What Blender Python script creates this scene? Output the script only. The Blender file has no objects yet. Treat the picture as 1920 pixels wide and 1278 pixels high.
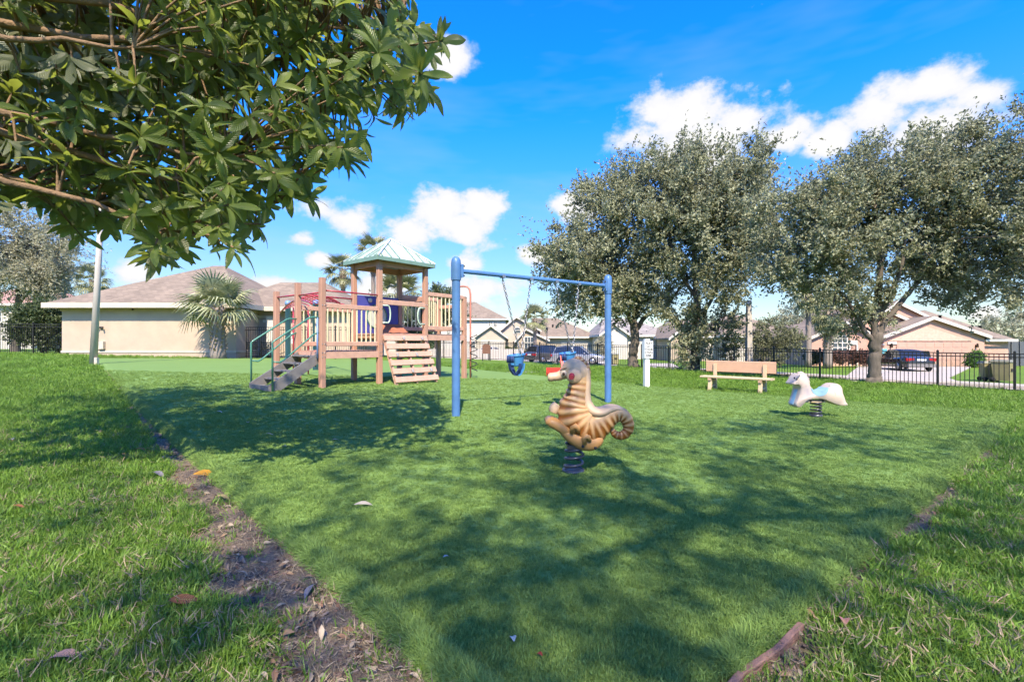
import bpy, bmesh, math, random
import numpy as np
from mathutils import Vector, Matrix, Euler

random.seed(7)
RNG = np.random.default_rng(11)
SC = bpy.context.scene
COL = SC.collection
R = math.radians

# ------------------------------------------------------------------ camera
EYE = 1.2
FPX = 900.0            # focal length in photo pixels (photo 1920 wide)
HOR = 642.0            # horizon row in the photo
cam_d = bpy.data.cameras.new('camera')
cam = bpy.data.objects.new('camera', cam_d)
COL.objects.link(cam)
cam.location = (0, 0, EYE)
cam.rotation_euler = (R(90), 0, 0)
cam_d.sensor_width = 36.0
cam_d.lens = 36.0 * FPX / 1920.0
cam_d.shift_y = (HOR - 639.0) / 1920.0
cam_d.clip_start = 0.05
cam_d.clip_end = 2000
SC.camera = cam

# ------------------------------------------------------------------ light
SUN_DIR = Vector((0.045, -0.66, 0.75)).normalized()      # towards the sun
SUN_EL = math.asin(SUN_DIR.z)
sun_d = bpy.data.lights.new('sun', 'SUN')
sun_d.energy = 2.0
sun_d.angle = R(0.53)
sun_d.color = (1.0, 0.91, 0.77)
sun = bpy.data.objects.new('sun', sun_d)
COL.objects.link(sun)
sun.rotation_euler = SUN_DIR.to_track_quat('Z', 'Y').to_euler()

GOFF = (5.5, 5.1, 8.2)
SKY_STRENGTH = 0.15
EXPOSURE = 2.24
SC.view_settings.view_transform = 'Standard'
SC.view_settings.look = 'None'
SC.view_settings.gamma = 1.0
SC.view_settings.use_curve_mapping = False
SC.view_settings.exposure = EXPOSURE
SC.view_settings.use_white_balance = True      # balanced for sun plus blue sky, as the camera was
SC.view_settings.white_balance_temperature = 6950
SC.render.engine = 'CYCLES'
SC.cycles.use_denoising = True
SC.cycles.use_adaptive_sampling = True
SC.cycles.adaptive_threshold = 0.025
SC.cycles.use_light_tree = False
SC.cycles.max_bounces = 5
SC.cycles.diffuse_bounces = 2
SC.cycles.glossy_bounces = 3
SC.cycles.transmission_bounces = 3
SC.cycles.transparent_max_bounces = 8
SC.cycles.caustics_reflective = False
SC.cycles.caustics_refractive = False


def build_world():
    w = bpy.data.worlds.new('World')
    SC.world = w
    w.use_nodes = True
    w.cycles.sampling_method = 'MANUAL'
    w.cycles.sample_map_resolution = 512
    nt = w.node_tree
    N, L = nt.nodes, nt.links
    N.clear()
    out = N.new('ShaderNodeOutputWorld')
    bg = N.new('ShaderNodeBackground')
    bg.inputs['Strength'].default_value = SKY_STRENGTH
    L.new(bg.outputs[0], out.inputs[0])
    sky = N.new('ShaderNodeTexSky')
    sky.sky_type = 'NISHITA'
    sky.sun_disc = False
    sky.sun_elevation = SUN_EL
    sky.sun_rotation = math.atan2(SUN_DIR.x, SUN_DIR.y)
    sky.altitude = 10
    sky.air_density = 1.0
    sky.dust_density = 0.25
    sky.ozone_density = 4.0
    hs = N.new('ShaderNodeHueSaturation')
    hs.inputs['Hue'].default_value = 0.519
    hs.inputs['Saturation'].default_value = 1.42
    hs.inputs['Value'].default_value = 0.76
    L.new(sky.outputs[0], hs.inputs['Color'])
    tc = N.new('ShaderNodeTexCoord')
    sep = N.new('ShaderNodeSeparateXYZ')
    L.new(tc.outputs['Generated'], sep.inputs[0])

    def M(op, a, b=None, c=None):
        n = N.new('ShaderNodeMath')
        n.operation = op
        for i, v in enumerate((a, b, c)):
            if v is None:
                continue
            if isinstance(v, (int, float)):
                n.inputs[i].default_value = v
            else:
                L.new(v, n.inputs[i])
        return n.outputs[0]
    az = M('ARCTAN2', sep.outputs[0], sep.outputs[1])
    el = M('ARCSINE', sep.outputs[2])
    comb = N.new('ShaderNodeCombineXYZ')
    L.new(az, comb.inputs[0])
    L.new(M('MULTIPLY', el, 1.7), comb.inputs[1])
    clouds = [(1280, 215, 85, 55), (1212, 262, 62, 34), (1392, 222, 82, 48), (1462, 255, 62, 34), (1330, 268, 155, 34),
              (1560, 262, 66, 26), (1730, 165, 76, 60), (1652, 222, 85, 38), (1838, 182, 62, 32), (1750, 235, 160, 42),
              (820, 398, 72, 34), (905, 390, 52, 30), (778, 438, 78, 28), (860, 425, 80, 20), (655, 412, 60, 26),
              (605, 388, 42, 34), (570, 447, 32, 15), (835, 115, 36, 38), (250, 512, 56, 24),
              (905, 545, 70, 34), (870, 492, 48, 18), (1005, 478, 36, 20), (600, 488, 34, 18), (520, 545, 60, 26),
              (720, 545, 90, 24), (1075, 385, 70, 12), (1845, 590, 40, 10), (2150, 240, 150, 70),
              (-350, 300, 160, 70)]
    f = None
    for (px, py, rx, ry) in clouds:
        a0 = math.atan((px - 960) / FPX)
        e0 = math.atan((HOR - py) / FPX * math.cos(a0))
        rr = 1.4 * (rx * math.cos(a0) + 1.7 * ry) * 0.5 / FPX * math.cos(a0)
        dn = N.new('ShaderNodeVectorMath')
        dn.operation = 'DISTANCE'
        L.new(comb.outputs[0], dn.inputs[0])
        dn.inputs[1].default_value = (a0, e0 * 1.7, 0)
        g = M('MULTIPLY_ADD', dn.outputs['Value'], -1 / rr, 1.0)
        f = g if f is None else M('MAXIMUM', f, g)

    def noise(scale, detail, rough, off=(0, 0, 0), sc=(1, 1, 1)):
        mp = N.new('ShaderNodeMapping')
        mp.inputs['Location'].default_value = off
        mp.inputs['Scale'].default_value = sc
        L.new(tc.outputs['Generated'], mp.inputs[0])
        n = N.new('ShaderNodeTexNoise')
        n.inputs['Scale'].default_value = scale
        n.inputs['Detail'].default_value = detail
        n.inputs['Roughness'].default_value = rough
        L.new(mp.outputs[0], n.inputs['Vector'])
        return n.outputs['Fac']
    n1 = noise(13, 7, 0.6, sc=(1, 1, 1.4))
    n2 = noise(2.6, 3, 0.5, off=GOFF, sc=(1, 1, 2.6))
    gen = M('MULTIPLY', M('SUBTRACT', n2, 0.60), 3.2)           # scattered cumulus all round
    f2 = M('MAXIMUM', M('MAXIMUM', f, -1.5), gen)
    dens = M('ADD', f2, M('MULTIPLY', M('SUBTRACT', n1, 0.5), 2.1))
    mr = N.new('ShaderNodeMapRange')
    mr.interpolation_type = 'SMOOTHSTEP'
    mr.inputs['From Min'].default_value = 0.10
    mr.inputs['From Max'].default_value = 0.66
    L.new(dens, mr.inputs['Value'])
    # thin streaky cirrus and bright haze low down
    n3 = noise(3.0, 4, 0.6, off=(0.3, 5, 1), sc=(0.7, 0.7, 3.0))
    wisp = N.new('ShaderNodeMapRange')
    wisp.inputs['From Min'].default_value = 0.48
    wisp.inputs['From Max'].default_value = 0.85
    wisp.inputs['To Max'].default_value = 0.22
    L.new(n3, wisp.inputs['Value'])
    haze = N.new('ShaderNodeMapRange')
    haze.inputs['From Min'].default_value = 0.30
    haze.inputs['From Max'].default_value = -0.02
    haze.inputs['To Max'].default_value = 0.2
    L.new(el, haze.inputs['Value'])
    alpha = M('MAXIMUM', mr.outputs[0], M('ADD', wisp.outputs[0], haze.outputs[0]))
    alpha = M('MINIMUM', alpha, 0.97)
    shade = N.new('ShaderNodeMapRange')
    shade.inputs['From Min'].default_value = 0.0
    shade.inputs['From Max'].default_value = 0.9
    L.new(dens, shade.inputs['Value'])
    cc = N.new('ShaderNodeMix')
    cc.data_type = 'RGBA'
    L.new(shade.outputs[0], cc.inputs['Factor'])
    cc.inputs['A'].default_value = (1.08, 1.18, 1.38, 1)
    cc.inputs['B'].default_value = (1.46, 1.48, 1.51, 1)
    mx = N.new('ShaderNodeMix')
    mx.data_type = 'RGBA'
    L.new(alpha, mx.inputs['Factor'])
    dim = N.new('ShaderNodeMapRange')                   # clear dry air: the low sky is no brighter than the high sky
    dim.interpolation_type = 'SMOOTHSTEP'
    dim.inputs['From Min'].default_value = -0.05
    dim.inputs['From Max'].default_value = 0.50
    dim.inputs['To Min'].default_value = 0.26
    dim.inputs['To Max'].default_value = 1.0
    L.new(el, dim.inputs['Value'])
    dm = N.new('ShaderNodeMix')
    dm.data_type = 'RGBA'
    dm.blend_type = 'MULTIPLY'
    dm.inputs['Factor'].default_value = 1
    L.new(hs.outputs[0], dm.inputs['A'])
    L.new(dim.outputs[0], dm.inputs['B'])
    L.new(dm.outputs['Result'], mx.inputs['A'])
    L.new(cc.outputs['Result'], mx.inputs['B'])
    L.new(mx.outputs['Result'], bg.inputs['Color'])


build_world()


# ------------------------------------------------------------------ coordinates and terrain
def W(px, py, d):
    """the point seen at photo pixel px,py at depth d metres"""
    return Vector(((px - 960) / FPX * d, d, EYE - (py - HOR) / FPX * d))


def sst(t, a, b):
    t = np.clip((np.asarray(t, float) - a) / (b - a), 0, 1)
    return t * t * (3 - 2 * t)


FB = (7.3, 27.0)
N1 = (0.829, 0.559)
N2 = (0.507, 0.862)


def fs(x, y):
    s1 = (x - FB[0]) * N1[0] + (y - FB[1]) * N1[1]
    s2 = (x - FB[0]) * N2[0] + (y - FB[1]) * N2[1]
    return np.maximum(s1, s2)


STREET = -0.8


def tz(x, y):
    x = np.asarray(x, float)
    y = np.asarray(y, float)
    b = -0.0225 * np.clip(x, -26, 20) * sst(y, 5, 16)
    return b + (STREET - b) * sst(fs(x, y), 0.4, 2.6)


def surf(x, y):
    """walking surface: the turf carpet lies proud of the ground"""
    return float(tz(x, y)) + (TH + .008 if float(turf_in(x, y)) > 0 else 0.0)


def G(px, py, z=None):
    """ground point seen at pixel"""
    d = 8.0
    for _ in range(40):
        zz = z if z is not None else surf((px - 960) / FPX * d, d)
        d = 0.5 * d + 0.5 * FPX * (EYE - zz) / max(py - HOR, 1)
    return Vector(((px - 960) / FPX * d, d, zz))


# ------------------------------------------------------------------ materials
MATS = {}


def new_mat(name):
    m = bpy.data.materials.new(name)
    m.use_nodes = True
    nt = m.node_tree
    b = nt.nodes['Principled BSDF']
    return m, nt, b


def pmat(name, col, rough=0.6, var=0.12, scale=6.0, bump=0.0, bscale=80.0, metal=0.0, spec=0.4, dirt=0.0,
         dirtcol=(0.12, 0.10, 0.07), coords='Object', stretch=(1, 1, 1), coat=0.0, detail=6):
    """plain procedural surface: colour with mottling, optional grime and fine relief"""
    if name in MATS:
        return MATS[name]
    m, nt, b = new_mat(name)
    N, L = nt.nodes, nt.links
    tc = N.new('ShaderNodeTexCoord')
    mp = N.new('ShaderNodeMapping')
    mp.inputs['Scale'].default_value = stretch
    L.new(tc.outputs[coords], mp.inputs[0])
    n = N.new('ShaderNodeTexNoise')
    n.inputs['Scale'].default_value = scale
    n.inputs['Detail'].default_value = detail
    n.inputs['Roughness'].default_value = 0.6
    L.new(mp.outputs[0], n.inputs['Vector'])
    mr = N.new('ShaderNodeMapRange')
    mr.inputs['From Min'].default_value = 0.3
    mr.inputs['From Max'].default_value = 0.7
    mr.inputs['To Min'].default_value = 1 - var
    mr.inputs['To Max'].default_value = 1 + var
    L.new(n.outputs['Fac'], mr.inputs['Value'])
    mul = N.new('ShaderNodeMix')
    mul.data_type = 'RGBA'
    mul.blend_type = 'MULTIPLY'
    mul.inputs['Factor'].default_value = 1
    mul.inputs['A'].default_value = (*col, 1)
    L.new(mr.outputs[0], mul.inputs['B'])
    last = mul.outputs['Result']
    if dirt > 0:
        n2 = N.new('ShaderNodeTexNoise')
        n2.inputs['Scale'].default_value = scale * 0.35
        n2.inputs['Detail'].default_value = 9
        n2.inputs['Roughness'].default_value = 0.68
        L.new(mp.outputs[0], n2.inputs['Vector'])
        m2 = N.new('ShaderNodeMapRange')
        m2.inputs['From Min'].default_value = 0.5
        m2.inputs['From Max'].default_value = 0.78
        m2.inputs['To Max'].default_value = dirt
        L.new(n2.outputs['Fac'], m2.inputs['Value'])
        mx = N.new('ShaderNodeMix')
        mx.data_type = 'RGBA'
        L.new(m2.outputs[0], mx.inputs['Factor'])
        L.new(last, mx.inputs['A'])
        mx.inputs['B'].default_value = (*dirtcol, 1)
        last = mx.outputs['Result']
    L.new(last, b.inputs['Base Color'])
    b.inputs['Roughness'].default_value = rough
    b.inputs['Metallic'].default_value = metal
    b.inputs['Specular IOR Level'].default_value = spec
    b.inputs['Coat Weight'].default_value = coat
    if bump > 0:
        n3 = N.new('ShaderNodeTexNoise')
        n3.inputs['Scale'].default_value = bscale
        n3.inputs['Detail'].default_value = 5
        L.new(mp.outputs[0], n3.inputs['Vector'])
        bp = N.new('ShaderNodeBump')
        bp.inputs['Strength'].default_value = bump
        bp.inputs['Distance'].default_value = 0.02
        L.new(n3.outputs['Fac'], bp.inputs['Height'])
        L.new(bp.outputs[0], b.inputs['Normal'])
    MATS[name] = m
    return m


def leaf_mat(name, c1, c2, trans=0.3, tcol=None, rough=0.5, spec=0.4, under=None, veins=False, world_var=0.0):
    """foliage: colour per leaf, light passing through the blade"""
    if name in MATS:
        return MATS[name]
    m, nt, b = new_mat(name)
    N, L = nt.nodes, nt.links
    geo = N.new('ShaderNodeNewGeometry')
    oi = N.new('ShaderNodeObjectInfo')
    ad = N.new('ShaderNodeMath')
    ad.operation = 'ADD'
    L.new(geo.outputs['Random Per Island'], ad.inputs[0])
    L.new(oi.outputs['Random'], ad.inputs[1])
    fr = N.new('ShaderNodeMath')
    fr.operation = 'FRACT'
    L.new(ad.outputs[0], fr.inputs[0])
    mx = N.new('ShaderNodeMix')
    mx.data_type = 'RGBA'
    L.new(fr.outputs[0], mx.inputs['Factor'])
    mx.inputs['A'].default_value = (*c1, 1)
    mx.inputs['B'].default_value = (*c2, 1)
    last = mx.outputs['Result']
    if world_var > 0:
        nz = N.new('ShaderNodeTexNoise')
        nz.inputs['Scale'].default_value = 0.9
        nz.inputs['Detail'].default_value = 5
        L.new(geo.outputs['Position'], nz.inputs['Vector'])
        mr = N.new('ShaderNodeMapRange')
        mr.inputs['From Min'].default_value = 0.3
        mr.inputs['From Max'].default_value = 0.7
        mr.inputs['To Min'].default_value = 1 - world_var
        mr.inputs['To Max'].default_value = 1 + world_var
        L.new(nz.outputs['Fac'], mr.inputs['Value'])
        mm = N.new('ShaderNodeMix')
        mm.data_type = 'RGBA'
        mm.blend_type = 'MULTIPLY'
        mm.inputs['Factor'].default_value = 1
        L.new(last, mm.inputs['A'])
        L.new(mr.outputs[0], mm.inputs['B'])
        last = mm.outputs['Result']
    if veins:
        uv = N.new('ShaderNodeUVMap')
        sp = N.new('ShaderNodeSeparateXYZ')
        L.new(uv.outputs[0], sp.inputs[0])
        ab = N.new('ShaderNodeMath')
        ab.operation = 'ABSOLUTE'
        sb = N.new('ShaderNodeMath')
        sb.operation = 'SUBTRACT'
        L.new(sp.outputs[0], sb.inputs[0])
        sb.inputs[1].default_value = 0.5
        L.new(sb.outputs[0], ab.inputs[0])
        # slanted ribs: phase = v*14 - |u-.5|*5
        a1 = N.new('ShaderNodeMath')
        a1.operation = 'MULTIPLY'
        L.new(sp.outputs[1], a1.inputs[0])
        a1.inputs[1].default_value = 82
        a2 = N.new('ShaderNodeMath')
        a2.operation = 'MULTIPLY_ADD'
        L.new(ab.outputs[0], a2.inputs[0])
        a2.inputs[1].default_value = -26
        L.new(a1.outputs[0], a2.inputs[2])
        si = N.new('ShaderNodeMath')
        si.operation = 'SINE'
        L.new(a2.outputs[0], si.inputs[0])
        bp = N.new('ShaderNodeBump')
        bp.inputs['Strength'].default_value = 0.45
        bp.inputs['Distance'].default_value = 0.006
        L.new(si.outputs[0], bp.inputs['Height'])
        L.new(bp.outputs[0], b.inputs['Normal'])
        mid = N.new('ShaderNodeMapRange')
        mid.inputs['From Min'].default_value = 0.0
        mid.inputs['From Max'].default_value = 0.05
        mid.inputs['To Min'].default_value = 0.6
        mid.inputs['To Max'].default_value = 0.0
        L.new(ab.outputs[0], mid.inputs['Value'])
        mv = N.new('ShaderNodeMix')
        mv.data_type = 'RGBA'
        L.new(mid.outputs[0], mv.inputs['Factor'])
        L.new(last, mv.inputs['A'])
        mv.inputs['B'].default_value = (0.17, 0.2, 0.07, 1)
        last = mv.outputs['Result']
    if under:
        mu = N.new('ShaderNodeMix')
        mu.data_type = 'RGBA'
        L.new(geo.outputs['Backfacing'], mu.inputs['Factor'])
        L.new(last, mu.inputs['A'])
        mu.inputs['B'].default_value = (*under, 1)
        last = mu.outputs['Result']
    L.new(last, b.inputs['Base Color'])
    b.inputs['Roughness'].default_value = rough
    b.inputs['Specular IOR Level'].default_value = spec
    if trans > 0:
        tr = N.new('ShaderNodeBsdfTranslucent')
        if tcol is None:
            L.new(last, tr.inputs['Color'])
        else:
            tr.inputs['Color'].default_value = (*tcol, 1)
        ms = N.new('ShaderNodeMixShader')
        ms.inputs[0].default_value = trans
        L.new(b.outputs[0], ms.inputs[1])
        L.new(tr.outputs[0], ms.inputs[2])
        L.new(ms.outputs[0], nt.nodes['Material Output'].inputs['Surface'])
    MATS[name] = m
    return m


def glass_mat(name, col=(0.03, 0.04, 0.05), rough=0.05):
    return pmat(name, col, rough=rough, var=0.25, scale=1.5, spec=0.9)


# ------------------------------------------------------------------ objects
OFF = {}


def link(o):
    COL.objects.link(o)
    return o


def tag(o, label=None, cat=None, group=None, kind=None):
    if label:
        o['label'] = label
    if cat:
        o['category'] = cat
    if group:
        o['group'] = group
    if kind:
        o['kind'] = kind
    return o


def thing(name, loc, label, cat, group=None):
    o = bpy.data.objects.new(name, None)
    o.empty_display_size = 0.2
    o.location = loc
    link(o)
    OFF[o.name] = Vector(loc)
    return tag(o, label, cat, group)


def adopt(o, parent):
    o.parent = parent
    return o


def basis(z, hint=Vector((0, 0, 1))):
    z = z.normalized()
    x = hint.cross(z)
    if x.length < 1e-4:
        x = Vector((1, 0, 0)).cross(z)
    x.normalize()
    return x, z.cross(x), z


class MB:
    """collects shapes given in world coordinates, becomes one mesh object"""

    def __init__(s):
        s.v, s.f, s.sm = [], [], []

    def add(s, vs, fs_, smooth=False):
        k = len(s.v)
        s.v += [Vector(p) for p in vs]
        for q in fs_:
            s.f.append([k + i for i in q])
            s.sm.append(smooth)
        return s

    def hexa(s, p):
        return s.add(p, [(3, 2, 1, 0), (4, 5, 6, 7), (0, 1, 5, 4), (1, 2, 6, 5), (2, 3, 7, 6), (3, 0, 4, 7)])

    def box(s, lo, hi):
        a, b = lo, hi
        return s.hexa([(a[0], a[1], a[2]), (b[0], a[1], a[2]), (b[0], b[1], a[2]), (a[0], b[1], a[2]),
                       (a[0], a[1], b[2]), (b[0], a[1], b[2]), (b[0], b[1], b[2]), (a[0], b[1], b[2])])

    def bar(s, p0, p1, w, h, hint=Vector((0, 0, 1)), ch=0.0):
        """box along p0-p1, w across, h along the hint; ch chamfers its long edges"""
        p0, p1 = Vector(p0), Vector(p1)
        x, y, z = basis(p1 - p0, hint)
        w, h = w / 2, h / 2
        if ch <= 0:
            c = [(-w, -h), (w, -h), (w, h), (-w, h)]
        else:
            c = [(-w + ch, -h), (w - ch, -h), (w, -h + ch), (w, h - ch), (w - ch, h), (-w + ch, h), (-w, h - ch), (-w, -h + ch)]
        n = len(c)
        vs = [p0 + x * a + y * b for a, b in c] + [p1 + x * a + y * b for a, b in c]
        f = [tuple(range(n))[::-1], tuple(range(n, 2 * n))]
        f += [(i, (i + 1) % n, n + (i + 1) % n, n + i) for i in range(n)]
        return s.add(vs, f)

    def tube(s, pts, r, n=10, caps=True, smooth=True):
        pts = [Vector(p) for p in pts]
        rs = r if isinstance(r, (list, tuple)) else [r] * len(pts)
        vs, f = [], []
        x = None
        for i, p in enumerate(pts):
            t = pts[min(i + 1, len(pts) - 1)] - pts[max(i - 1, 0)]
            if t.length < 1e-9:
                t = Vector((0, 0, 1))
            t.normalize()
            if x is None:
                x = basis(t)[0]
            else:
                x = (x - t * x.dot(t))
                if x.length < 1e-6:
                    x = basis(t)[0]
                x.normalize()
            y = t.cross(x)
            for k in range(n):
                a = 2 * math.pi * k / n
                vs.append(p + (x * math.cos(a) + y * math.sin(a)) * rs[i])
        for i in range(len(pts) - 1):
            for k in range(n):
                f.append((i * n + k, i * n + (k + 1) % n, (i + 1) * n + (k + 1) % n, (i + 1) * n + k))
        s.add(vs, f, smooth)
        if caps:
            k0 = len(s.v) - len(vs)
            s.f.append([k0 + i for i in range(n)][::-1])
            s.f.append([k0 + (len(pts) - 1) * n + i for i in range(n)])
            s.sm += [False, False]
        return s

    def lathe(s, c, prof, n=20, axis=Vector((0, 0, 1)), smooth=True):
        """prof: (radius, height) pairs about the axis through c"""
        c = Vector(c)
        x, y, z = basis(Vector(axis), Vector((0, 1, 0)) if abs(Vector(axis).normalized().y) < 0.9 else Vector((0, 0, 1)))
        vs, f = [], []
        for r, h in prof:
            for k in range(n):
                a = 2 * math.pi * k / n
                vs.append(c + z * h + (x * math.cos(a) + y * math.sin(a)) * r)
        for i in range(len(prof) - 1):
            for k in range(n):
                f.append((i * n + k, i * n + (k + 1) % n, (i + 1) * n + (k + 1) % n, (i + 1) * n + k))
        f.append(tuple(range(n))[::-1])
        f.append(tuple((len(prof) - 1) * n + k for k in range(n)))
        return s.add(vs, f, smooth)

    def ball(s, c, r, n=14, m=8):
        rr = r if isinstance(r, (tuple, list)) else (r, r, r)
        c = Vector(c)
        vs = [c + Vector((0, 0, -rr[2]))]
        for i in range(1, m):
            t = math.pi * i / m
            for k in range(n):
                a = 2 * math.pi * k / n
                vs.append(c + Vector((rr[0] * math.sin(t) * math.cos(a), rr[1] * math.sin(t) * math.sin(a), -rr[2] * math.cos(t))))
        vs.append(c + Vector((0, 0, rr[2])))
        f = [(0, 1 + (k + 1) % n, 1 + k) for k in range(n)]
        for i in range(m - 2):
            for k in range(n):
                f.append((1 + i * n + k, 1 + i * n + (k + 1) % n, 1 + (i + 1) * n + (k + 1) % n, 1 + (i + 1) * n + k))
        e = len(vs) - 1
        b = 1 + (m - 2) * n
        f += [(b + k, b + (k + 1) % n, e) for k in range(n)]
        return s.add(vs, f, True)

    def prism(s, poly, vec):
        """polygon (world points) pushed along vec"""
        poly = [Vector(p) for p in poly]
        vec = Vector(vec)
        n = len(poly)
        vs = poly + [p + vec for p in poly]
        f = [tuple(range(n))[::-1], tuple(range(n, 2 * n))] + [(i, (i + 1) % n, n + (i + 1) % n, n + i) for i in range(n)]
        return s.add(vs, f)

    def loft(s, rings, caps=True, smooth=True):
        n = len(rings[0])
        vs = [p for r_ in rings for p in r_]
        f = []
        for i in range(len(rings) - 1):
            for k in range(n):
                f.append((i * n + k, i * n + (k + 1) % n, (i + 1) * n + (k + 1) % n, (i + 1) * n + k))
        s.add(vs, f, smooth)
        if caps:
            k0 = len(s.v) - len(vs)
            s.f += [[k0 + k for k in range(n)][::-1], [k0 + (len(rings) - 1) * n + k for k in range(n)]]
            s.sm += [False, False]
        return s

    def build(s, name, mat, parent=None, label=None, angle=None, fix=True):
        off = OFF.get(parent.name, Vector()) if parent else Vector()
        me = bpy.data.meshes.new(name)
        me.from_pydata([p - off for p in s.v], [], s.f)
        me.polygons.foreach_set('use_smooth', s.sm)
        if fix:
            bm = bmesh.new()
            bm.from_mesh(me)
            bmesh.ops.recalc_face_normals(bm, faces=bm.faces)
            bm.to_mesh(me)
            bm.free()
        if angle:
            me.set_sharp_from_angle(angle=R(angle))
        me.materials.append(mat)
        o = link(bpy.data.objects.new(name, me))
        if parent:
            o.parent = parent
            OFF[o.name] = off
        if label:
            o['label'] = label
        return o


def share(name, me, parent, loc, rot=None, scale=None, mat4=None):
    """another object of an existing mesh under parent; loc in world coordinates"""
    o = link(bpy.data.objects.new(name, me))
    if parent:
        o.parent = parent
    off = OFF.get(parent.name, Vector()) if parent else Vector()
    if mat4 is not None:
        o.matrix_local = Matrix.Translation(-off) @ mat4
    else:
        o.location = Vector(loc) - off
        if rot:
            o.rotation_euler = rot
        if scale:
            o.scale = scale
    return o


def np_mesh(name, v, f, mat, uv=None, smooth=True):
    """v (n,3) array, f (m,k) index array"""
    me = bpy.data.meshes.new(name)
    m, k = f.shape
    me.vertices.add(len(v))
    me.vertices.foreach_set('co', np.ascontiguousarray(v, np.float32).ravel())
    me.loops.add(m * k)
    me.loops.foreach_set('vertex_index', f.astype(np.int32).ravel())
    me.polygons.add(m)
    me.polygons.foreach_set('loop_start', np.arange(0, m * k, k, dtype=np.int32))
    if uv is not None:
        ul = me.uv_layers.new(name='UVMap')
        ul.data.foreach_set('uv', np.ascontiguousarray(uv[f.ravel()], np.float32).ravel())
    me.polygons.foreach_set('use_smooth', np.full(m, smooth))
    me.update(calc_edges=True)
    me.materials.append(mat)
    return me


def unit(a):
    return a / np.maximum(np.linalg.norm(a, axis=-1, keepdims=True), 1e-9)


# scatter: points with rotation and scale, instanced by one shared geometry-node set-up
def scatter(name, pts, rot, scl, protos, kind_label=None):
    src = bpy.data.collections.new(name + '_source')
    for p in protos:
        src.objects.link(p)
    me = bpy.data.meshes.new(name)
    me.vertices.add(len(pts))
    me.vertices.foreach_set('co', np.ascontiguousarray(pts, np.float32).ravel())
    a = me.attributes.new('rot', 'FLOAT_VECTOR', 'POINT')
    a.data.foreach_set('vector', np.ascontiguousarray(rot, np.float32).ravel())
    a = me.attributes.new('scl', 'FLOAT', 'POINT')
    a.data.foreach_set('value', np.ascontiguousarray(scl, np.float32))
    a = me.attributes.new('pick', 'INT', 'POINT')
    a.data.foreach_set('value', RNG.integers(0, len(protos), len(pts)).astype(np.int32))
    o = link(bpy.data.objects.new(name, me))
    ng = bpy.data.node_groups.new(name, 'GeometryNodeTree')
    ng.interface.new_socket('Geometry', in_out='INPUT', socket_type='NodeSocketGeometry')
    ng.interface.new_socket('Geometry', in_out='OUTPUT', socket_type='NodeSocketGeometry')
    N, L = ng.nodes, ng.links
    gi, go = N.new('NodeGroupInput'), N.new('NodeGroupOutput')
    iop = N.new('GeometryNodeInstanceOnPoints')
    ci = N.new('GeometryNodeCollectionInfo')
    ci.inputs['Collection'].default_value = src
    ci.inputs['Separate Children'].default_value = True
    ci.inputs['Reset Children'].default_value = True
    L.new(gi.outputs[0], iop.inputs['Points'])
    L.new(ci.outputs[0], iop.inputs['Instance'])
    iop.inputs['Pick Instance'].default_value = True

    def named(nm, ty):
        n = N.new('GeometryNodeInputNamedAttribute')
        n.data_type = ty
        n.inputs['Name'].default_value = nm
        return n.outputs['Attribute']
    L.new(named('pick', 'INT'), iop.inputs['Instance Index'])
    e2r = N.new('FunctionNodeEulerToRotation')
    L.new(named('rot', 'FLOAT_VECTOR'), e2r.inputs[0])
    L.new(e2r.outputs[0], iop.inputs['Rotation'])
    L.new(named('scl', 'FLOAT'), iop.inputs['Scale'])
    L.new(iop.outputs[0], go.inputs[0])
    md = o.modifiers.new('scatter', 'NODES')
    md.node_group = ng
    o['kind'] = 'stuff'
    if kind_label:
        o['label'] = kind_label
    return o


# ================================================================== THE GROUND
def ground_mat(name, c1, c2, c3, fine=120.0, mid=2.2, bump=0.6, rough=0.85):
    """grass-like sheet: three tones mixed by patches and by fine blades"""
    m, nt, b = new_mat(name)
    N, L = nt.nodes, nt.links
    geo = N.new('ShaderNodeNewGeometry')

    def noise(sc, det, ro=0.6):
        n = N.new('ShaderNodeTexNoise')
        n.inputs['Scale'].default_value = sc
        n.inputs['Detail'].default_value = det
        n.inputs['Roughness'].default_value = ro
        L.new(geo.outputs['Position'], n.inputs['Vector'])
        return n.outputs['Fac']

    def mixc(fac, a, bcol, lo, hi):
        mr = N.new('ShaderNodeMapRange')
        mr.inputs['From Min'].default_value = lo
        mr.inputs['From Max'].default_value = hi
        L.new(fac, mr.inputs['Value'])
        mx = N.new('ShaderNodeMix')
        mx.data_type = 'RGBA'
        L.new(mr.outputs[0], mx.inputs['Factor'])
        if isinstance(a, tuple):
            mx.inputs['A'].default_value = (*a, 1)
        else:
            L.new(a, mx.inputs['A'])
        mx.inputs['B'].default_value = (*bcol, 1)
        return mx.outputs['Result']
    c = mixc(noise(mid, 7), c1, c2, 0.35, 0.68)
    c = mixc(noise(fine, 4, 0.7), c, c3, 0.45, 0.75)
    L.new(c, b.inputs['Base Color'])
    b.inputs['Roughness'].default_value = rough
    b.inputs['Specular IOR Level'].default_value = 0.15
    bp = N.new('ShaderNodeBump')
    bp.inputs['Strength'].default_value = bump
    bp.inputs['Distance'].default_value = 0.03
    L.new(noise(fine * 0.7, 6, 0.75), bp.inputs['Height'])
    L.new(bp.outputs[0], b.inputs['Normal'])
    MATS[name] = m
    return m


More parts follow.
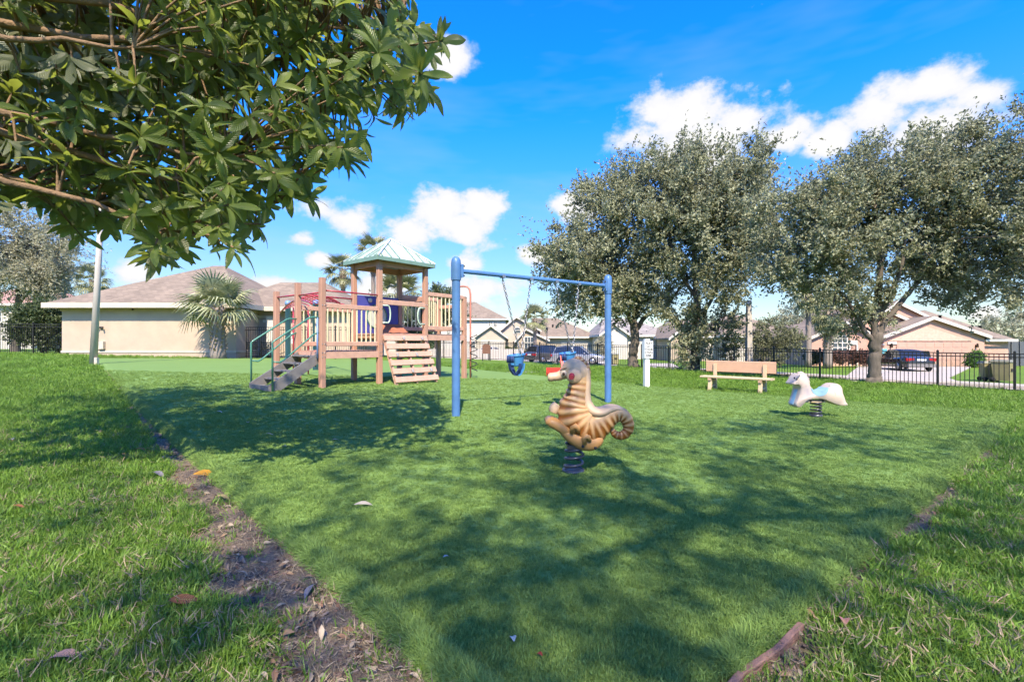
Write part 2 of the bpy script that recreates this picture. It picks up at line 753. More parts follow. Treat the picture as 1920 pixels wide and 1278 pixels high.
LAWN = ground_mat('lawn grass', (0.100, 0.180, 0.020), (0.148, 0.245, 0.030), (0.066, 0.122, 0.015), fine=38, mid=0.9)
TURF = ground_mat('artificial turf', (0.155, 0.255, 0.068), (0.172, 0.280, 0.077), (0.132, 0.220, 0.055), fine=160, mid=1.1, bump=0.35)
SOIL = ground_mat('soil and dead thatch', (0.22, 0.165, 0.115), (0.13, 0.095, 0.064), (0.34, 0.27, 0.18), fine=55, mid=5.0, bump=1.0)
CONC = ground_mat('concrete', (0.42, 0.37, 0.31), (0.47, 0.42, 0.36), (0.36, 0.31, 0.26), fine=60, mid=0.6, bump=0.15)
ASPH = ground_mat('pale worn road', (0.33, 0.285, 0.25), (0.38, 0.335, 0.295), (0.27, 0.235, 0.205), fine=90, mid=0.5, bump=0.2)


def sheet(name, xs, ys, zfun, mat):
    X, Y = np.meshgrid(xs, ys)
    Z = zfun(X, Y)
    v = np.stack([X, Y, Z], -1).reshape(-1, 3)
    nx, ny = len(xs), len(ys)
    i = np.arange(nx - 1)[None, :] + nx * np.arange(ny - 1)[:, None]
    f = np.stack([i, i + 1, i + nx + 1, i + nx], -1).reshape(-1, 4)
    return link(bpy.data.objects.new(name, np_mesh(name, v, f, mat)))


gx = np.sinh(np.linspace(-4.2, 4.2, 190)) * 9.0
gy = np.concatenate([np.linspace(-60, -6, 14), np.linspace(-5, 60, 150), 60 + np.geomspace(1, 640, 26)])
tag(sheet('ground', gx, gy, lambda x, y: tz(x, y) + 0.006 * np.sin(x * 2.1 + 0.7 * y) * np.cos(1.7 * y), LAWN), kind='structure')

# the artificial turf: a four-cornered carpet lying a few centimetres proud
TN, TR, TB, TL = np.array((0.19, 1.21)), np.array((8.55, 8.08)), np.array((-9.2, 29.4)), np.array((-19.4, 22.2))


def turf_xy(p, q):
    p, q = np.asarray(p)[..., None], np.asarray(q)[..., None]
    return TN * (1 - p) * (1 - q) + TR * p * (1 - q) + TB * p * q + TL * (1 - p) * q


def edge_dist(x, y, a, b):
    """signed distance from line a-b, positive on the left of the direction"""
    d = (b - a) / np.linalg.norm(b - a)
    return (np.asarray(y) - a[1]) * d[0] - (np.asarray(x) - a[0]) * d[1]


def turf_in(x, y):
    """distance inside the turf (negative outside)"""
    return np.minimum.reduce([edge_dist(x, y, TN, TR), edge_dist(x, y, TR, TB), edge_dist(x, y, TB, TL), edge_dist(x, y, TL, TN)])


TH = 0.055
tp = np.linspace(0, 1, 90)
tq = np.linspace(0, 1, 120) ** 1.3
P_, Q_ = np.meshgrid(tp, tq)
XY = turf_xy(P_, Q_)
inn = turf_in(XY[..., 0], XY[..., 1])
ZT = tz(XY[..., 0], XY[..., 1]) + TH * sst(inn, -0.01, 0.12) + 0.004 * np.sin(XY[..., 0] * 3 + 1) * np.cos(XY[..., 1] * 2.3)
v = np.concatenate([XY, ZT[..., None]], -1).reshape(-1, 3)
nx, ny = len(tp), len(tq)
ii = np.arange(nx - 1)[None, :] + nx * np.arange(ny - 1)[:, None]
tag(link(bpy.data.objects.new('artificial_turf', np_mesh('artificial_turf', v, np.stack([ii, ii + 1, ii + nx + 1, ii + nx], -1).reshape(-1, 4), TURF))), kind='structure')

# bare strip of soil along the carpet's left edge, ragged towards the lawn, and a thin one on the right
LD = (TL - TN) / np.linalg.norm(TL - TN)
LNRM = np.array((-LD[1], LD[0]))
if LNRM[0] > 0:
    LNRM = -LNRM
RD = (TR - TN) / np.linalg.norm(TR - TN)
RN = np.array((RD[1], -RD[0]))


def lw(t):
    """soil strip width at distance t from the near corner"""
    return 0.60 * np.exp(-t * 0.17) * (1 + 0.12 * np.sin(t * 3.1 + 1) + 0.12 * np.sin(t * 7.7) + 0.08 * np.sin(t * 17)) * sst(t, 19, 10) + 0.02


def rw(t):
    return 0.10 * (1 + 0.5 * np.sin(t * 2.3) + 0.5 * np.sin(t * 6.1 + 2)) * sst(t, 9.5, 5) + 0.03


def strip(name, o, d, nrm, wfun, t0, t1, n, mat, inner=-0.12):
    vs, f = [], []
    ts = np.linspace(0, 1, n) ** 1.6 * (t1 - t0) + t0
    cols = 6
    for t in ts:
        for c in range(cols):
            off = inner + (float(wfun(t)) - inner) * c / (cols - 1)
            p = o + d * t + nrm * off
            z = float(tz(p[0], p[1])) + 0.014 - 0.012 * (c == cols - 1) + 0.012 * math.sin(t * 13 + c * 2.2) * (0 < c < cols - 1) * min(1, off / 0.1 if off > 0 else 0)
            vs.append((p[0], p[1], z))
    for i in range(n - 1):
        for c in range(cols - 1):
            k = i * cols + c
            f.append((k, k + 1, k + cols + 1, k + cols))
    o_ = link(bpy.data.objects.new(name, np_mesh(name, np.array(vs), np.array(f), mat)))
    return tag(o_, kind='structure')


strip('soil_strip', TN, LD, LNRM, lw, 0.0, 19.5, 260, SOIL)
strip('soil_strip', TN, RD, RN, rw, 0.0, 9.8, 120, SOIL)


# street behind the fence, kerbs and pavement, following the fence line's bend
def off_line(s, t1=70.0, t2=110.0):
    d1 = np.array((N1[1], -N1[0]))
    d2 = np.array((-N2[1], N2[0]))
    A = np.array([N1, N2])
    m = np.linalg.solve(A, np.array([s, s])) + np.array(FB)
    return [m + d1 * t1, m, m + d2 * t2]


def road_band(name, s0, s1, z0, z1, mat):
    mb = MB()
    a, b = off_line(s0), off_line(s1)
    for i in range(2):
        mb.hexa([(*a[i], z0), (*b[i], z0), (*b[i + 1], z0), (*a[i + 1], z0), (*a[i], z1), (*b[i], z1), (*b[i + 1], z1), (*a[i + 1], z1)])
    return tag(mb.build(name, mat), kind='structure')


ZS = STREET
road_band('road', 3.0, 8.6, ZS - 0.2, ZS + 0.008, ASPH)
road_band('kerb', 2.7, 2.995, ZS - 0.2, ZS + 0.11, CONC)
road_band('kerb', 8.605, 8.9, ZS - 0.2, ZS + 0.10, CONC)
road_band('pavement', 10.3, 11.6, ZS - 0.2, ZS + 0.035, CONC)


def flat_patch(name, pts, z, mat):
    mb = MB()
    mb.prism([(x, y, z - 0.15) for x, y in pts], (0, 0, 0.15))
    return tag(mb.build(name, mat), kind='structure')


def gs(px, py):
    p = G(px, py, STREET + 0.05)
    return (p.x, p.y)


flat_patch('driveway', [gs(1800, 716), gs(1778, 708), gs(1822, 687), gs(1610, 686.5), gs(1585, 706), gs(1530, 712)], STREET + 0.06, CONC)
flat_patch('driveway', [gs(1165, 694), gs(1150, 676), gs(1070, 672), gs(1000, 672.5), gs(955, 676.5), gs(960, 680)], STREET + 0.06, CONC)
flat_patch('driveway', [gs(1300, 702), gs(1260, 681), gs(1215, 681), gs(1190, 700)], STREET + 0.06, CONC)

# timber edging boards round the near corner of the turf
BROWN = pmat('weathered redwood edging', (0.21, 0.115, 0.082), rough=0.85, var=0.35, scale=9, bump=0.5, bscale=40, dirt=0.5, stretch=(1, 1, 4))
ed = thing('timber_edging', (0.19, 1.21, 0), 'reddish brown timber edging boards at the near corner of the turf', 'edging')
t = 0.15
for i, (ln, sk, hh) in enumerate([(0.62, 0.010, 0.058), (0.50, -0.012, 0.050), (1.9, 0.0, 0.006), (1.9, 0.012, 0.004), (2.2, 0.0, 0.003), (2.2, 0.0, 0.003)]):
    a, b = TN + RD * t + RN * (0.035 + sk), TN + RD * (t + ln - 0.012) + RN * (0.035 - sk * 0.6)
    m = (a + b) / 2 + RN * (0.016 if i < 2 else 0)
    mb = MB()
    mb.bar((a[0], a[1], hh / 2 - 0.03), (m[0], m[1], hh / 2 - 0.03), 0.026, hh + 0.06, ch=0.004)
    mb.bar((m[0], m[1], hh / 2 - 0.03), (b[0], b[1], hh / 2 - 0.03), 0.0262, hh + 0.06, ch=0.004)
    mb.build('edging_board', BROWN, ed)
    t += ln
t = 0.2
for i in range(7):
    a, b = TN + LD * t + LNRM * 0.02, TN + LD * (t + 1.78) + LNRM * 0.022
    MB().bar((a[0], a[1], float(tz(*a)) - 0.02), (b[0], b[1], float(tz(*b)) - 0.02), 0.026, 0.085, ch=0.004).build('edging_board', BROWN, ed)
    t += 1.8


# ================================================================== BUILDINGS
def wall_mat(name, col, **k):
    return pmat(name, col, rough=0.9, var=0.07, scale=1.2, bump=0.3, bscale=55, spec=0.15, dirt=0.28, dirtcol=tuple(c * 0.6 for c in col), **k)


CREAM = wall_mat('cream stucco', (0.47, 0.365, 0.275))
PEACH = wall_mat('peach stucco', (0.50, 0.305, 0.235))
OFFW = wall_mat('off white stucco', (0.46, 0.40, 0.32))
WHITEW = wall_mat('white stucco', (0.53, 0.49, 0.43))
TANW = wall_mat('tan stucco', (0.40, 0.32, 0.235))
TRIM = pmat('white painted trim', (0.60, 0.56, 0.49), rough=0.6, var=0.05, scale=2)
TRIMC = pmat('cream painted trim', (0.54, 0.47, 0.37), rough=0.6, var=0.06, scale=2, dirt=0.15)
DOORW = pmat('white garage door', (0.50, 0.46, 0.40), rough=0.55, var=0.04, scale=2)
DOORP = pmat('peach garage door', (0.46, 0.29, 0.215), rough=0.55, var=0.05, scale=2)
GLASS = glass_mat('window glass', (0.05, 0.07, 0.09))
DARK = pmat('dark recess', (0.03, 0.028, 0.025), rough=0.9)


def roof_mat(name, col):
    """shingles: rows and tabs as fine relief and tone"""
    m, nt, b = new_mat(name)
    N, L = nt.nodes, nt.links
    tc = N.new('ShaderNodeTexCoord')
    br = N.new('ShaderNodeTexBrick')
    mp = N.new('ShaderNodeMapping')
    mp.inputs['Rotation'].default_value = (R(90), 0, 0)
    L.new(tc.outputs['Object'], mp.inputs[0])
    L.new(mp.outputs[0], br.inputs['Vector'])
    br.inputs['Scale'].default_value = 1.0
    br.inputs['Brick Width'].default_value = 0.33
    br.inputs['Row Height'].default_value = 0.09
    br.inputs['Mortar Size'].default_value = 0.008
    br.inputs['Color1'].default_value = (*[c * 0.82 for c in col], 1)
    br.inputs['Color2'].default_value = (*[c * 1.15 for c in col], 1)
    br.inputs['Mortar'].default_value = (*[c * 0.6 for c in col], 1)
    n = N.new('ShaderNodeTexNoise')
    n.inputs['Scale'].default_value = 0.8
    n.inputs['Detail'].default_value = 8
    L.new(tc.outputs['Object'], n.inputs['Vector'])
    mr = N.new('ShaderNodeMapRange')
    mr.inputs['From Min'].default_value = 0.3
    mr.inputs['From Max'].default_value = 0.7
    mr.inputs['To Min'].default_value = 0.85
    mr.inputs['To Max'].default_value = 1.15
    L.new(n.outputs['Fac'], mr.inputs['Value'])
    mx = N.new('ShaderNodeMix')
    mx.data_type = 'RGBA'
    mx.blend_type = 'MULTIPLY'
    mx.inputs['Factor'].default_value = 1
    L.new(br.outputs['Color'], mx.inputs['A'])
    L.new(mr.outputs[0], mx.inputs['B'])
    L.new(mx.outputs['Result'], b.inputs['Base Color'])
    b.inputs['Roughness'].default_value = 0.9
    MATS[name] = m
    return m


ROOF_T = roof_mat('tan shingle roof', (0.235, 0.18, 0.125))
ROOF_G = roof_mat('grey shingle roof', (0.29, 0.255, 0.22))
ROOF_R = roof_mat('terracotta roof', (0.42, 0.24, 0.18))


def gable_front(root, x0, x1, yf, yb, zb, ze, zp, xp, wallm, roofm, trimm, oh=0.35, slope_l=True):
    """a block with its gable to the viewer: wall (pentagon), two roof slabs, rake boards"""
    MB().prism([(x0, yf, zb), (x1, yf, zb), (x1, yf, ze), (xp, yf, zp), (x0, yf, ze)], (0, yb - yf, 0)).build('wall', wallm, root)
    for (xa, s) in ((x0, -1), (x1, 1)):
        sl = (zp - ze) / abs(xp - xa)
        xo, zo = xa + s * oh, ze - sl * oh
        MB().hexa([(xo, yf - oh, zo + 0.02), (xp, yf - oh, zp + 0.02), (xp, yb, zp + 0.02), (xo, yb, zo + 0.02),
                   (xo, yf - oh, zo + 0.2), (xp, yf - oh, zp + 0.2), (xp, yb, zp + 0.2), (xo, yb, zo + 0.2)]).build('roof', roofm, root)
        MB().hexa([(xo, yf - oh - 0.06, zo - 0.08), (xp, yf - oh - 0.06, zp - 0.08), (xp, yf - oh - 0.005, zp - 0.08), (xo, yf - oh - 0.005, zo - 0.08),
                   (xo, yf - oh - 0.06, zo + 0.17), (xp, yf - oh - 0.06, zp + 0.17), (xp, yf - oh - 0.005, zp + 0.17), (xo, yf - oh - 0.005, zo + 0.17)]).build('rake_board', trimm, root)


def hip_roof(root, x0, x1, y0, y1, ze, ridge, zr, roofm, trimm, th=0.2, name='roof'):
    """four sloping planes; ridge = (xa, xb, y)"""
    xa, xb, yr = ridge
    mb = MB()
    mb.add([(x0, y0, ze), (x1, y0, ze), (x1, y1, ze), (x0, y1, ze), (xa, yr, zr), (xb, yr, zr)],
           [(0, 1, 5, 4), (1, 2, 5), (2, 3, 4, 5), (3, 0, 4), (3, 2, 1, 0)])
    rf = mb.build(name, roofm, root)
    f = MB()
    f.box((x0 - 0.03, y0 - 0.05, ze - th), (x1 + 0.03, y0, ze + 0.03))
    f.box((x0 - 0.03, y1, ze - th), (x1 + 0.03, y1 + 0.05, ze + 0.03))
    f.box((x0 - 0.05, y0 + 0.002, ze - th), (x0, y1 - 0.002, ze + 0.028))
    f.box((x1, y0 + 0.002, ze - th), (x1 + 0.05, y1 - 0.002, ze + 0.028))
    f.build('fascia', trimm, root)
    return rf


def window(root, x0, x1, z0, z1, y, cols=2, rows=2, arch=0.0, trimm=None, bw=0.07):
    """framed window on a wall facing the viewer; arch = rise of a curved top"""
    trimm = trimm or TRIM
    n = 12

    def outline(e):
        p = [(x0 - e, z0 - e), (x1 + e, z0 - e), (x1 + e, z1)]
        if arch > 0:
            c = (x0 + x1) / 2
            w = (x1 - x0) / 2 + e
            for i in range(1, n):
                a = math.pi * i / n
                p.append((c + w * math.cos(a), z1 + (arch + e) * math.sin(a)))
            p.append((x0 - e, z1))
        else:
            p[-1] = (x1 + e, z1 + e)
            p.append((x0 - e, z1 + e))
        return p
    fr = MB().prism([(a, y - 0.05, b) for a, b in outline(0.09)], (0, 0.049, 0)).build('window', trimm, root)
    MB().prism([(a, y - 0.062, b) for a, b in outline(0)], (0, 0.01, 0)).build('pane', GLASS, fr)
    bars = MB()
    for i in range(1, cols):
        x = x0 + (x1 - x0) * i / cols
        bars.box((x - bw / 2, y - 0.09, z0), (x + bw / 2, y - 0.063, z1 + arch * 0.8))
    for j in range(1, rows + (1 if arch > 0 else 0)):
        z = z0 + (z1 - z0) * j / rows
        bars.box((x0, y - 0.086, z - bw / 2), (x1, y - 0.0635, z + bw / 2))
    bars.build('glazing_bars', trimm, fr)
    return fr


def garage(root, x0, x1, z0, z1, y, mat, rows=4, cols=8):
    g = MB().box((x0, y - 0.03, z0), (x1, y + 0.02, z1)).build('garage_door', mat, root)
    h = (z1 - z0) / rows
    w = (x1 - x0) / cols
    for r_ in range(rows):
        for c in range(cols):
            MB().box((x0 + c * w + 0.08, y - 0.05, z0 + r_ * h + 0.08), (x0 + (c + 1) * w - 0.08, y - 0.031, z0 + (r_ + 1) * h - 0.08)).build('door_panel', mat, g)
    return g


# ---- clubhouse on the left
D = 26.0
kx = D / FPX


def cx(px, d=D):
    return (px - 960) * d / FPX


def cz(py, d=D):
    return EYE - (py - HOR) * d / FPX


CLUB_T = pmat('clubhouse soffit', (0.42, 0.33, 0.2), rough=0.8)
club = thing('clubhouse', (cx(280), D + 4, cz(668)), 'low cream stucco clubhouse with brown hipped roof behind the grey lamp post', 'building')
zb, ze = cz(670) - 0.3, cz(574)
MB().box((cx(116), D, zb), (cx(442), D + 10, ze - 0.1)).build('wall', CREAM, club)
MB().box((cx(442) + 0.003, D + 2.4, zb), (-9.6, D + 10, ze - 0.1)).build('wall', CREAM, club)
MB().box((cx(116) - 0.03, D - 0.035, cz(661)), (cx(442) + 0.03, D - 0.002, cz(657))).build('band_moulding', TRIMC, club)
MB().box((cx(442) + 0.005, D + 0.1, cz(661)), (cx(442) + 0.035, D + 2.39, cz(657))).build('band_moulding', TRIMC, club)
for (za, zb_, pr) in ((cz(583), cz(578.5), 0.06), (cz(578.4), cz(574), 0.14)):
    MB().box((cx(116) - pr, D - pr, za), (cx(442) + pr, D - 0.002, zb_)).build('cornice', CLUB_T, club)
xl, xr_ = cx(98), cx(442) + 0.55
hip_roof(club, xl, xr_, D - 0.55, D + 10.4, ze + 0.12, (cx(98) + 5.6, cx(442) - 3.6, D + 5), 6.15, ROOF_T, TRIMC, th=0.24)
hip_roof(club, xr_ - 3.5, -9.1, D + 1.85, D + 10.3, ze + 0.09, (xr_ - 1, -12.5, D + 6), 5.2, ROOF_T, TRIMC, th=0.22, name='lower_roof')
MB().lathe((cx(293, 29), 29.3, cz(551, 29) - 0.4), [(0.05, 0), (0.05, 0.75), (0.09, 0.75), (0.09, 0.85)]).build('vent_pipe', TRIM, club)
sl = MB()
sl.ball((cx(252), D - 0.12, cz(580)), 0.05)
sl.box((cx(250), D - 0.1, cz(578)), (cx(254), D - 0.02, cz(575)))
sl.build('security_light', DARK, club)
mb = MB()
mb.box((cx(188), D - 0.16, cz(654)), (cx(198), D - 0.003, cz(640)))
mb.build('electric_box', pmat('grey box', (0.52, 0.46, 0.36), rough=0.5), club)
mb = MB()
mb.tube([(cx(184), D - 0.05, cz(664)), (cx(184), D - 0.05, cz(655)), (cx(190), D - 0.05, cz(654))], 0.025, 6)
mb.build('conduit', pmat('conduit grey', (0.4, 0.38, 0.33)), club)
mb = MB()
mb.box((cx(188), D - 0.09, cz(616)), (cx(194), D - 0.003, cz(612)))
mb.tube([(cx(187), D - 0.1, cz(614)), (cx(184), D - 0.2, cz(616))], 0.04, 8)
mb.tube([(cx(195), D - 0.1, cz(614)), (cx(197), D - 0.2, cz(617))], 0.04, 8)
mb.build('flood_light', DARK, club)
# recessed entrance with door, frame and notice
dR = D + 2.4
MB().box((cx(472, dR), dR - 0.05, cz(664, dR)), (cx(482, dR), dR + 0.01, cz(597, dR))).build('door', pmat('brown door', (0.10, 0.07, 0.04)), club)
MB().box((cx(483, dR), dR - 0.04, cz(664, dR)), (cx(500, dR), dR + 0.01, cz(597, dR))).build('shutter', pmat('taupe shutter', (0.36, 0.30, 0.25)), club)
MB().box((cx(501, dR), dR - 0.14, cz(666, dR)), (cx(514, dR), dR + 0.01, cz(592, dR))).build('white_column', TRIM, club)
MB().box((cx(466, dR), dR - 0.10, cz(596, dR)), (cx(520, dR), dR + 0.01, cz(591.5, dR))).build('lintel', TRIMC, club)
MB().box((cx(494, dR), dR - 0.07, cz(604, dR)), (cx(500, dR), dR - 0.041, cz(599, dR))).build('notice', TRIM, club)

# ---- the peach house on the right
D = 40.0
hr = thing('peach_house', (cx(1700, D), D + 5, STREET), 'peach stucco house with wide garage door behind the right hand tree', 'house')
zb = cz(690, D)


def hx(px, d=40.0):
    return (px - 960) * d / FPX


def hz(py, d=40.0):
    return EYE - (py - HOR) * d / FPX


gable_front(hr, hx(1657), hx(1846), 40.0, 52, zb - 0.3, hz(631), hz(597), hx(1745), PEACH, ROOF_T, TRIM, oh=0.3)
garage(hr, hx(1680), hx(1817), hz(688), hz(641), 39.95, DOORP, rows=4, cols=8)
MB().prism([(hx(1665), 39.93, hz(639)), (hx(1822), 39.93, hz(639)), (hx(1735), 39.93, hz(612))], (0, 0.065, 0)).build('gable_panel', pmat('pale peach stucco', (0.57, 0.37, 0.28), rough=0.9, bump=0.2), hr)
gable_front(hr, hx(1612, 43), hx(1790, 43), 43.0, 54, zb - 0.3, hz(622, 43), hz(568, 43), hx(1678, 43), PEACH, ROOF_T, TRIM, oh=0.3)
gable_front(hr, hx(1608, 42), hx(1702, 42), 42.0, 43.5, zb - 0.3, hz(603, 42), hz(583, 42), hx(1656, 42), PEACH, ROOF_T, TRIM, oh=0.3)
gable_front(hr, hx(1522, 41), hx(1640, 41), 41.0, 50, zb - 0.3, hz(632, 41), hz(606, 41), hx(1582, 41), PEACH, ROOF_T, TRIM, oh=0.3)
window(hr, hx(1561, 41), hx(1587, 41), hz(660, 41), hz(634, 41), 41.0, cols=3, rows=3, arch=hz(625, 41) - hz(634, 41))
window(hr, hx(1652, 42), hx(1673, 42), hz(627, 42), hz(613, 42), 42.0, cols=4, rows=2, arch=hz(607, 42) - hz(613, 42))
MB().box((hx(1589, 41), 40.9, hz(646, 41)), (hx(1606, 41), 40.997, hz(638, 41))).build('trim_block', TRIM, hr)
for px in (1590, 1604):
    MB().box((hx(px, 41), 40.85, zb), (hx(px + 2.5, 41), 40.899, hz(646, 41))).build('pilaster', TRIM, hr)
MB().box((hx(1654, 42), 41.9, hz(682, 42)), (hx(1661, 42), 41.99, hz(641, 42))).build('front_door', DARK, hr)
MB().box((hx(1663), 39.9, hz(645)), (hx(1680), 39.99, hz(640.5))).build('trim_block', TRIM, hr)
for px in (1669, 1829):
    mb = MB()
    mb.box((hx(px - 1), 39.8, hz(651)), (hx(px + 2), 39.99, hz(646)))
    mb.ball((hx(px + 0.5), 39.85, hz(645)), 0.07)
    mb.build('wall_lantern', pmat('dark bronze', (0.05, 0.035, 0.025), rough=0.4, metal=0.6), hr)
# lower wing to the right: wall, dark recessed upper band, long roof slope
MB().box((hx(1846) + 0.004, 40.4, zb - 0.3), (hx(1900), 50, hz(640))).build('wall', PEACH, hr)
mb = MB()
mb.add([(hx(1838), 39.9, hz(631.5)), (hx(1906), 39.9, hz(637)), (hx(1906), 50, hz(634)), (hx(1750, 45), 46, hz(581, 46)), (hx(1746), 44, hz(592, 44))],
       [(0, 1, 2, 3, 4)])
mb.build('roof_slope', ROOF_T, hr, fix=False)
MB().box((hx(1846), 39.85, hz(640)), (hx(1906), 39.9, hz(635.5))).build('fascia', TRIM, hr)
for px in (1770, 1846):
    MB().lathe((hx(px, 43), 43.4, hz(596 + (px - 1770) * 0.26, 43.5) - 0.1), [(0.1, 0), (0.1, 0.3), (0.16, 0.3), (0.16, 0.36)], n=8).build('roof_vent', DARK, hr)
SCREEN = pmat('dark insect screen', (0.09, 0.10, 0.11), rough=0.7)
pe = thing('screened_porch', (hx(1915), 42, STREET), 'dark screened porch frame at the right end of the peach house', 'porch')
mb = MB()
mb.box((hx(1904), 41, zb - 0.2), (hx(1965), 46, hz(640)))
mb.build('screen', SCREEN, pe)
for px in (1903, 1918, 1934, 1950):
    MB().box((hx(px), 40.9, zb - 0.2), (hx(px + 1.6), 40.996, hz(639.5))).build('frame_post', pmat('bronze frame', (0.12, 0.12, 0.12)), pe)


# ---- houses beyond the street
def house_a():
    d = 62.0
    X = lambda px, dd=d: (px - 960) * dd / FPX
    Z = lambda py, dd=d: EYE - (py - HOR) * dd / FPX
    b = Z(670)
    r_ = thing('beige_house', (X(970), d + 5, b), 'beige house with two stepped front gables behind the blue bucket swing', 'house')
    gable_front(r_, X(893), X(948), d - 1, d + 8, b - 1, Z(631, d - 1), Z(611, d - 1), X(920.5, d - 1), OFFW, ROOF_T, TRIM, oh=0.35)
    garage(r_, X(902, d - 1), X(945, d - 1), b, Z(637, d - 1), d - 1, DOORW, rows=4, cols=4)
    gable_front(r_, X(940), X(1010), d + 1, d + 12, b - 1, Z(618, d + 1), Z(595, d + 1), X(968, d + 1), OFFW, ROOF_T, TRIM, oh=0.4)
    gable_front(r_, X(969), X(1026), d - 0.2, d + 2, b - 1, Z(637), Z(618), X(986), TANW, ROOF_T, TRIM, oh=0.3)
    window(r_, X(964, d + 1), X(976, d + 1), Z(624, d + 1), Z(619, d + 1), d + 1, cols=1, rows=1, arch=0.35)
    window(r_, X(984), X(1000), Z(652), Z(632), d - 0.2, cols=3, rows=2)
    MB().box((X(1000), d + 3, b - 1), (X(1125), d + 14, Z(633, d + 3))).build('wall', OFFW, r_)
    hip_roof(r_, X(1000), X(1130), d + 2.4, d + 14.5, Z(631, d + 2.4), (X(1003), X(1056), d + 8.5), Z(596, d + 8.5), ROOF_T, TRIM)
    garage(r_, X(1052, d + 3), X(1112, d + 3), b, Z(640, d + 3), d + 3, DOORW, rows=4, cols=8)
    for px, py in ((1037, 612), (1044, 614)):
        MB().lathe((X(px, d + 5), d + 5.4, Z(py, d + 5)), [(0.1, -0.1), (0.1, 0.25), (0.15, 0.3)], n=8).build('roof_vent', DARK, r_)


house_a()


def simple_house(name, label, d, x0, x1, ybase, yeave, yridge, wallm, roofm, ridge=(0.3, 0.7), depth=11, garage_px=None, wins=(), gdoor=None, gable=None):
    X = lambda px, dd=d: (px - 960) * dd / FPX
    Z = lambda py, dd=d: EYE - (py - HOR) * dd / FPX
    b = Z(ybase)
    r_ = thing(name, (X((x0 + x1) / 2), d + depth / 2, b), label, 'house')
    MB().box((X(x0), d, b - 1), (X(x1), d + depth, Z(yeave) - 0.05)).build('wall', wallm, r_)
    w = X(x1) - X(x0)
    oh = 0.45
    hip_roof(r_, X(x0) - oh, X(x1) + oh, d - oh, d + depth + oh, Z(yeave) + 0.12,
             (X(x0) + w * ridge[0], X(x0) + w * ridge[1], d + depth / 2), Z(yridge, d + depth / 2), roofm, TRIM)
    if garage_px:
        garage(r_, X(garage_px[0]), X(garage_px[1]), b, Z(garage_px[2]), d, gdoor or DOORW, rows=4, cols=6)
    if gable:
        g0, g1, gp, ge = gable
        gable_front(r_, X(g0, d - 0.8), X(g1, d - 0.8), d - 0.8, d + 4, b - 1, Z(ge, d - 0.8), Z(gp, d - 0.8), X((g0 + g1) / 2, d - 0.8), wallm, roofm, TRIM, oh=0.35)
    for (a, c, e, f_) in wins:
        window(r_, X(a), X(c), Z(f_), Z(e), d if not gable else d, cols=2, rows=2)
    return r_


simple_house('white_two_storey_house', 'white two storey house with brown roof behind the play tower', 80, 815, 948, 668, 599, 566, WHITEW, ROOF_T,
             ridge=(0.25, 0.52), depth=14, wins=[(917, 922, 603, 611), (926, 931, 603, 611), (862, 874, 606, 616), (880, 890, 640, 652)])
simple_house('grey_roofed_house', 'white house with grey roof seen between right swing post and near tree trunk', 58, 1128, 1262, 670, 630, 597, WHITEW, ROOF_G,
             ridge=(0.15, 0.55), garage_px=(1200, 1250, 640), wins=[(1150, 1164, 636, 650)], gable=(1128, 1176, 609, 626))
simple_house('tan_gabled_house', 'tan house with front gable half hidden behind the slender tree trunk', 52, 1262, 1352, 671, 632, 600, TANW, ROOF_T,
             ridge=(0.3, 0.7), garage_px=(1300, 1340, 642), gable=(1258, 1304, 613, 632), gdoor=DOORW)
simple_house('white_walled_house', 'white walled house with tan hip roof behind the bench and shrubs', 50, 1362, 1508, 672, 631, 590, WHITEW, ROOF_T,
             ridge=(0.28, 0.45), garage_px=(1365, 1392, 642), wins=[(1492, 1496, 640, 652), (1436, 1452, 642, 660)])
simple_house('terracotta_roof_house', 'pale house with terracotta roof behind the dark bush at the left edge', 46, -120, 60, 655, 572, 540, WHITEW, ROOF_R,
             ridge=(0.3, 0.6), wins=[(-2, 3, 585, 602)])
simple_house('cream_far_house', 'cream house seen through the yellow balusters of the play structure', 55, 590, 742, 664, 612, 590, OFFW, ROOF_T,
             ridge=(0.3, 0.7), wins=[(622, 634, 622, 640), (690, 702, 622, 640)])


# ================================================================== FENCES
BLACK = pmat('black powder coated metal', (0.018, 0.017, 0.016), rough=0.45, var=0.2, scale=5)


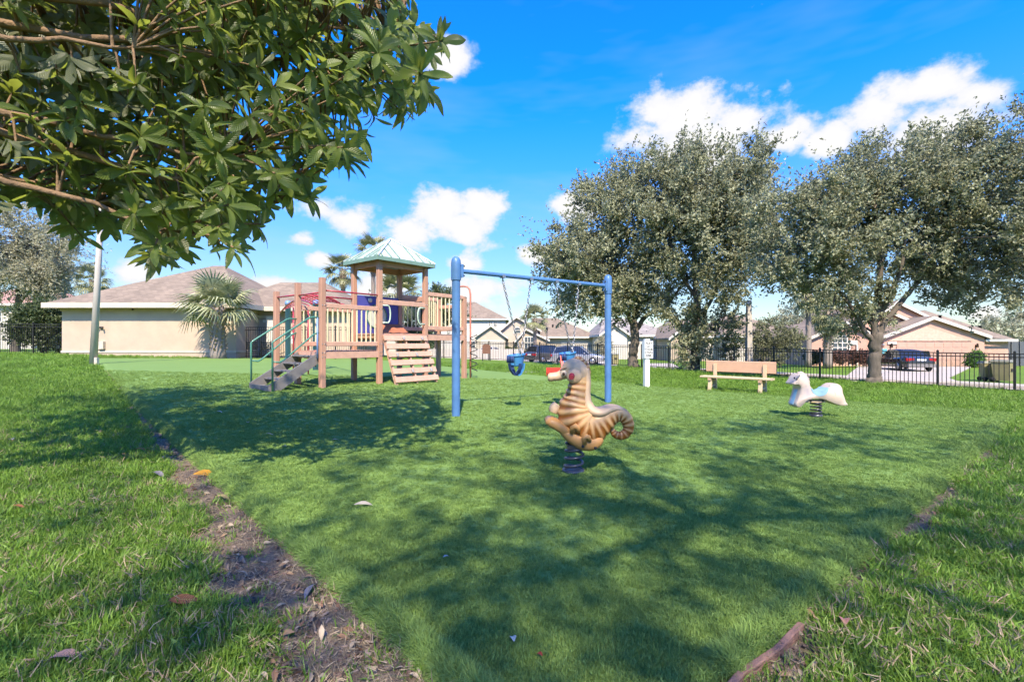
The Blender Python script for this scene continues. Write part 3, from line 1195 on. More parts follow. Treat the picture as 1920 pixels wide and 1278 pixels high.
def fence(name, label, pts, h=1.2, post_gap=1.85, picket_gap=0.113, mat=BLACK, zf=tz, rails=(0.06, 0.9, 0.985)):
    p0 = Vector((*pts[0], float(zf(*pts[0]))))
    root = thing(name, p0, label, 'fence')
    mp = MB().box((-0.03, -0.03, -0.15), (0.03, 0.03, h + 0.05)).add(
        [(-0.036, -0.036, h + 0.05), (0.036, -0.036, h + 0.05), (0.036, 0.036, h + 0.05), (-0.036, 0.036, h + 0.05), (0, 0, h + 0.09)],
        [(3, 2, 1, 0), (0, 1, 4), (1, 2, 4), (2, 3, 4), (3, 0, 4)])
    tmp = mp.build('post', mat)
    pm = tmp.data
    bpy.data.objects.remove(tmp)
    tmp = MB().box((-0.009, -0.009, 0.04), (0.009, 0.009, h - 0.02)).build('picket', mat)
    km = tmp.data
    bpy.data.objects.remove(tmp)
    for (a, b) in zip(pts[:-1], pts[1:]):
        a, b = np.array(a, float), np.array(b, float)
        ln = np.linalg.norm(b - a)
        nb = max(1, round(ln / post_gap))
        ang = math.atan2(b[1] - a[1], b[0] - a[0])
        for i in range(nb + 1):
            q = a + (b - a) * i / nb
            share('post', pm, root, (q[0], q[1], float(zf(*q))), rot=(0, 0, ang))
            if i == nb:
                break
            q2 = a + (b - a) * (i + 1) / nb
            z1, z2 = float(zf(*q)), float(zf(*q2))
            for rr in rails:
                MB().bar((q[0], q[1], z1 + rr * h), (q2[0], q2[1], z2 + rr * h), 0.026, 0.032).build('rail', mat, root)
            nk = round(ln / nb / picket_gap)
            for k in range(1, nk):
                t_ = k / nk
                g = q + (q2 - q) * t_
                share('picket', km, root, (g[0], g[1], z1 + (z2 - z1) * t_), rot=(0, 0, ang))
    return root


FR_END = (18.6, 10.25)
fence('picket_fence', 'black metal picket fence running along the street on the right', [FB, FR_END])
fence('picket_fence', 'black metal picket fence crossing the back of the park behind the swings', [(-6.5, 35.1), (FB[0] - 0.6, FB[1] + 0.36)], picket_gap=0.125)
flat = lambda x, y: 0.42
fence('pool_fence', 'tall black picket fence beside the clubhouse entrance', [(-15.0, 26.9), (-8.2, 26.9)], h=1.75, post_gap=1.7, picket_gap=0.12, zf=lambda x, y: 0.33)
fence('side_fence', 'black picket fence in front of the dark bush at the left edge', [(-32.2, 26.5), (-24.5, 26.5)], h=1.75, post_gap=1.9, picket_gap=0.12, zf=lambda x, y: 0.5)
# white panel fence far back
vf = thing('vinyl_fence', (-3.5, 41, STREET), 'white panelled privacy fence behind the back picket fence', 'fence')
VIN = pmat('white vinyl', (0.48, 0.45, 0.40), rough=0.5, var=0.05)
for i in range(10):
    x = -7.5 + i * 0.85
    MB().box((x, 41.0, STREET - 0.1), (x + 0.845, 41.04, STREET + 1.45)).build('fence_panel', VIN, vf)
    MB().box((x - 0.05, 40.95, STREET - 0.1), (x + 0.05, 40.998, STREET + 1.55)).build('fence_post', VIN, vf)

# ================================================================== PLAY STRUCTURE
AX = Vector((0.64, 0.768, 0))
BX = Vector((-0.768, 0.64, 0))
PO = Vector((-3.5, 12.67, 0))
PO.z = float(tz(PO.x, PO.y)) + TH


def U(u, v_, z=0.0):
    return PO + AX * u + BX * v_ + Vector((0, 0, z))


WOOD = pmat('brown recycled lumber', (0.43, 0.235, 0.16), rough=0.75, var=0.10, scale=5, bump=0.25, bscale=45, dirt=0.15, stretch=(1, 1, 0.3))
WOODL = pmat('sun faded lumber', (0.52, 0.305, 0.22), rough=0.8, var=0.12, scale=7, bump=0.25, bscale=45, dirt=0.12)
YEL = pmat('pale yellow balusters', (0.66, 0.58, 0.37), rough=0.5, var=0.06)
PURP = pmat('purple plastic panel', (0.065, 0.07, 0.30), rough=0.4, var=0.08)
REDM = pmat('faded red metal', (0.36, 0.035, 0.05), rough=0.4, var=0.15, coat=0.2)
BLUEP = pmat('powder blue post', (0.17, 0.29, 0.55), rough=0.4, var=0.08, coat=0.2)
GRN = pmat('teal green rail', (0.06, 0.20, 0.14), rough=0.35, var=0.12, coat=0.3)
GRNL = pmat('pale green grips', (0.45, 0.58, 0.46), rough=0.4, var=0.1)
GREY = pmat('grey coated steel', (0.17, 0.16, 0.155), rough=0.6, var=0.15, bump=0.15, bscale=60)
DECKM = pmat('dark coated deck', (0.06, 0.05, 0.05), rough=0.7, var=0.2)
ROOFG = pmat('pale green metal roof', (0.47, 0.54, 0.49), rough=0.3, var=0.06, metal=0.1, spec=0.6)
ROOFE = pmat('green metal edge', (0.17, 0.28, 0.22), rough=0.35, var=0.1)
STEEL = pmat('galvanised steel', (0.34, 0.34, 0.35), rough=0.35, metal=0.8, var=0.15, scale=20)
HOLD = pmat('grey climbing hold', (0.28, 0.27, 0.27), rough=0.7)

play = thing('play_structure', PO, 'wooden play tower with green roof, stairs, yellow railings and climbing wall', 'playground')
PWD = 0.13


def post(u, v_, h, mat=WOOD, w=PWD, name='post', z0=-0.1):
    return MB().bar(U(u, v_, z0), U(u, v_, h), w, w, hint=AX, ch=0.012).build(name, mat, play)


U0, U1, U2, V1 = -1.6, 1.55, 3.12, 1.2
for (u, v_, h) in ((0, 0, 3.3), (0, V1, 3.3), (U1, 0, 3.3), (U1, V1, 3.3), (U0, 0, 2.63), (U0, V1, 2.6), (U0, 2.4, 2.46), (U2, 0, 2.52), (U2, V1, 2.5)):
    post(u, v_, h)
ZD1, ZD2 = 0.87, 1.32

# decks: fascia boards and planks
for (ua, ub, zd) in ((U0, 0, ZD1), (0, U1, ZD2), (U1, U2, ZD2)):
    for v_ in (0, V1):
        s_ = -1 if v_ == 0 else 1
        MB().bar(U(ua + 0.07, v_ + 0.03 * s_, zd - 0.09), U(ub - 0.07, v_ + 0.03 * s_, zd - 0.09), 0.05, 0.16).build('fascia_board', WOODL, play)
    n = max(3, round((ub - ua) / 0.145))
    for i in range(n):
        u = ua + (ub - ua) * (i + 0.5) / n
        MB().bar(U(u, 0.07, zd - 0.005), U(u, V1 - 0.07, zd - 0.005), (ub - ua) / n - 0.012, 0.04).build('deck_plank', WOODL if i % 3 else WOOD, play)
for u, zd in ((U0, ZD1), (0, ZD1), (U1, ZD2), (U2, ZD2)):
    MB().bar(U(u, 0.07, zd - 0.09), U(u, V1 - 0.07, zd - 0.09), 0.05, 0.16).build('end_board', WOODL, play)


def railing(ua, va, ub, vb, z0, z1, n):
    a, b = Vector((ua, va)), Vector((ub, vb))
    d = (b - a).normalized() * 0.07
    a, b = a + d, b - d
    MB().bar(U(a.x, a.y, z1 - 0.06), U(b.x, b.y, z1 - 0.06), 0.06, 0.11, ch=0.008).build('top_rail', WOODL, play)
    MB().bar(U(a.x, a.y, z0 + 0.06), U(b.x, b.y, z0 + 0.06), 0.06, 0.11, ch=0.008).build('bottom_rail', WOODL, play)
    for i in range(n):
        q = a + (b - a) * (i + 0.5) / n
        MB().bar(U(q.x, q.y, z0 + 0.11), U(q.x, q.y, z1 - 0.11), 0.034, 0.034, hint=AX, ch=0.008).build('baluster', YEL, play)


railing(U0, 0, 0, 0, 0.99, 2.03, 11)
railing(U0, V1, 0, V1, 0.99, 2.03, 9)
railing(U1, 0, U2, 0, 1.45, 2.55, 9)
railing(U1, V1, U2, V1, 1.45, 2.55, 9)
railing(U2, 0, U2, V1, 1.45, 2.3, 6)

# tower: cross bars, roof beams
MB().bar(U(0.066, -0.03, 2.16), U(U1 - 0.066, -0.03, 2.16), 0.05, 0.13, ch=0.006).build('cross_bar', WOODL, play)
MB().bar(U(U1, 0.066, 2.34), U(U1, V1 - 0.066, 2.34), 0.05, 0.13, ch=0.006).build('cross_bar', WOOD, play)
for (a, b) in (((0, 0), (U1, 0)), ((0, V1), (U1, V1)), ((0, 0), (0, V1)), ((U1, 0), (U1, V1))):
    d = Vector((b[0] - a[0], b[1] - a[1])).normalized()
    o_ = Vector((d.y, -d.x)) * 0.0
    MB().bar(U(a[0] + d.x * 0.07 + o_.x, a[1] + d.y * 0.07 + o_.y, 3.2), U(b[0] - d.x * 0.07 + o_.x, b[1] - d.y * 0.07 + o_.y, 3.2), 0.05, 0.17).build('roof_beam', WOOD, play)
oh = 0.2
C4 = [U(-oh, -oh, 3.33), U(U1 + oh, -oh, 3.33), U(U1 + oh, V1 + oh, 3.33), U(-oh, V1 + oh, 3.33)]
APX = U(U1 / 2, V1 / 2, 4.02)
rf = None
for i in range(4):
    a, b = C4[i], C4[(i + 1) % 4]
    nrm = (b - a).cross(APX - a).normalized()
    mb = MB()
    mb.add([a, b, APX, a - nrm * 0.012, b - nrm * 0.012, APX - nrm * 0.012], [(0, 1, 2), (5, 4, 3), (0, 3, 4, 1)])
    rf = mb.build('roof_panel', ROOFG, play)
    mid = (a + b) / 2
    base = b - a
    for k in range(-3, 4):
        s_ = k / 3.6
        p = mid + base * 0.5 * s_
        tp_ = p + (APX - mid) * (1 - abs(s_)) * 0.97
        MB().bar(p + nrm * 0.012, tp_ + nrm * 0.012, 0.016, 0.03, hint=nrm).build('roof_seam', ROOFE if k else ROOFG, rf)
    MB().bar(a + nrm * 0.016, APX + nrm * 0.016, 0.05, 0.04, hint=nrm).build('hip_cap', ROOFG, rf)
    MB().bar(a - Vector((0, 0, 0.045)), b - Vector((0, 0, 0.045)), 0.03, 0.10).build('eave_trim', ROOFE, rf)

# purple panel with a bubble window, on the far side of the tower
pl = MB()
P0, P1 = U(0.07, V1 - 0.01, 0), U(U1 - 0.07, V1 - 0.01, 0)
pd = (P1 - P0)
rw_, cz_ = 0.34, 1.84
cc = P0 + pd * 0.46
n = 28
outer, inner = [], []
corners = [(-pd.length * 0.46, 1.33), (pd.length * 0.54, 1.33), (pd.length * 0.54, 2.42), (-pd.length * 0.46, 2.42)]
e = pd.normalized()
angs = sorted([2 * math.pi * k / 24 for k in range(24)] + [math.atan2(zc - cz_, xc) % (2 * math.pi) for xc, zc in corners])
n = len(angs)
for a in angs:
    ca, sa = math.cos(a), math.sin(a)
    tx = min((corners[1][0] / ca) if ca > 1e-6 else 9, (corners[0][0] / ca) if ca < -1e-6 else 9,
             ((2.42 - cz_) / sa) if sa > 1e-6 else 9, ((1.33 - cz_) / sa) if sa < -1e-6 else 9)
    outer.append(cc + e * ca * tx + Vector((0, 0, cz_ + sa * tx)))
    inner.append(cc + e * ca * rw_ + Vector((0, 0, cz_ + sa * rw_)))
for k in range(n):
    j = (k + 1) % n
    q = [outer[k], outer[j], inner[j], inner[k]]
    pl.add(q + [p - BX * 0.02 for p in q], [(0, 1, 2, 3), (7, 6, 5, 4), (0, 4, 5, 1), (2, 6, 7, 3)])
panel = pl.build('purple_panel', PURP, play)
bub = MB()
rings = []
for j in range(7):
    t_ = j / 6 * math.pi / 2 * 0.98
    rings.append([cc + e * math.cos(2 * math.pi * k / n) * rw_ * math.cos(t_) + Vector((0, 0, cz_ + math.sin(2 * math.pi * k / n) * rw_ * math.cos(t_))) - BX * (0.02 - 0.22 * math.sin(t_)) for k in range(n)])
bub.loft(rings)
BUB = pmat('clouded clear plastic', (0.50, 0.53, 0.45), rough=0.25, var=0.12, spec=0.6)
bub.build('bubble_window', BUB, panel)
MB().tube([inner[k % n] - BX * 0.03 for k in range(n + 1)], 0.018, 6).build('window_ring', GRN, panel)
for s_ in (0.3, 0.62):
    MB().lathe(P0 + pd * s_ + Vector((0, 0, 2.3)) - BX * 0.022, [(0.07, 0), (0.07, 0.012), (0.02, 0.03)], n=12, axis=-BX).build('bolt_cap', TRIM, panel)

# hand grips either side of the climbing wall
for (u, s_) in ((0.0, 1), (U1, -1)):
    pts = []
    for k in range(9):
        a = math.pi * (k / 8 - 0.5)
        pts.append((0.10 + 0.13 + 0.08 * math.cos(a), 1.84 + 0.23 * math.sin(a)))
    path = [U(u + s_ * 0.066, -0.05, 2.07)] + [U(u + s_ * p, -0.05, z) for p, z in pts[::-1]] + [U(u + s_ * 0.066, -0.05, 1.61)]
    MB().tube(path, 0.02, 8).build('hand_grip', GRNL, play)
# sloping kick boards behind the wall's top
for i in range(3):
    MB().bar(U(0.62 + i * 0.29, 0.5, 1.345), U(0.74 + i * 0.29, V1 - 0.12, 1.62), 0.27, 0.025).build('ramp_board', pmat('orange brown board', (0.34, 0.13, 0.07), rough=0.6), play)

# bolt heads where boards meet the posts
for (u, v_, zs) in ((U0, 0, (.74, .84, 1.05, 1.97)), (0, 0, (.74, .84, 1.05, 1.97, 2.16, 3.2)), (U1, 0, (1.18, 1.28, 2.16, 2.5, 3.2)), (U2, 0, (1.18, 1.28, 1.52, 2.5))):
    for z in zs:
        for du in (-.03, .03):
            MB().lathe(U(u + du, -PWD / 2 - .001, z), [(.013, 0), (.013, .007), (.006, .011)], n=8, axis=-BX).build('bolt_head', STEEL, play)

# climbing wall: six planks on stringers, with holds
VB = -0.62
wt, wb = U(0, -0.05, ZD2 - 0.02), None
for us in (0.12, 0.78, 1.46):
    MB().bar(U(us, -0.02, ZD2 - 0.08), U(us, VB + 0.04, -0.02), 0.045, 0.09, hint=AX.cross(Vector((0, 0, 1)))).build('stringer', WOODL, play)
for i in range(6):
    t_ = (i + 0.45) / 6
    c0, c1 = U(0.06, -0.07 + (VB + 0.04) * t_, (ZD2 - 0.02) * (1 - t_) + 0.0), U(1.52, -0.07 + (VB + 0.04) * t_, (ZD2 - 0.02) * (1 - t_))
    dn = (U(0, VB, 0) - U(0, 0, ZD2)).normalized()
    MB().bar(c0, c1, 0.035, 0.152, hint=dn, ch=0.006).build('climbing_plank', WOODL, play)
for (t_, s_) in ((0.08, 0.42), (0.08, 0.86), (0.42, 0.18), (0.42, 0.62), (0.75, 0.42), (0.75, 0.86)):
    p = U(0.06 + 1.46 * s_, -0.10 + (VB + 0.04) * t_, (ZD2 - 0.02) * (1 - t_) + 0.01)
    mb = MB()
    mb.ball(p, (0.045, 0.04, 0.05), 8, 6)
    mb.ball(p + Vector((0.02, -0.02, -0.03)), (0.035, 0.03, 0.035), 8, 6)
    mb.build('climbing_hold', HOLD, play)

# stairs on the left: steel stringers, treads, green handrails
ub_ = U0 - 1.12
stair = None
for v_ in (0.1, V1 - 0.1):
    mb = MB()
    prof = [(U0 - 0.05, ZD1 - 0.02), (U0 - 0.05, ZD1 - 0.28), (ub_ + 0.12, -0.03), (ub_ - 0.08, -0.03), (ub_ - 0.08, 0.14)]
    mb.prism([U(u, v_ - 0.02, z) for u, z in prof], BX * 0.04)
    mb.build('stair_stringer', GREY, play)
for i in range(5):
    t_ = (i + 0.6) / 5
    u, z = ub_ + (U0 - ub_) * t_ - 0.02, ZD1 * t_ - 0.04
    MB().bar(U(u, 0.125, z), U(u, V1 - 0.125, z), 0.21, 0.035).build('stair_tread', GREY, play)
MB().bar(U(ub_ - 0.075, 0.125, 0.05), U(ub_ - 0.075, V1 - 0.125, 0.05), 0.025, 0.14).build('toe_board', GREY, play)
for v_ in (0.04, V1 - 0.04):
    ug = ub_ - 0.02
    MB().tube([U(ug, v_, -0.05), U(ug, v_, 1.08), U(ug + 0.05, v_, 1.13), U(U0 - 0.30, v_, 1.66), U(U0 - 0.22, v_, 1.68), U(U0 - 0.05, v_, 1.68)], 0.022, 8).build('handrail', GRN, play)
    MB().tube([U(ug, v_ + 0.001, 0.66), U(ug + 0.16, v_, 0.64), U(ug + 0.26, v_, 0.70), U(U0 - 0.2, v_, 1.27), U(U0 - 0.06, v_, 1.33)], 0.02, 8).build('mid_rail', GRN, play)
MB().tube([U(U0 - 0.1, 0.04, 1.68), U(U0 - 0.1, 0.04, 0.7)], 0.022, 8).build('rail_post', BLUEP, play)

# red bars between post tops
for (a, b, z) in (((U0, 0), (0, 0), 2.33), ((U0, 0), (U0, V1), 2.28), ((U0, V1), (U0, 2.4), 2.3), ((U0, V1), (0, V1), 2.3)):
    MB().tube([U(a[0], a[1], z), U(b[0], b[1], z)], 0.021, 8).build('red_bar', REDM, play)

# arched overhead ladder running back to two blue posts
LA, LB = Vector((-5.35, 14.0, 0)), Vector((-8.4, 18.4, 0))
ld_ = (LB - LA).normalized()
lp = Vector((ld_.y, -ld_.x, 0))
zg = 0.14
rails_pts = {}
for s_ in (-0.45, 0.45):
    pts = []
    for k in range(15):
        t_ = k / 14
        p = LA + (LB - LA) * t_ + lp * s_
        pts.append(Vector((p.x, p.y, zg + 2.18 + 0.26 * math.sin(math.pi * t_))))
    rails_pts[s_] = pts
    MB().tube(pts, 0.024, 8).build('ladder_rail', REDM, play)
for k in range(1, 14):
    a, b = rails_pts[-0.45][k], rails_pts[0.45][k]
    m = (a + b) / 2 + Vector((0, 0, 0.20))
    MB().tube([a, a * 0.6 + m * 0.4 + Vector((0, 0, 0.03)), m, b * 0.6 + m * 0.4 + Vector((0, 0, 0.03)), b], 0.017, 6).build('ladder_rung', REDM, play)
for (px, d, h) in ((540, 19.4, 2.62), (592, 17.3, 2.5)):
    p = Vector(((px - 960) / FPX * d, d, 0))
    z = float(tz(p.x, p.y))
    MB().lathe((p.x, p.y, z - 0.1), [(0.105, 0), (0.105, h), (0.12, h), (0.12, h + 0.1), (0.08, h + 0.16), (0.02, h + 0.18)], n=16).build('blue_post', BLUEP, play)
    q = LB + lp * (0.45 if px == 592 else -0.45)
    MB().tube([(p.x, p.y, z + h - 0.15), (q.x, q.y, zg + 2.2)], 0.024, 8).build('ladder_arm', REDM, play)
for (px, d) in ((550, 16.6), (578, 15.2)):
    p = Vector(((px - 960) / FPX * d, d, 0))
    z = float(tz(p.x, p.y))
    MB().tube([(p.x, p.y, z - 0.05), (p.x, p.y, z + 2.25)], 0.026, 8).build('ladder_leg', REDM, play)

# corner climber on the right: red pole curling over the post and a black coil
cpos = U(U2 + 0.16, -0.12, 0)
top = [cpos + Vector((0, 0, z)) for z in (-0.05, 1.2, 2.6)] + [cpos + Vector((-0.03, 0, 2.76)), cpos + Vector((-0.10, 0.03, 2.84)), cpos + Vector((-0.22, 0.06, 2.86)), cpos + Vector((-0.5, 0.2, 2.86))]
MB().tube(top, 0.028, 8).build('climber_pole', pmat('faded orange red pole', (0.48, 0.17, 0.12), rough=0.5, var=0.1), play)
hp = [cpos + Vector((0.10 + 0.11 * math.cos(a), 0.11 * math.sin(a), 0.18 + 1.15 * i / 120)) for i, a in enumerate(np.linspace(0, 2 * math.pi * 5, 121))]
MB().tube(hp, 0.014, 6).build('climber_coil', BLACK, play)
for (u, v_) in ((U0 + 0.02, 0.09), (U0 + 0.02, 0.35)):
    MB().tube([U(u, v_, 0.5), U(u, v_ + 0.05, 0.6), U(u, v_ - 0.02, 0.75), U(u, v_ + 0.04, 0.9)], 0.012, 6).build('cable_loop', REDM, play)

# ================================================================== SWING
BLUE = pmat('blue painted steel', (0.07, 0.175, 0.37), rough=0.42, var=0.14, scale=5, coat=0.2, bump=0.08, bscale=120, dirt=0.45, dirtcol=(0.06, 0.10, 0.17))
SL, SR = G(855, 779), G(1140, 753)
for p in (SL, SR):
    p.z = surf(p.x, p.y)
sw = thing('swing_frame', SL, 'blue steel swing frame with one horizontal beam and two posts', 'swing frame')
TOPH = 2.36
bd = (SR - SL)
bd.z = 0
bl = bd.length
bdn = bd.normalized()
for p in (SL, SR):
    MB().lathe((p.x, p.y, p.z - 0.1), [(0.064, 0), (0.064, TOPH - 0.16)], n=20).build('post', BLUE, sw, angle=40)
    MB().lathe((p.x, p.y, p.z + TOPH - 0.26), [(0.076, 0), (0.078, 0.02), (0.078, 0.26), (0.072, 0.31), (0.055, 0.345), (0.03, 0.365), (0.004, 0.37)], n=20).build('post_cap', BLUE, sw, angle=50)
    s_ = 1 if p is SL else -1
    c = p + Vector((0, 0, TOPH - 0.11)) + bdn * s_ * 0.085
    mb = MB()
    mb.bar(c - Vector((0, 0, 0.10)), c + Vector((0, 0, 0.10)), 0.11, 0.05, hint=bdn, ch=0.008)
    br_ = mb.build('beam_clamp', BLUE, sw)
    for dz in (-0.075, 0.075):
        for dy in (-0.04, 0.04):
            q = c + Vector((0, 0, dz)) + bdn.cross(Vector((0, 0, 1))) * dy
            MB().tube([q - bdn * 0.035, q + bdn * 0.035 * 1.2], 0.014, 6).build('clamp_bolt', DARK, br_)
ZB = SL.z + TOPH - 0.11
bmA = Vector((SL.x, SL.y, ZB)) + bdn * 0.08
bmB = Vector((SR.x, SR.y, SR.z + TOPH - 0.11)) - bdn * 0.08
MB().tube([bmA, bmB], 0.036, 16).build('beam', BLUE, sw, angle=40)


def chain(pa, pb, pitch=0.055):
    """links turned by turns, one mesh"""
    mb = MB()
    pa, pb = Vector(pa), Vector(pb)
    n = int((pb - pa).length / pitch)
    x, y, z = basis(pb - pa)
    for i in range(n):
        c = pa + (pb - pa) * (i + 0.5) / n
        sx = x if i % 2 else y
        pts = []
        for k in range(9):
            a = 2 * math.pi * k / 8
            pts.append(c + sx * math.cos(a) * 0.017 + z * math.sin(a) * pitch * 0.66)
        mb.tube(pts, 0.0065, 4, caps=False)
    return mb


BLUES = pmat('blue rubber seat', (0.045, 0.20, 0.42), rough=0.5, var=0.12, scale=9)
NAVY = pmat('navy rubber seat edge', (0.02, 0.045, 0.14), rough=0.6)


def bucket_swing(label, t_a, t_b, seat_px, seat_py, with_red=False):
    """full bucket seat on two chains hung from the beam at fractions t_a and t_b"""
    A = bmA + (bmB - bmA) * t_a
    B = bmA + (bmB - bmA) * t_b
    mid = (A + B) / 2
    d = mid.y + 0.15
    sc_ = W(seat_px, seat_py, d)
    root = thing('bucket_swing', (sc_.x, sc_.y, sc_.z - 0.3), label, 'swing')
    side = bdn
    fw = Vector((side.y, -side.x, 0))
    if fw.y > 0:
        fw = -fw
    fw = -Vector((0.62, 0.78, 0))        # the way the child faces, towards the left front
    fw = Vector((-0.85, -0.52, 0)).normalized()
    sd = Vector((0, 0, 1)).cross(fw).normalized()
    # seat shell: a curved cup with leg holes, made as loops
    prof = []
    body = MB()
    rings = []
    for j in range(9):
        h = j / 8
        row = []
        for k in range(19):
            a = R(-62) + R(304) * k / 18 - R(90)
            a = R(40) + R(280) * k / 18                 # open towards the front
            rr = 0.15 * (0.72 + 0.28 * h)
            row.append(sc_ + (fw * math.cos(a) + sd * math.sin(a)) * rr + Vector((0, 0, -0.03 + 0.19 * h + 0.02 * math.cos(a - math.pi) * h)))
        rings.append(row)
    vs = [p for r_ in rings for p in r_]
    f = []
    for j in range(8):
        for k in range(18):
            f.append((j * 19 + k, j * 19 + k + 1, (j + 1) * 19 + k + 1, (j + 1) * 19 + k))
    body.add(vs, f, True)
    o = body.build('seat_back', BLUES, root)
    o.modifiers.new('thick', 'SOLIDIFY').thickness = 0.016
    MB().tube([rings[8][k] for k in range(19)], 0.014, 6).build('rim', BLUES, root)
    # front guard panel and crotch straps forming the leg holes
    mb = MB()
    fr_ = []
    for k in range(9):
        a = R(-44) + R(88) * k / 8
        fr_.append(sc_ + (fw * math.cos(a) + sd * math.sin(a)) * 0.15)
    for k in range(8):
        q = [fr_[k] + Vector((0, 0, 0.03)), fr_[k + 1] + Vector((0, 0, 0.03)), fr_[k + 1] + Vector((0, 0, 0.15)), fr_[k] + Vector((0, 0, 0.15))]
        mb.add(q, [(0, 1, 2, 3)], True)
    g = mb.build('front_guard', NAVY, root)
    g.modifiers.new('thick', 'SOLIDIFY').thickness = 0.018
    for (p0, w) in ((sc_ + fw * 0.14, 0.07), (sc_ - fw * 0.12, 0.17), (sc_ + sd * 0.13, 0.045), (sc_ - sd * 0.13, 0.045)):
        q = sc_ + (p0 - sc_) * 0.35 + Vector((0, 0, -0.17))
        pts = [p0 + Vector((0, 0, 0.02)), p0 * 0.85 + sc_ * 0.15 + Vector((0, 0, -0.08)), q, sc_ + Vector((0, 0, -0.185))]
        mb = MB()
        hint = (p0 - sc_).normalized()
        for a, b in zip(pts[:-1], pts[1:]):
            mb.bar(a, b, w, 0.018, hint=hint)
        mb.build('seat_strap', BLUES if w > 0.1 else NAVY, root)
    for s_, top_ in ((-1, A), (1, B)):
        top2 = top_ if True else top_
        e1 = sc_ + sd * 0.145 * (1 if (sc_ + sd - top_).length < (sc_ - sd - top_).length else -1) + Vector((0, 0, 0.15))
        chain(top_ - Vector((0, 0, 0.09)), e1).build('chain', STEEL, root)
        mb = MB()
        mb.tube([top_ + Vector((0, 0, -0.035)), top_ + Vector((0, 0, -0.10))], 0.014, 6)
        mb.bar(top_ - bdn * 0.03 - Vector((0, 0, 0.02)), top_ + bdn * 0.03 - Vector((0, 0, 0.02)), 0.09, 0.05)
        mb.build('hanger', STEEL, root)
        if with_red:
            pass
    if with_red:
        RED = pmat('red plastic seat', (0.55, 0.045, 0.03), rough=0.45, var=0.08)
        c = W(1046, 704, sc_.y - 0.25)
        mb = MB()
        # curved belt seat of the facing grown-up's place
        rows = []
        for k in range(11):
            a = -1 + 2 * k / 10
            zz = 0.055 * a * a
            rows.append([c + Vector((a * 0.19, 0.10, zz)), c + Vector((a * 0.19, -0.10, zz)), c + Vector((a * 0.19, -0.10, zz - 0.014)), c + Vector((a * 0.19, 0.10, zz - 0.014))])
        mb.loft(rows, smooth=False)
        mb.build('belt_seat', RED, root)
        mb = MB()
        mb.box((c.x - 0.2, c.y + 0.10, c.z - 0.01), (c.x + 0.13, c.y + 0.12, c.z + 0.14))
        mb.build('belt_back', RED, root)
        mb = MB()
        mb.bar(c + Vector((0.10, 0.05, 0.03)), sc_ + fw * 0.14 + Vector((0, 0, 0.12)), 0.05, 0.012, hint=Vector((0, 1, 0)))
        mb.bar(c + Vector((0.17, -0.02, 0.05)), sc_ + fw * 0.15 + Vector((0, 0, 0.02)), 0.05, 0.012, hint=Vector((0, 1, 0)))
        mb.build('strap', RED, root)
    return root


bucket_swing('blue bucket swing seat hanging free in the left bay', 0.25, 0.43, 968, 683)
bucket_swing('blue bucket swing with red belt seat, behind the seahorse head', 0.61, 0.78, 1064, 678, with_red=True)
mt = G(975, 697.5)  # centre of a thin pale oval patch laid on the turf
MB().prism([mt + Vector((0.75 * math.cos(a), 0.45 * math.sin(a), 0.0)) for a in np.linspace(0, 2 * math.pi, 25)[:-1]], (0, 0, 0.012)).build(
    'pale_patch', pmat('pale ground patch', (0.46, 0.44, 0.36), rough=0.9, dirt=0.3))
tag(bpy.data.objects['pale_patch'], 'pale flat patch on the turf far behind the left bucket swing', 'mat')


# ================================================================== SPRING RIDERS
def crom(pts, m):
    """Catmull-Rom through rows of numbers"""
    P = np.array(pts, float)
    P = np.vstack([2 * P[0] - P[1], P, 2 * P[-1] - P[-2]])
    out = []
    n = len(P) - 3
    for i in range(n):
        p0, p1, p2, p3 = P[i:i + 4]
        k = m if i < n - 1 else m + 1
        for t_ in np.arange(k) / m:
            out.append(0.5 * ((2 * p1) + (-p0 + p2) * t_ + (2 * p0 - 5 * p1 + 4 * p2 - p3) * t_ ** 2 + (-p0 + 3 * p1 - 3 * p2 + p3) * t_ ** 3))
    return np.array(out)


def spring(root, base, rad, h, turns, wire, mat, name='spring', lean=(0, 0)):
    pts = []
    n = int(turns * 18)
    for i in range(n + 1):
        t_ = i / n
        a = 2 * math.pi * turns * t_
        pts.append(Vector(base) + Vector((rad * math.cos(a) + lean[0] * t_, rad * math.sin(a) + lean[1] * t_, h * t_)))
    return MB().tube(pts, wire, 8).build(name, mat, root)


SPR = pmat('black coil spring', (0.07, 0.07, 0.075), rough=0.3, var=0.2, metal=0.3, spec=0.6)


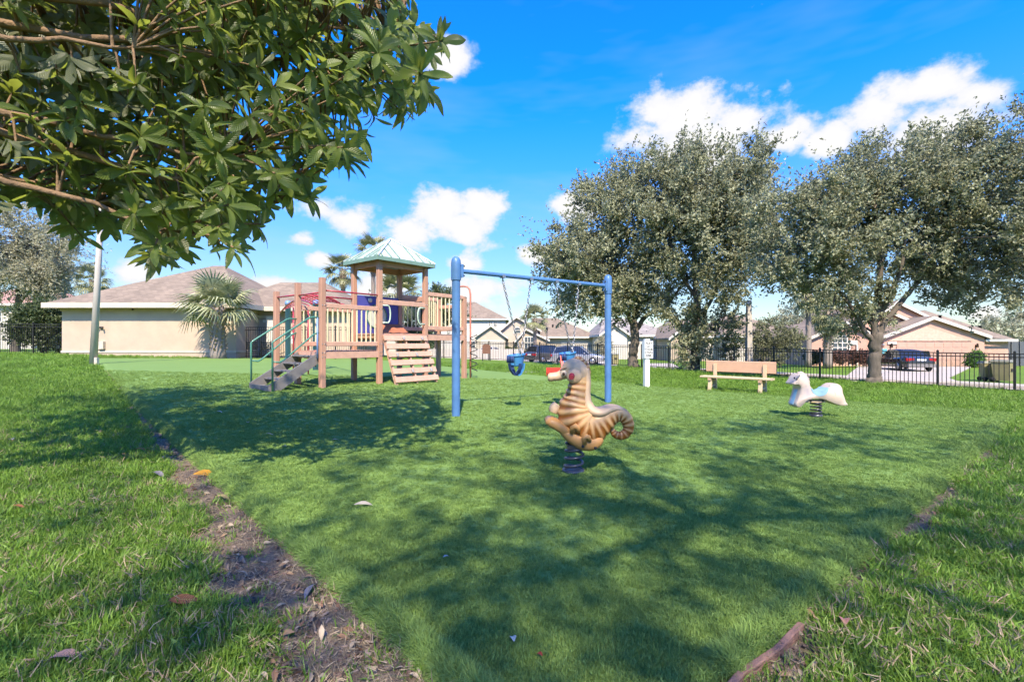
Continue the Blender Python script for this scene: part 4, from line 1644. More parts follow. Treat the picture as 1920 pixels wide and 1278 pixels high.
def paint_mat(name, base, groove, rough=0.42):
    """moulded plastic with airbrushed paint held in the 'paint' attribute"""
    m, nt, b = new_mat(name)
    N, L = nt.nodes, nt.links
    at = N.new('ShaderNodeAttribute')
    at.attribute_name = 'paint'
    tc = N.new('ShaderNodeTexCoord')
    nz = N.new('ShaderNodeTexNoise')
    nz.inputs['Scale'].default_value = 22
    nz.inputs['Detail'].default_value = 6
    L.new(tc.outputs['Object'], nz.inputs['Vector'])
    ad = N.new('ShaderNodeMath')
    ad.operation = 'MULTIPLY_ADD'
    L.new(nz.outputs['Fac'], ad.inputs[0])
    ad.inputs[1].default_value = 0.3
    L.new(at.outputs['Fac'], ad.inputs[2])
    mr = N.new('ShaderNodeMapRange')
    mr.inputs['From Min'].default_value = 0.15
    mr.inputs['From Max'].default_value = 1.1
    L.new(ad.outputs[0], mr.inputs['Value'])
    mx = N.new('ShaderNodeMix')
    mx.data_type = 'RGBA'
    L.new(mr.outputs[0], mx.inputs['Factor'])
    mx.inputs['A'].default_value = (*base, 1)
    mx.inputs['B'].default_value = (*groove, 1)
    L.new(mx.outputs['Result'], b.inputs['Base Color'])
    b.inputs['Roughness'].default_value = rough
    bp = N.new('ShaderNodeBump')
    bp.inputs['Strength'].default_value = 0.12
    bp.inputs['Distance'].default_value = 0.01
    L.new(nz.outputs['Fac'], bp.inputs['Height'])
    L.new(bp.outputs[0], b.inputs['Normal'])
    return m


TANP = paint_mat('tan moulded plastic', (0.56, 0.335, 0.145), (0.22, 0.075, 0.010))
TANPLAIN = pmat('plain tan plastic', (0.52, 0.36, 0.215), rough=0.42, var=0.07, scale=14, bump=0.08, bscale=30)
ORNG = pmat('orange brown plastic', (0.47, 0.235, 0.075), rough=0.42, var=0.12, scale=10)
SHB = G(1076, 881)
SHD = SHB.y
sh = thing('seahorse_rider', SHB, 'tan seahorse spring rider with curled tail in the foreground', 'spring rider')


def S2(px, py, dy=0.0):
    p = W(px, py, SHD)
    return Vector((p.x, p.y + dy, p.z))


def limb(name, rows, mat, root, m=6, ns=22, ribs=None, groove_side=None, pw=2.0, ymul=1.0):
    """rows: px, py, half width in picture px, half thickness in m; ribs=(count, depth, start, end)"""
    C = crom(rows, m)
    k = FPX / SHD
    rings, paint = [], []
    n = len(C)
    for i, (px, py, rw2, rt) in enumerate(C):
        a = C[max(i - 1, 0)]
        b = C[min(i + 1, n - 1)]
        tx, ty = b[0] - a[0], b[1] - a[1]
        l_ = math.hypot(tx, ty) + 1e-9
        nx_, ny_ = -ty / l_, tx / l_
        t_ = i / (n - 1)
        ring = []
        for s_ in range(ns):
            an = 2 * math.pi * s_ / ns
            ca, sa = math.cos(an), math.sin(an)
            ex = 2.0 / pw
            ca_, sa_ = math.copysign(abs(ca) ** ex, ca), math.copysign(abs(sa) ** ex, sa)
            w = max(rw2, 0.4)
            th = max(rt, 0.003)
            dep, g = 0.0, 0.0
            if ribs and ribs[2] <= t_ <= ribs[3]:
                ph = (t_ - ribs[2]) / (ribs[3] - ribs[2]) * ribs[0]
                wv = 0.5 - 0.5 * math.cos(2 * math.pi * ph)
                wv = wv ** 0.6
                fade = min(1, (t_ - ribs[2]) / 0.02, (ribs[3] - t_) / 0.02)
                side = 1.0
                if groove_side:
                    side = max(float(sst(groove_side * ca, -0.45, 0.25)), .6 * float(sst(t_, .34, .26)))
                    if t_ > 0.62:
                        side = max(side, float(sst(t_, 0.62, 0.74)))
                dep = (1 - wv) * ribs[1] * fade * side
                g = min(1, (1 - wv) * 1.5) * fade * side
            q = 1 - dep
            ring.append(S2(px + nx_ * ca_ * w * q, py + ny_ * ca_ * w * q, sa_ * th * ymul * (1 - dep * 0.9)))
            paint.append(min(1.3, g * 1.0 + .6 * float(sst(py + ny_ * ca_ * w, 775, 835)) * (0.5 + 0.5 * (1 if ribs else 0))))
        rings.append(ring)
    mb = MB()
    mb.loft(rings)
    o = mb.build(name, mat, root)
    at = o.data.attributes.new('paint', 'FLOAT', 'POINT')
    at.data.foreach_set('value', np.array(paint, np.float32))
    return o


# neck, trunk and curled tail as one ribbed body
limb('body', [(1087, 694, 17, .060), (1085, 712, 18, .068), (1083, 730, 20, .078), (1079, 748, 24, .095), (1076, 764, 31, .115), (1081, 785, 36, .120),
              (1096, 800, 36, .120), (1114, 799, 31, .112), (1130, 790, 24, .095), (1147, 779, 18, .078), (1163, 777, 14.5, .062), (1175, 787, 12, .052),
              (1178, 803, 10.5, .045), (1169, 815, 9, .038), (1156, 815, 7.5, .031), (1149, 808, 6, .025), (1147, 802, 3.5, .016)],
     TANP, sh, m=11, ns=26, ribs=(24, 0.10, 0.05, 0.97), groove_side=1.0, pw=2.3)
# smooth back ridge and saddle, running over the spine
limb('saddle', [(1098, 690, 7, .05), (1100, 715, 8, .055), (1098, 738, 9, .065), (1100, 757, 11, .085), (1110, 770, 11, .105), (1126, 772, 10, .105), (1143, 766, 9, .085), (1158, 765, 6, .060), (1168, 769, 3, .04)],
     TANPLAIN, sh, m=7, ns=18)
# head: skull with crest, muzzle
limb('head', [(1092, 712, 12, .055), (1086, 702, 20, .075), (1079, 693, 22, .080), (1070, 692, 19, .074), (1062, 697, 14, .058), (1054, 702, 10, .046), (1046, 705, 8.5, .040), (1038, 706, 8, .040), (1031, 707, 8, .042), (1027, 707, 5.5, .034)],
     TANPLAIN, sh, m=7, ns=20)
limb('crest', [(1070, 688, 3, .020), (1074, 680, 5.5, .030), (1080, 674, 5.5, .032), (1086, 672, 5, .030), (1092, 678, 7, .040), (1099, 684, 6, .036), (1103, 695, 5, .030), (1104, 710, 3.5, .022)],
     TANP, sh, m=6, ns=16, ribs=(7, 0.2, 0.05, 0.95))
# cheek disc, eye, painted brow
for s_ in (-1,):
    MB().lathe(S2(1075, 703, -0.062), [(0.070, -0.02), (0.070, 0.004), (0.058, 0.018), (0.03, 0.028), (0.002, 0.030)], n=22, axis=Vector((0, -1, 0))).build('cheek', TANPLAIN, sh)
# ridge lines of the mould along both flanks
EYEW = pmat('cream eye paint', (0.50, 0.40, 0.28), rough=0.4)
MB().lathe(S2(1056, 699, -0.046), [(0.030, -0.01), (0.030, 0.004), (0.022, 0.009), (0.002, 0.012)], n=18, axis=Vector((-0.25, -1, 0.1))).build('eye', EYEW, sh)
MB().lathe(S2(1055.5, 700, -0.058), [(0.013, -0.004), (0.013, 0.003), (0.002, 0.006)], n=14, axis=Vector((-0.25, -1, 0.1))).build('pupil', pmat('dark eye paint', (0.05, 0.02, 0.015), rough=0.3), sh)
MB().tube([S2(1049, 694, -0.05), S2(1054, 690, -0.056), S2(1061, 689, -0.062)], [0.004, 0.006, 0.003], 6).build('brow', pmat('brown paint', (0.16, 0.08, 0.03), rough=0.5), sh)
# hand pegs through the cheeks
RUB = pmat('dark red rubber grip', (0.22, 0.02, 0.03), rough=0.4, var=0.1)
pg0, pg1 = S2(1070, 703, -0.085), S2(1066, 704, -0.20)
MB().tube([pg0, pg0 * 0.85 + pg1 * 0.15, pg0 * 0.8 + pg1 * 0.2, pg1 * 0.9 + pg0 * 0.1, pg1], [0.026, 0.026, 0.017, 0.017, 0.022], 12).build('hand_peg', RUB, sh)
MB().tube([S2(1070, 703, 0.08), S2(1070, 703, 0.20)], [0.02, 0.022], 12).build('hand_peg', RUB, sh)
# far fin
limb('fin', [(1046, 758, 9, .03), (1040, 766, 11, .035), (1037, 773, 8, .03)], TANPLAIN, sh, m=6, ns=14)
# moulded foot rest and seat base
limb('foot_rest', [(1022, 789, 4, .09), (1030, 789, 9, .115), (1042, 794, 10, .12), (1058, 804, 10, .11), (1074, 814, 10, .10), (1090, 823, 10, .095), (1102, 828, 7, .085)],
     ORNG, sh, m=6, ns=20, pw=3.2)
limb('seat_base', [(1050, 803, 6, .10), (1068, 815, 12, .115), (1090, 826, 15, .12), (1108, 828, 14, .115), (1120, 822, 11, .10), (1124, 815, 5, .08)], ORNG, sh, m=6, ns=20, pw=3.0)
for (a, b, c) in (((1069, 806), (1070, 796), (1079, 797)), ((1092, 826), (1091, 815), (1099, 814))):
    MB().tube([S2(a[0], a[1], -0.12), S2(b[0], b[1], -0.135), S2((b[0] + c[0]) / 2, b[1] - 3, -0.14), S2(c[0], c[1], -0.135), S2(c[0] + 3, c[1] + 8, -0.12)], [0.02, 0.024, 0.026, 0.024, 0.015], 10).build('wave_moulding', ORNG, sh)
for px, py in ((1089, 831), (1112, 834)):
    MB().lathe(S2(px, py, -0.118), [(0.013, 0), (0.013, 0.01), (0.004, 0.014)], n=8, axis=Vector((0, -1, 0))).build('bolt', DARK, sh)
MB().box(tuple(S2(1062, 838, 0) - Vector((0, 0.08, 0))), tuple(S2(1096, 831, 0) + Vector((0, 0.08, 0)))).build('mounting_plate', SPR, sh)
sb_ = S2(1075, 880)
spring(sh, (sb_.x, sb_.y, sb_.z), 0.080, 0.245, 3.6, 0.0125, SPR, lean=(0.015, 0))
MB().lathe((sb_.x, sb_.y, sb_.z - 0.03), [(0.10, 0), (0.10, 0.035), (0.085, 0.04)], n=20).build('spring_foot', SPR, sh)

# ---- white horse rider
HB = G(1531, 780)
ho = thing('horse_rider', HB, 'white horse spring rider with pale blue saddle near the right fence', 'spring rider')
hk = HB.y
zp = lambda x, y: (1440 + x / 9.128, 660 + y / 9.128)
hprof = [(350, 530), (375, 556), (462, 550), (488, 600), (470, 680), (440, 780), (398, 880), (425, 930), (485, 938), (545, 880), (600, 818), (690, 792), (800, 790), (900, 802), (1000, 850),
         (1150, 905), (1250, 912), (1302, 885), (1258, 838), (1240, 765), (1208, 690), (1198, 600), (1155, 540), (1080, 518), (1010, 550), (965, 585), (925, 630), (860, 660), (790, 660), (725, 635), (680, 595), (650, 555),
         (655, 480), (622, 402), (552, 360), (480, 360), (432, 408), (392, 480)]
HW = pmat('white moulded plastic', (0.54, 0.43, 0.34), rough=0.4, var=0.05, scale=8, dirt=0.1, dirtcol=(0.45, 0.33, 0.22))
HBL = pmat('pale blue moulded plastic', (0.26, 0.44, 0.52), rough=0.4, var=0.06)


def puffy(poly, y0, y1, e, name, mat, root, d, conv):
    """a rounded-edge slab from an outline in picture px, from depth y0 to y1 round d"""
    P = np.array([conv(*p) for p in poly])
    for _ in range(2):
        nx_ = np.roll(P, -1, 0)
        P = np.stack([P * .75 + nx_ * .25, P * .25 + nx_ * .75], 1).reshape(-1, 2)
    T = np.roll(P, -1, 0) - np.roll(P, 1, 0)
    T /= np.linalg.norm(T, axis=1)[:, None]
    area = 0.5 * np.sum(P[:, 0] * np.roll(P[:, 1], -1) - np.roll(P[:, 0], -1) * P[:, 1])
    Nn = np.stack([T[:, 1], -T[:, 0]], -1) * (1 if area > 0 else -1)       # outward
    rings = []
    for a in np.linspace(-90, 90, 11):
        off = -e * (1 - math.cos(R(a)))
        yy = (y0 + y1) / 2 + math.sin(R(a)) * (y1 - y0) / 2
        Q = P + Nn * off * FPX / d
        rings.append([Vector(((q[0] - 960) / FPX * d, d + yy, EYE - (q[1] - HOR) / FPX * d)) for q in Q])
    mb = MB()
    mb.loft(rings)
    return mb.build(name, mat, root, angle=60)


puffy(hprof, -0.115, 0.115, 0.013, 'body', HW, ho, hk, zp)
puffy([(640, 575), (700, 632), (760, 655), (850, 655), (920, 630), (968, 580), (950, 660), (900, 720), (820, 745), (740, 730), (670, 670)], -0.119, 0.119, 0.003, 'saddle', HBL, ho, hk, zp)
puffy([(492, 600), (468, 700), (415, 850), (402, 900), (392, 880), (440, 770), (478, 640)], -0.045, 0.045, 0.002, 'chest_stripe', HBL, ho, hk, zp)
mp_ = [zp(*p) for p in ((548, 390), (505, 440), (485, 470))]
MB().tube([W(px, py, hk - 0.114) for px, py in mp_], 0.012, 8).build('hand_grip', GREY, ho)
MB().tube([W(px, py, hk + 0.114) for px, py in mp_], 0.012, 8).build('hand_grip', GREY, ho)
MB().lathe(W(*zp(452, 440), hk - .114), [(.014, 0), (.014, .004), (.004, .007)], n=10, axis=Vector((0, -1, 0))).build('eye', DARK, ho)
MB().tube([W(*zp(a, b), hk - .108) for a, b in ((356, 532), (392, 520), (425, 512))], .004, 6).build('mouth_line', GREY, ho)
MB().tube([W(*zp(a, b), hk) for a, b in ((500, 352), (560, 352), (630, 398), (664, 480), (660, 548))], [.012, .026, .03, .028, .01], 10).build('mane', HW, ho)
MB().tube([W(*zp(a, b), hk - .10) for a, b in ((1050, 560), (1110, 600), (1135, 680), (1160, 780), (1230, 860))], [.004, .014, .018, .016, .004], 8).build('haunch_moulding', HW, ho)
a_, b_ = zp(590, 850), zp(940, 815)
MB().box((W(*a_, hk).x, hk - 0.07, W(*a_, hk).z), (W(*b_, hk).x, hk + 0.07, W(*b_, hk).z)).build('mounting_block', TANPLAIN, ho)
for x in (685, 885):
    MB().lathe(W(*zp(x, 825), hk) + Vector((0, -0.07, 0)), [(0.013, 0), (0.013, 0.012)], n=8, axis=Vector((0, -1, 0))).build('bolt', DARK, ho)
s0 = W(*zp(820, 1105), hk)
spring(ho, (s0.x, s0.y, HB.z + 0.03), 0.075, W(*zp(820, 850), hk).z - HB.z - 0.03, 4.0, 0.012, SPR)
MB().lathe((s0.x, s0.y, HB.z - 0.02), [(0.09, 0), (0.09, 0.05), (0.08, 0.055)], n=18).build('spring_foot', SPR, ho)

# ================================================================== BENCH
BL_, BR_ = Vector((5.28, 13.05, 0)), Vector((6.44, 11.95, 0))
be = (BR_ - BL_).normalized()
bn = Vector((-be.y, be.x, 0))
if bn.y > 0:
    bn = -bn
BC = (BL_ + BR_) / 2
BC.z = float(tz(BC.x, BC.y)) + 0.03
bench = thing('park_bench', BC, 'long tan plastic bench with solid back facing the playground', 'bench')
BEN = pmat('tan recycled plastic', (0.52, 0.32, 0.20), rough=0.7, var=0.07, scale=5, bump=0.2, bscale=60)
BENS = pmat('pale cream plastic seat', (0.54, 0.41, 0.25), rough=0.7, var=0.07, scale=5, bump=0.2, bscale=60)


def Bn(s_, f, z):
    return BC + be * s_ + bn * f + Vector((0, 0, z))


hb = 0.87
MB().bar(Bn(-hb, -0.20, 0.63), Bn(hb, -0.20, 0.63), 0.05, 0.30, ch=0.012).build('backrest', BEN, bench)
for f in (0.02, 0.19):
    MB().bar(Bn(-hb, f - 0.02, 0.36), Bn(hb, f - 0.02, 0.36), 0.165, 0.05, ch=0.01).build('seat_plank', BENS, bench)
for s_ in (-0.62, 0.62):
    MB().bar(Bn(s_, -0.155, 0.0), Bn(s_, -0.155, 0.70), 0.09, 0.04, hint=bn, ch=0.006).build('back_support', BENS, bench)
    MB().bar(Bn(s_, -0.19, -0.04), Bn(s_, -0.10, 0.33), 0.09, 0.07, hint=bn, ch=0.006).build('leg', BENS, bench)
    MB().bar(Bn(s_, 0.24, -0.04), Bn(s_, 0.16, 0.33), 0.09, 0.07, hint=bn, ch=0.006).build('leg', BENS, bench)
    MB().bar(Bn(s_, -0.19, 0.30), Bn(s_, 0.25, 0.30), 0.085, 0.06, ch=0.006).build('cross_beam', BEN, bench)
    MB().bar(Bn(s_, -0.14, 0.12), Bn(s_, 0.20, 0.12), 0.05, 0.05).build('leg_brace', BENS, bench)

# ================================================================== SIGN
sp = G(1212, 724)
sg = thing('rules_sign', sp, 'white post sign reading PLAY AT YOUR OWN RISK', 'sign')
WPL = pmat('white vinyl post', (0.74, 0.73, 0.70), rough=0.45, var=0.04)
k_ = FPX / sp.y
MB().bar(sp + Vector((0, 0, -0.05)), sp + Vector((0, 0, 0.80)), 0.135, 0.135, hint=Vector((1, 0.25, 0)), ch=0.01).build('post', WPL, sg)
fx = Vector((1, 0.28, 0)).normalized()
fn = Vector((fx.y, -fx.x, 0))
bc = sp + Vector((0.03, 0, 1.02))
MB().bar(bc + Vector((0, 0, -0.24)), bc + Vector((0, 0, 0.23)), 0.26, 0.17, hint=fn, ch=0.012).build('board', WPL, sg)
MB().bar(bc + Vector((-0.02, 0, 0.23)), bc + Vector((-0.02, 0, 0.29)), 0.135, 0.12, hint=fn, ch=0.012).build('cap', WPL, sg)
INK = pmat('black lettering', (0.02, 0.02, 0.02), rough=0.6)
for i, word in enumerate(('PLAY', 'AT', 'YOUR', 'OWN', 'RISK')):
    cu = bpy.data.curves.new('lettering', 'FONT')
    cu.body = word
    cu.size = 0.088
    cu.align_x = 'CENTER'
    cu.extrude = 0.002
    cu.offset = 0.0022
    tmp = bpy.data.objects.new('lettering', cu)
    link(tmp)
    dg = bpy.context.evaluated_depsgraph_get()
    me = bpy.data.meshes.new_from_object(tmp.evaluated_get(dg))
    bpy.data.objects.remove(tmp)
    me.name = 'lettering'
    me.materials.clear()
    me.materials.append(INK)
    rot = Matrix((fx, Vector((0, 0, 1)), fn)).transposed().to_4x4()
    pos = bc + fn * 0.0875 + Vector((0, 0, 0.135 - i * 0.083)) + fx * (-0.01)
    share('lettering', me, sg, None, mat4=Matrix.Translation(pos) @ rot)

# ================================================================== POLES
CONCP = pmat('weathered concrete pole', (0.44, 0.40, 0.35), rough=0.85, var=0.12, scale=4, bump=0.2, bscale=30, dirt=0.2, stretch=(1, 1, 0.2))
lb = G(174.5, 684)
lpole = thing('lamp_post', lb, 'leaning grey lamp post at the left edge of the turf', 'lamp post')
ltop = lb + Vector((0.36, 0, 6.9))
MB().tube([lb + Vector((0, 0, -0.1)), ltop], [0.125, 0.075], 14).build('pole', CONCP, lpole)
MB().box((lb.x + 0.12, lb.y - 0.1, lb.z), (lb.x + 0.22, lb.y + 0.02, lb.z + 0.28)).build('junction_box', TRIMC, lpole)
mb = MB()
mb.lathe(ltop, [(0.09, 0), (0.12, 0.05), (0.17, 0.35), (0.2, 0.4), (0.05, 0.52)], n=14)
mb.build('lantern', GREY, lpole)
p = G(1024, 678.5)
dp = thing('dark_street_pole', p, 'thin dark pole by the back fence between the two swings', 'pole')
MB().tube([p, p + Vector((0.1, 0, 3.3))], [0.07, 0.055], 10).build('pole', pmat('dark bronze pole', (0.04, 0.035, 0.03), rough=0.5), dp)
MB().lathe(p + Vector((0, 0, -0.05)), [(0.13, 0), (0.13, 0.06), (0.08, 0.10)], n=12).build('base', BLACK, dp)
mb = MB()
mb.lathe(p + Vector((0.1, 0, 3.3)), [(0.06, 0), (0.12, 0.1), (0.12, 0.22), (0.03, 0.3)], n=12)
mb.build('lamp_head', BLACK, dp)
p = W(1404, 683, 25.5)
up = thing('concrete_utility_pole', p, 'square pale concrete pole behind the bench', 'pole')
MB().hexa([p + Vector(q) for q in ((-.15, -.15, -.3), (.15, -.15, -.3), (.15, .15, -.3), (-.15, .15, -.3), (-.1, -.1, 3.4), (.1, -.1, 3.4), (.1, .1, 3.4), (-.1, .1, 3.4))]).build('pole', CONCP, up)
MB().box(tuple(p + Vector((-0.22, -0.22, -0.35))), tuple(p + Vector((0.22, 0.22, 0.02)))).build('footing', CONC, up)
MB().bar(p + Vector((0, -0.12, 3.2)), p + Vector((-.5, -0.4, 3.3)), 0.06, 0.06).build('lamp_arm', STEEL, up)

# ================================================================== VEHICLES
CARG = glass_mat('car glass', (0.02, 0.022, 0.026), 0.04)
TYRE = pmat('tyre rubber', (0.02, 0.02, 0.02), rough=0.85)
RIM = pmat('alloy rim', (0.35, 0.35, 0.36), rough=0.3, metal=0.8)
LAMPR = pmat('red tail lamp', (0.32, 0.015, 0.02), rough=0.15)
LAMPW = pmat('clear head lamp', (0.6, 0.6, 0.6), rough=0.15)
PLATE = pmat('licence plate', (0.7, 0.7, 0.68), rough=0.5)


def car(name, label, loc, heading, paint, suv=False, open_door=False, L_=4.6, Wd=1.82, H_=1.45):
    """heading: direction the nose points, angle from +X"""
    root = thing(name, (0, 0, 0), label, 'car')
    hb_ = 0.95 if suv else 0.86
    # stations along the length: x, sill z, belt z, half width
    st = [(-2.30, .42, .62, .66), (-2.26, .30, .88, .78), (-2.05, .26, hb_ + .10, .87), (-1.4, .24, hb_ + .08, .905), (-0.4, .24, hb_ + .03, .91), (0.7, .24, hb_ + .00, .91), (1.3, .24, hb_ - .04, .90),
          (1.95, .26, hb_ - .13, .84), (2.22, .30, .70, .74), (2.30, .42, .58, .62)]
    rings = []
    for x, z0, z1, w in st:
        x *= L_ / 4.6
        zz = [(-w * .93, z0), (-w, z0 + .12), (-w, (z0 + z1) / 2), (-w * .985, z1 - .10), (-w * .90, z1 - .015), (-w * .5, z1 + .015), (0, z1 + .02),
              (w * .5, z1 + .015), (w * .90, z1 - .015), (w * .985, z1 - .10), (w, (z0 + z1) / 2), (w, z0 + .12), (w * .93, z0)]
        rings.append([Vector((x, a * Wd / 1.82, b)) for a, b in zz])
    mb = MB()
    mb.loft(rings)
    body = mb.build('body', paint, root, angle=35)
    # cabin: glass block and roof skin
    xr = -2.05 if suv else -1.55
    cab = [(xr, hb_ + .06, .80), (xr + .30 if not suv else xr + .12, H_ - .12, .66), (xr + .75, H_ - .03, .63), (-0.1, H_, .63), (0.35, H_ - .05, .63), (1.15, hb_ - .02, .76)]
    lo, hi = [], []
    prof = [(xr, hb_ + .05), (xr + (.55 if not suv else .2), H_ - .10), (xr + .95, H_ - .02), (-0.1, H_), (0.35, H_ - .05), (1.2, hb_ - .03)]
    rings = []
    for x, z in prof:
        t_ = min(1, max(0, (z - hb_) / (H_ - hb_)))
        w = (.84 - .20 * t_) * Wd / 1.82
        rings.append([Vector((x, -.86 * Wd / 1.82, hb_ - .06)), Vector((x, -w, z)), Vector((x, -w * .5, z + .03 * t_)), Vector((x, w * .5, z + .03 * t_)), Vector((x, w, z)), Vector((x, .86 * Wd / 1.82, hb_ - .06))])
    mb = MB()
    mb.loft(rings, smooth=False)
    mb.build('windows', CARG, root)
    mb = MB()
    rr = [[p + Vector((0, 0, .012)) if i in (2, 3) else p * 1.0 + Vector((0, .006 if p.y > 0 else -.006, .012)) for i, p in enumerate(r_[1:5])] for r_ in rings[1:5]]
    vs = [p for r_ in rr for p in r_]
    mb.add(vs, [(i * 4 + k, i * 4 + k + 1, (i + 1) * 4 + k + 1, (i + 1) * 4 + k) for i in range(3) for k in range(3)], True)
    o = mb.build('roof', paint, root)
    o.modifiers.new('thick', 'SOLIDIFY').thickness = 0.02
    for s_ in (-1, 1):
        mb = MB()
        for (i, j) in ((0, 1), (5, 4)):
            a, b = rings[i][4 if s_ > 0 else 1], rings[j][4 if s_ > 0 else 1]
            mb.bar(a + Vector((0, s_ * .01, 0)), b + Vector((0, s_ * .01, 0)), .07, .05)
        xb = -0.35
        mb.bar((xb, s_ * .86, hb_), (xb, s_ * .645, H_ - .02), .07, .03)
        mb.build('pillar', paint, root)
        for xw in (-1.38, 1.40):
            wh = MB().lathe((xw * L_ / 4.6, s_ * (.80 * Wd / 1.82), .33), [(.20, -.02), (.30, -.01), (.335, .03), (.335, .13), (.31, .155), (.22, .16)], n=22, axis=Vector((0, s_, 0))).build('wheel', TYRE, root)
            MB().lathe((xw * L_ / 4.6, s_ * (.80 * Wd / 1.82) + s_ * .15, .33), [(.21, 0), (.20, .02), (.06, .012), (.03, .02)], n=14, axis=Vector((0, s_, 0))).build('rim', RIM, wh)
        MB().box((2.08, s_ * .72 - .14, .62), (2.27, s_ * .72 + .14, .74)).build('headlight', LAMPW, root)
        MB().box((-2.33, s_ * .64 - .22, .70), (-2.18, s_ * .64 + .22, .90)).build('tail_light', LAMPR, root)
        MB().ball((0.75, s_ * 1.0, hb_ + .05), (.07, .10, .07), 8, 6).build('wing_mirror', paint, root)
    MB().box((-2.38, -.80, .30), (-2.27, .80, .52)).build('rear_bumper', GREY if paint.name.startswith('black') else paint, root)
    MB().box((-2.345, -.26, .72), (-2.30, .26, .84)).build('licence_plate', PLATE, root)
    MB().box((2.24, -.45, .36), (2.33, .45, .54)).build('grille', DARK, root)
    if open_door:
        h_ = Vector((0.55, -.92, 0))
        dr = Vector((-0.42, -.905, 0)).normalized()
        mb = MB()
        e_ = h_ + dr * 1.0
        mb.hexa([h_ + Vector((0, 0, .32)), e_ + Vector((0, 0, .32)), e_ + Vector((.03, .06, .32)), h_ + Vector((.03, .06, .32)),
                 h_ + Vector((0, 0, hb_)), e_ + Vector((0, 0, hb_)), e_ + Vector((.03, .06, hb_)), h_ + Vector((.03, .06, hb_))])
        dd = mb.build('open_door', paint, root)
        mb = MB()
        mb.hexa([h_ + dr * .3 + Vector((.01, .02, hb_)), e_ + Vector((.01, .02, hb_)), e_ + Vector((.02, .04, hb_)), h_ + dr * .3 + Vector((.02, .04, hb_)),
                 h_ + dr * .55 + Vector((.01, .02, H_ - .1)), e_ - dr * .1 + Vector((.01, .02, H_ - .1)), e_ - dr * .1 + Vector((.02, .04, H_ - .1)), h_ + dr * .55 + Vector((.02, .04, H_ - .1))])
        mb.build('door_window', CARG, dd)
    root.location = loc
    root.rotation_euler = (0, 0, heading)
    return root


BLKP = pmat('black car paint', (0.02, 0.02, 0.024), rough=0.2, var=0.1, coat=0.8)
SILP = pmat('silver car paint', (0.40, 0.40, 0.42), rough=0.28, var=0.05, metal=0.55, coat=0.6)
CHARP = pmat('dark grey car paint', (0.05, 0.05, 0.055), rough=0.25, var=0.1, coat=0.7)
cz0 = STREET + 0.06
p = W(1690, 696, 32.5)
car('parked_car', 'black sedan with open side door parked on the peach house driveway', (27.9, 34.3, cz0), R(76), BLKP, open_door=True, L_=4.7)
p = G(1090, 685, cz0)
car('parked_car', 'silver SUV seen side on behind the back fence', (5.9, 43.0, cz0), R(-18), SILP, suv=True, L_=4.7, H_=1.62)
car('parked_car', 'dark grey SUV parked behind the silver SUV', (3.55, 47.5, cz0), R(35), CHARP, suv=True, L_=4.6, H_=1.66)
car('parked_car', 'pale silver car in front of the beige house garage, left of the swings', (-2.6, 50.5, cz0), R(-160), pmat('pale car paint', (0.55, 0.53, 0.50), rough=0.3, coat=0.5), L_=4.4)

# brown box on legs by the back fence
p = W(912, 676, 30.5)
bx_ = thing('utility_box', p, 'brown box on two legs just in front of the back fence', 'utility box')
BRN = pmat('rusty brown metal', (0.16, 0.075, 0.05), rough=0.8, var=0.2)
MB().box(tuple(p + Vector((-0.26, -0.15, 0.45))), tuple(p + Vector((0.26, 0.15, 0.95)))).build('box', BRN, bx_)
MB().prism([p + Vector((-0.26, -0.16, 0.95)), p + Vector((0.26, -0.16, 0.95)), p + Vector((0.12, -0.16, 1.05)), p + Vector((-0.16, -0.16, 1.05))], (0, 0.3, 0)).build('lid', BRN, bx_)
for s_ in (-1, 1):
    MB().box(tuple(p + Vector((s_ * 0.24 - 0.03, -0.05, -0.1))), tuple(p + Vector((s_ * 0.24 + 0.03, 0.05, 0.45)))).build('leg', DARK, bx_)

# wheeled bins
BINM = pmat('olive tan bin plastic', (0.25, 0.22, 0.11), rough=0.6, var=0.12, scale=3)
BINL = pmat('grey green bin lid', (0.20, 0.20, 0.15), rough=0.6)


def wheelie(label, x, y, rz, s_=1.0):
    root = thing('wheeled_bin', (0, 0, 0), label, 'bin', None)
    MB().hexa([(-.24, -.28, .08), (.24, -.28, .08), (.24, .26, .08), (-.24, .26, .08), (-.30, -.34, 1.0), (.30, -.34, 1.0), (.30, .36, 1.0), (-.30, .36, 1.0)]).build('bin_body', BINM, root)
    MB().hexa([(-.33, -.38, 1.0), (.33, -.38, 1.0), (.33, .40, 1.0), (-.33, .40, 1.0), (-.28, -.30, 1.09), (.28, -.30, 1.09), (.28, .36, 1.11), (-.28, .36, 1.11)]).build('lid', BINL, root)
    MB().tube([(-.24, .44, .98), (.24, .44, .98)], .025, 8).build('handle', BINL, root)
    for q in (-1, 1):
        MB().lathe((q * .24, .30, .12), [(.12, 0), (.12, .05)], n=14, axis=Vector((q, 0, 0))).build('wheel', TYRE, root)
    MB().box((-.12, -.35, .55), (.12, -.31, .68)).build('front_plate', DARK, root)
    root.location = (x, y, STREET + 0.02)
    root.rotation_euler = (0, 0, rz)
    root.scale = (s_, s_, s_)
    return root


q = W(1881, 717, 24.0)
wheelie('tall tan wheeled bin on the verge, right of the pair near the fence post', q.x, 24.0, R(25), 1.02)
q = W(1862, 716, 24.6)
wheelie('dark sided wheeled bin leaning close behind the tall tan bin', q.x, 24.8, R(70), 0.92)
q = W(1152, 685, 42)
wheelie('small tan bin beside the silver SUV, just right of the right swing post', q.x, 42, R(10), 0.95)

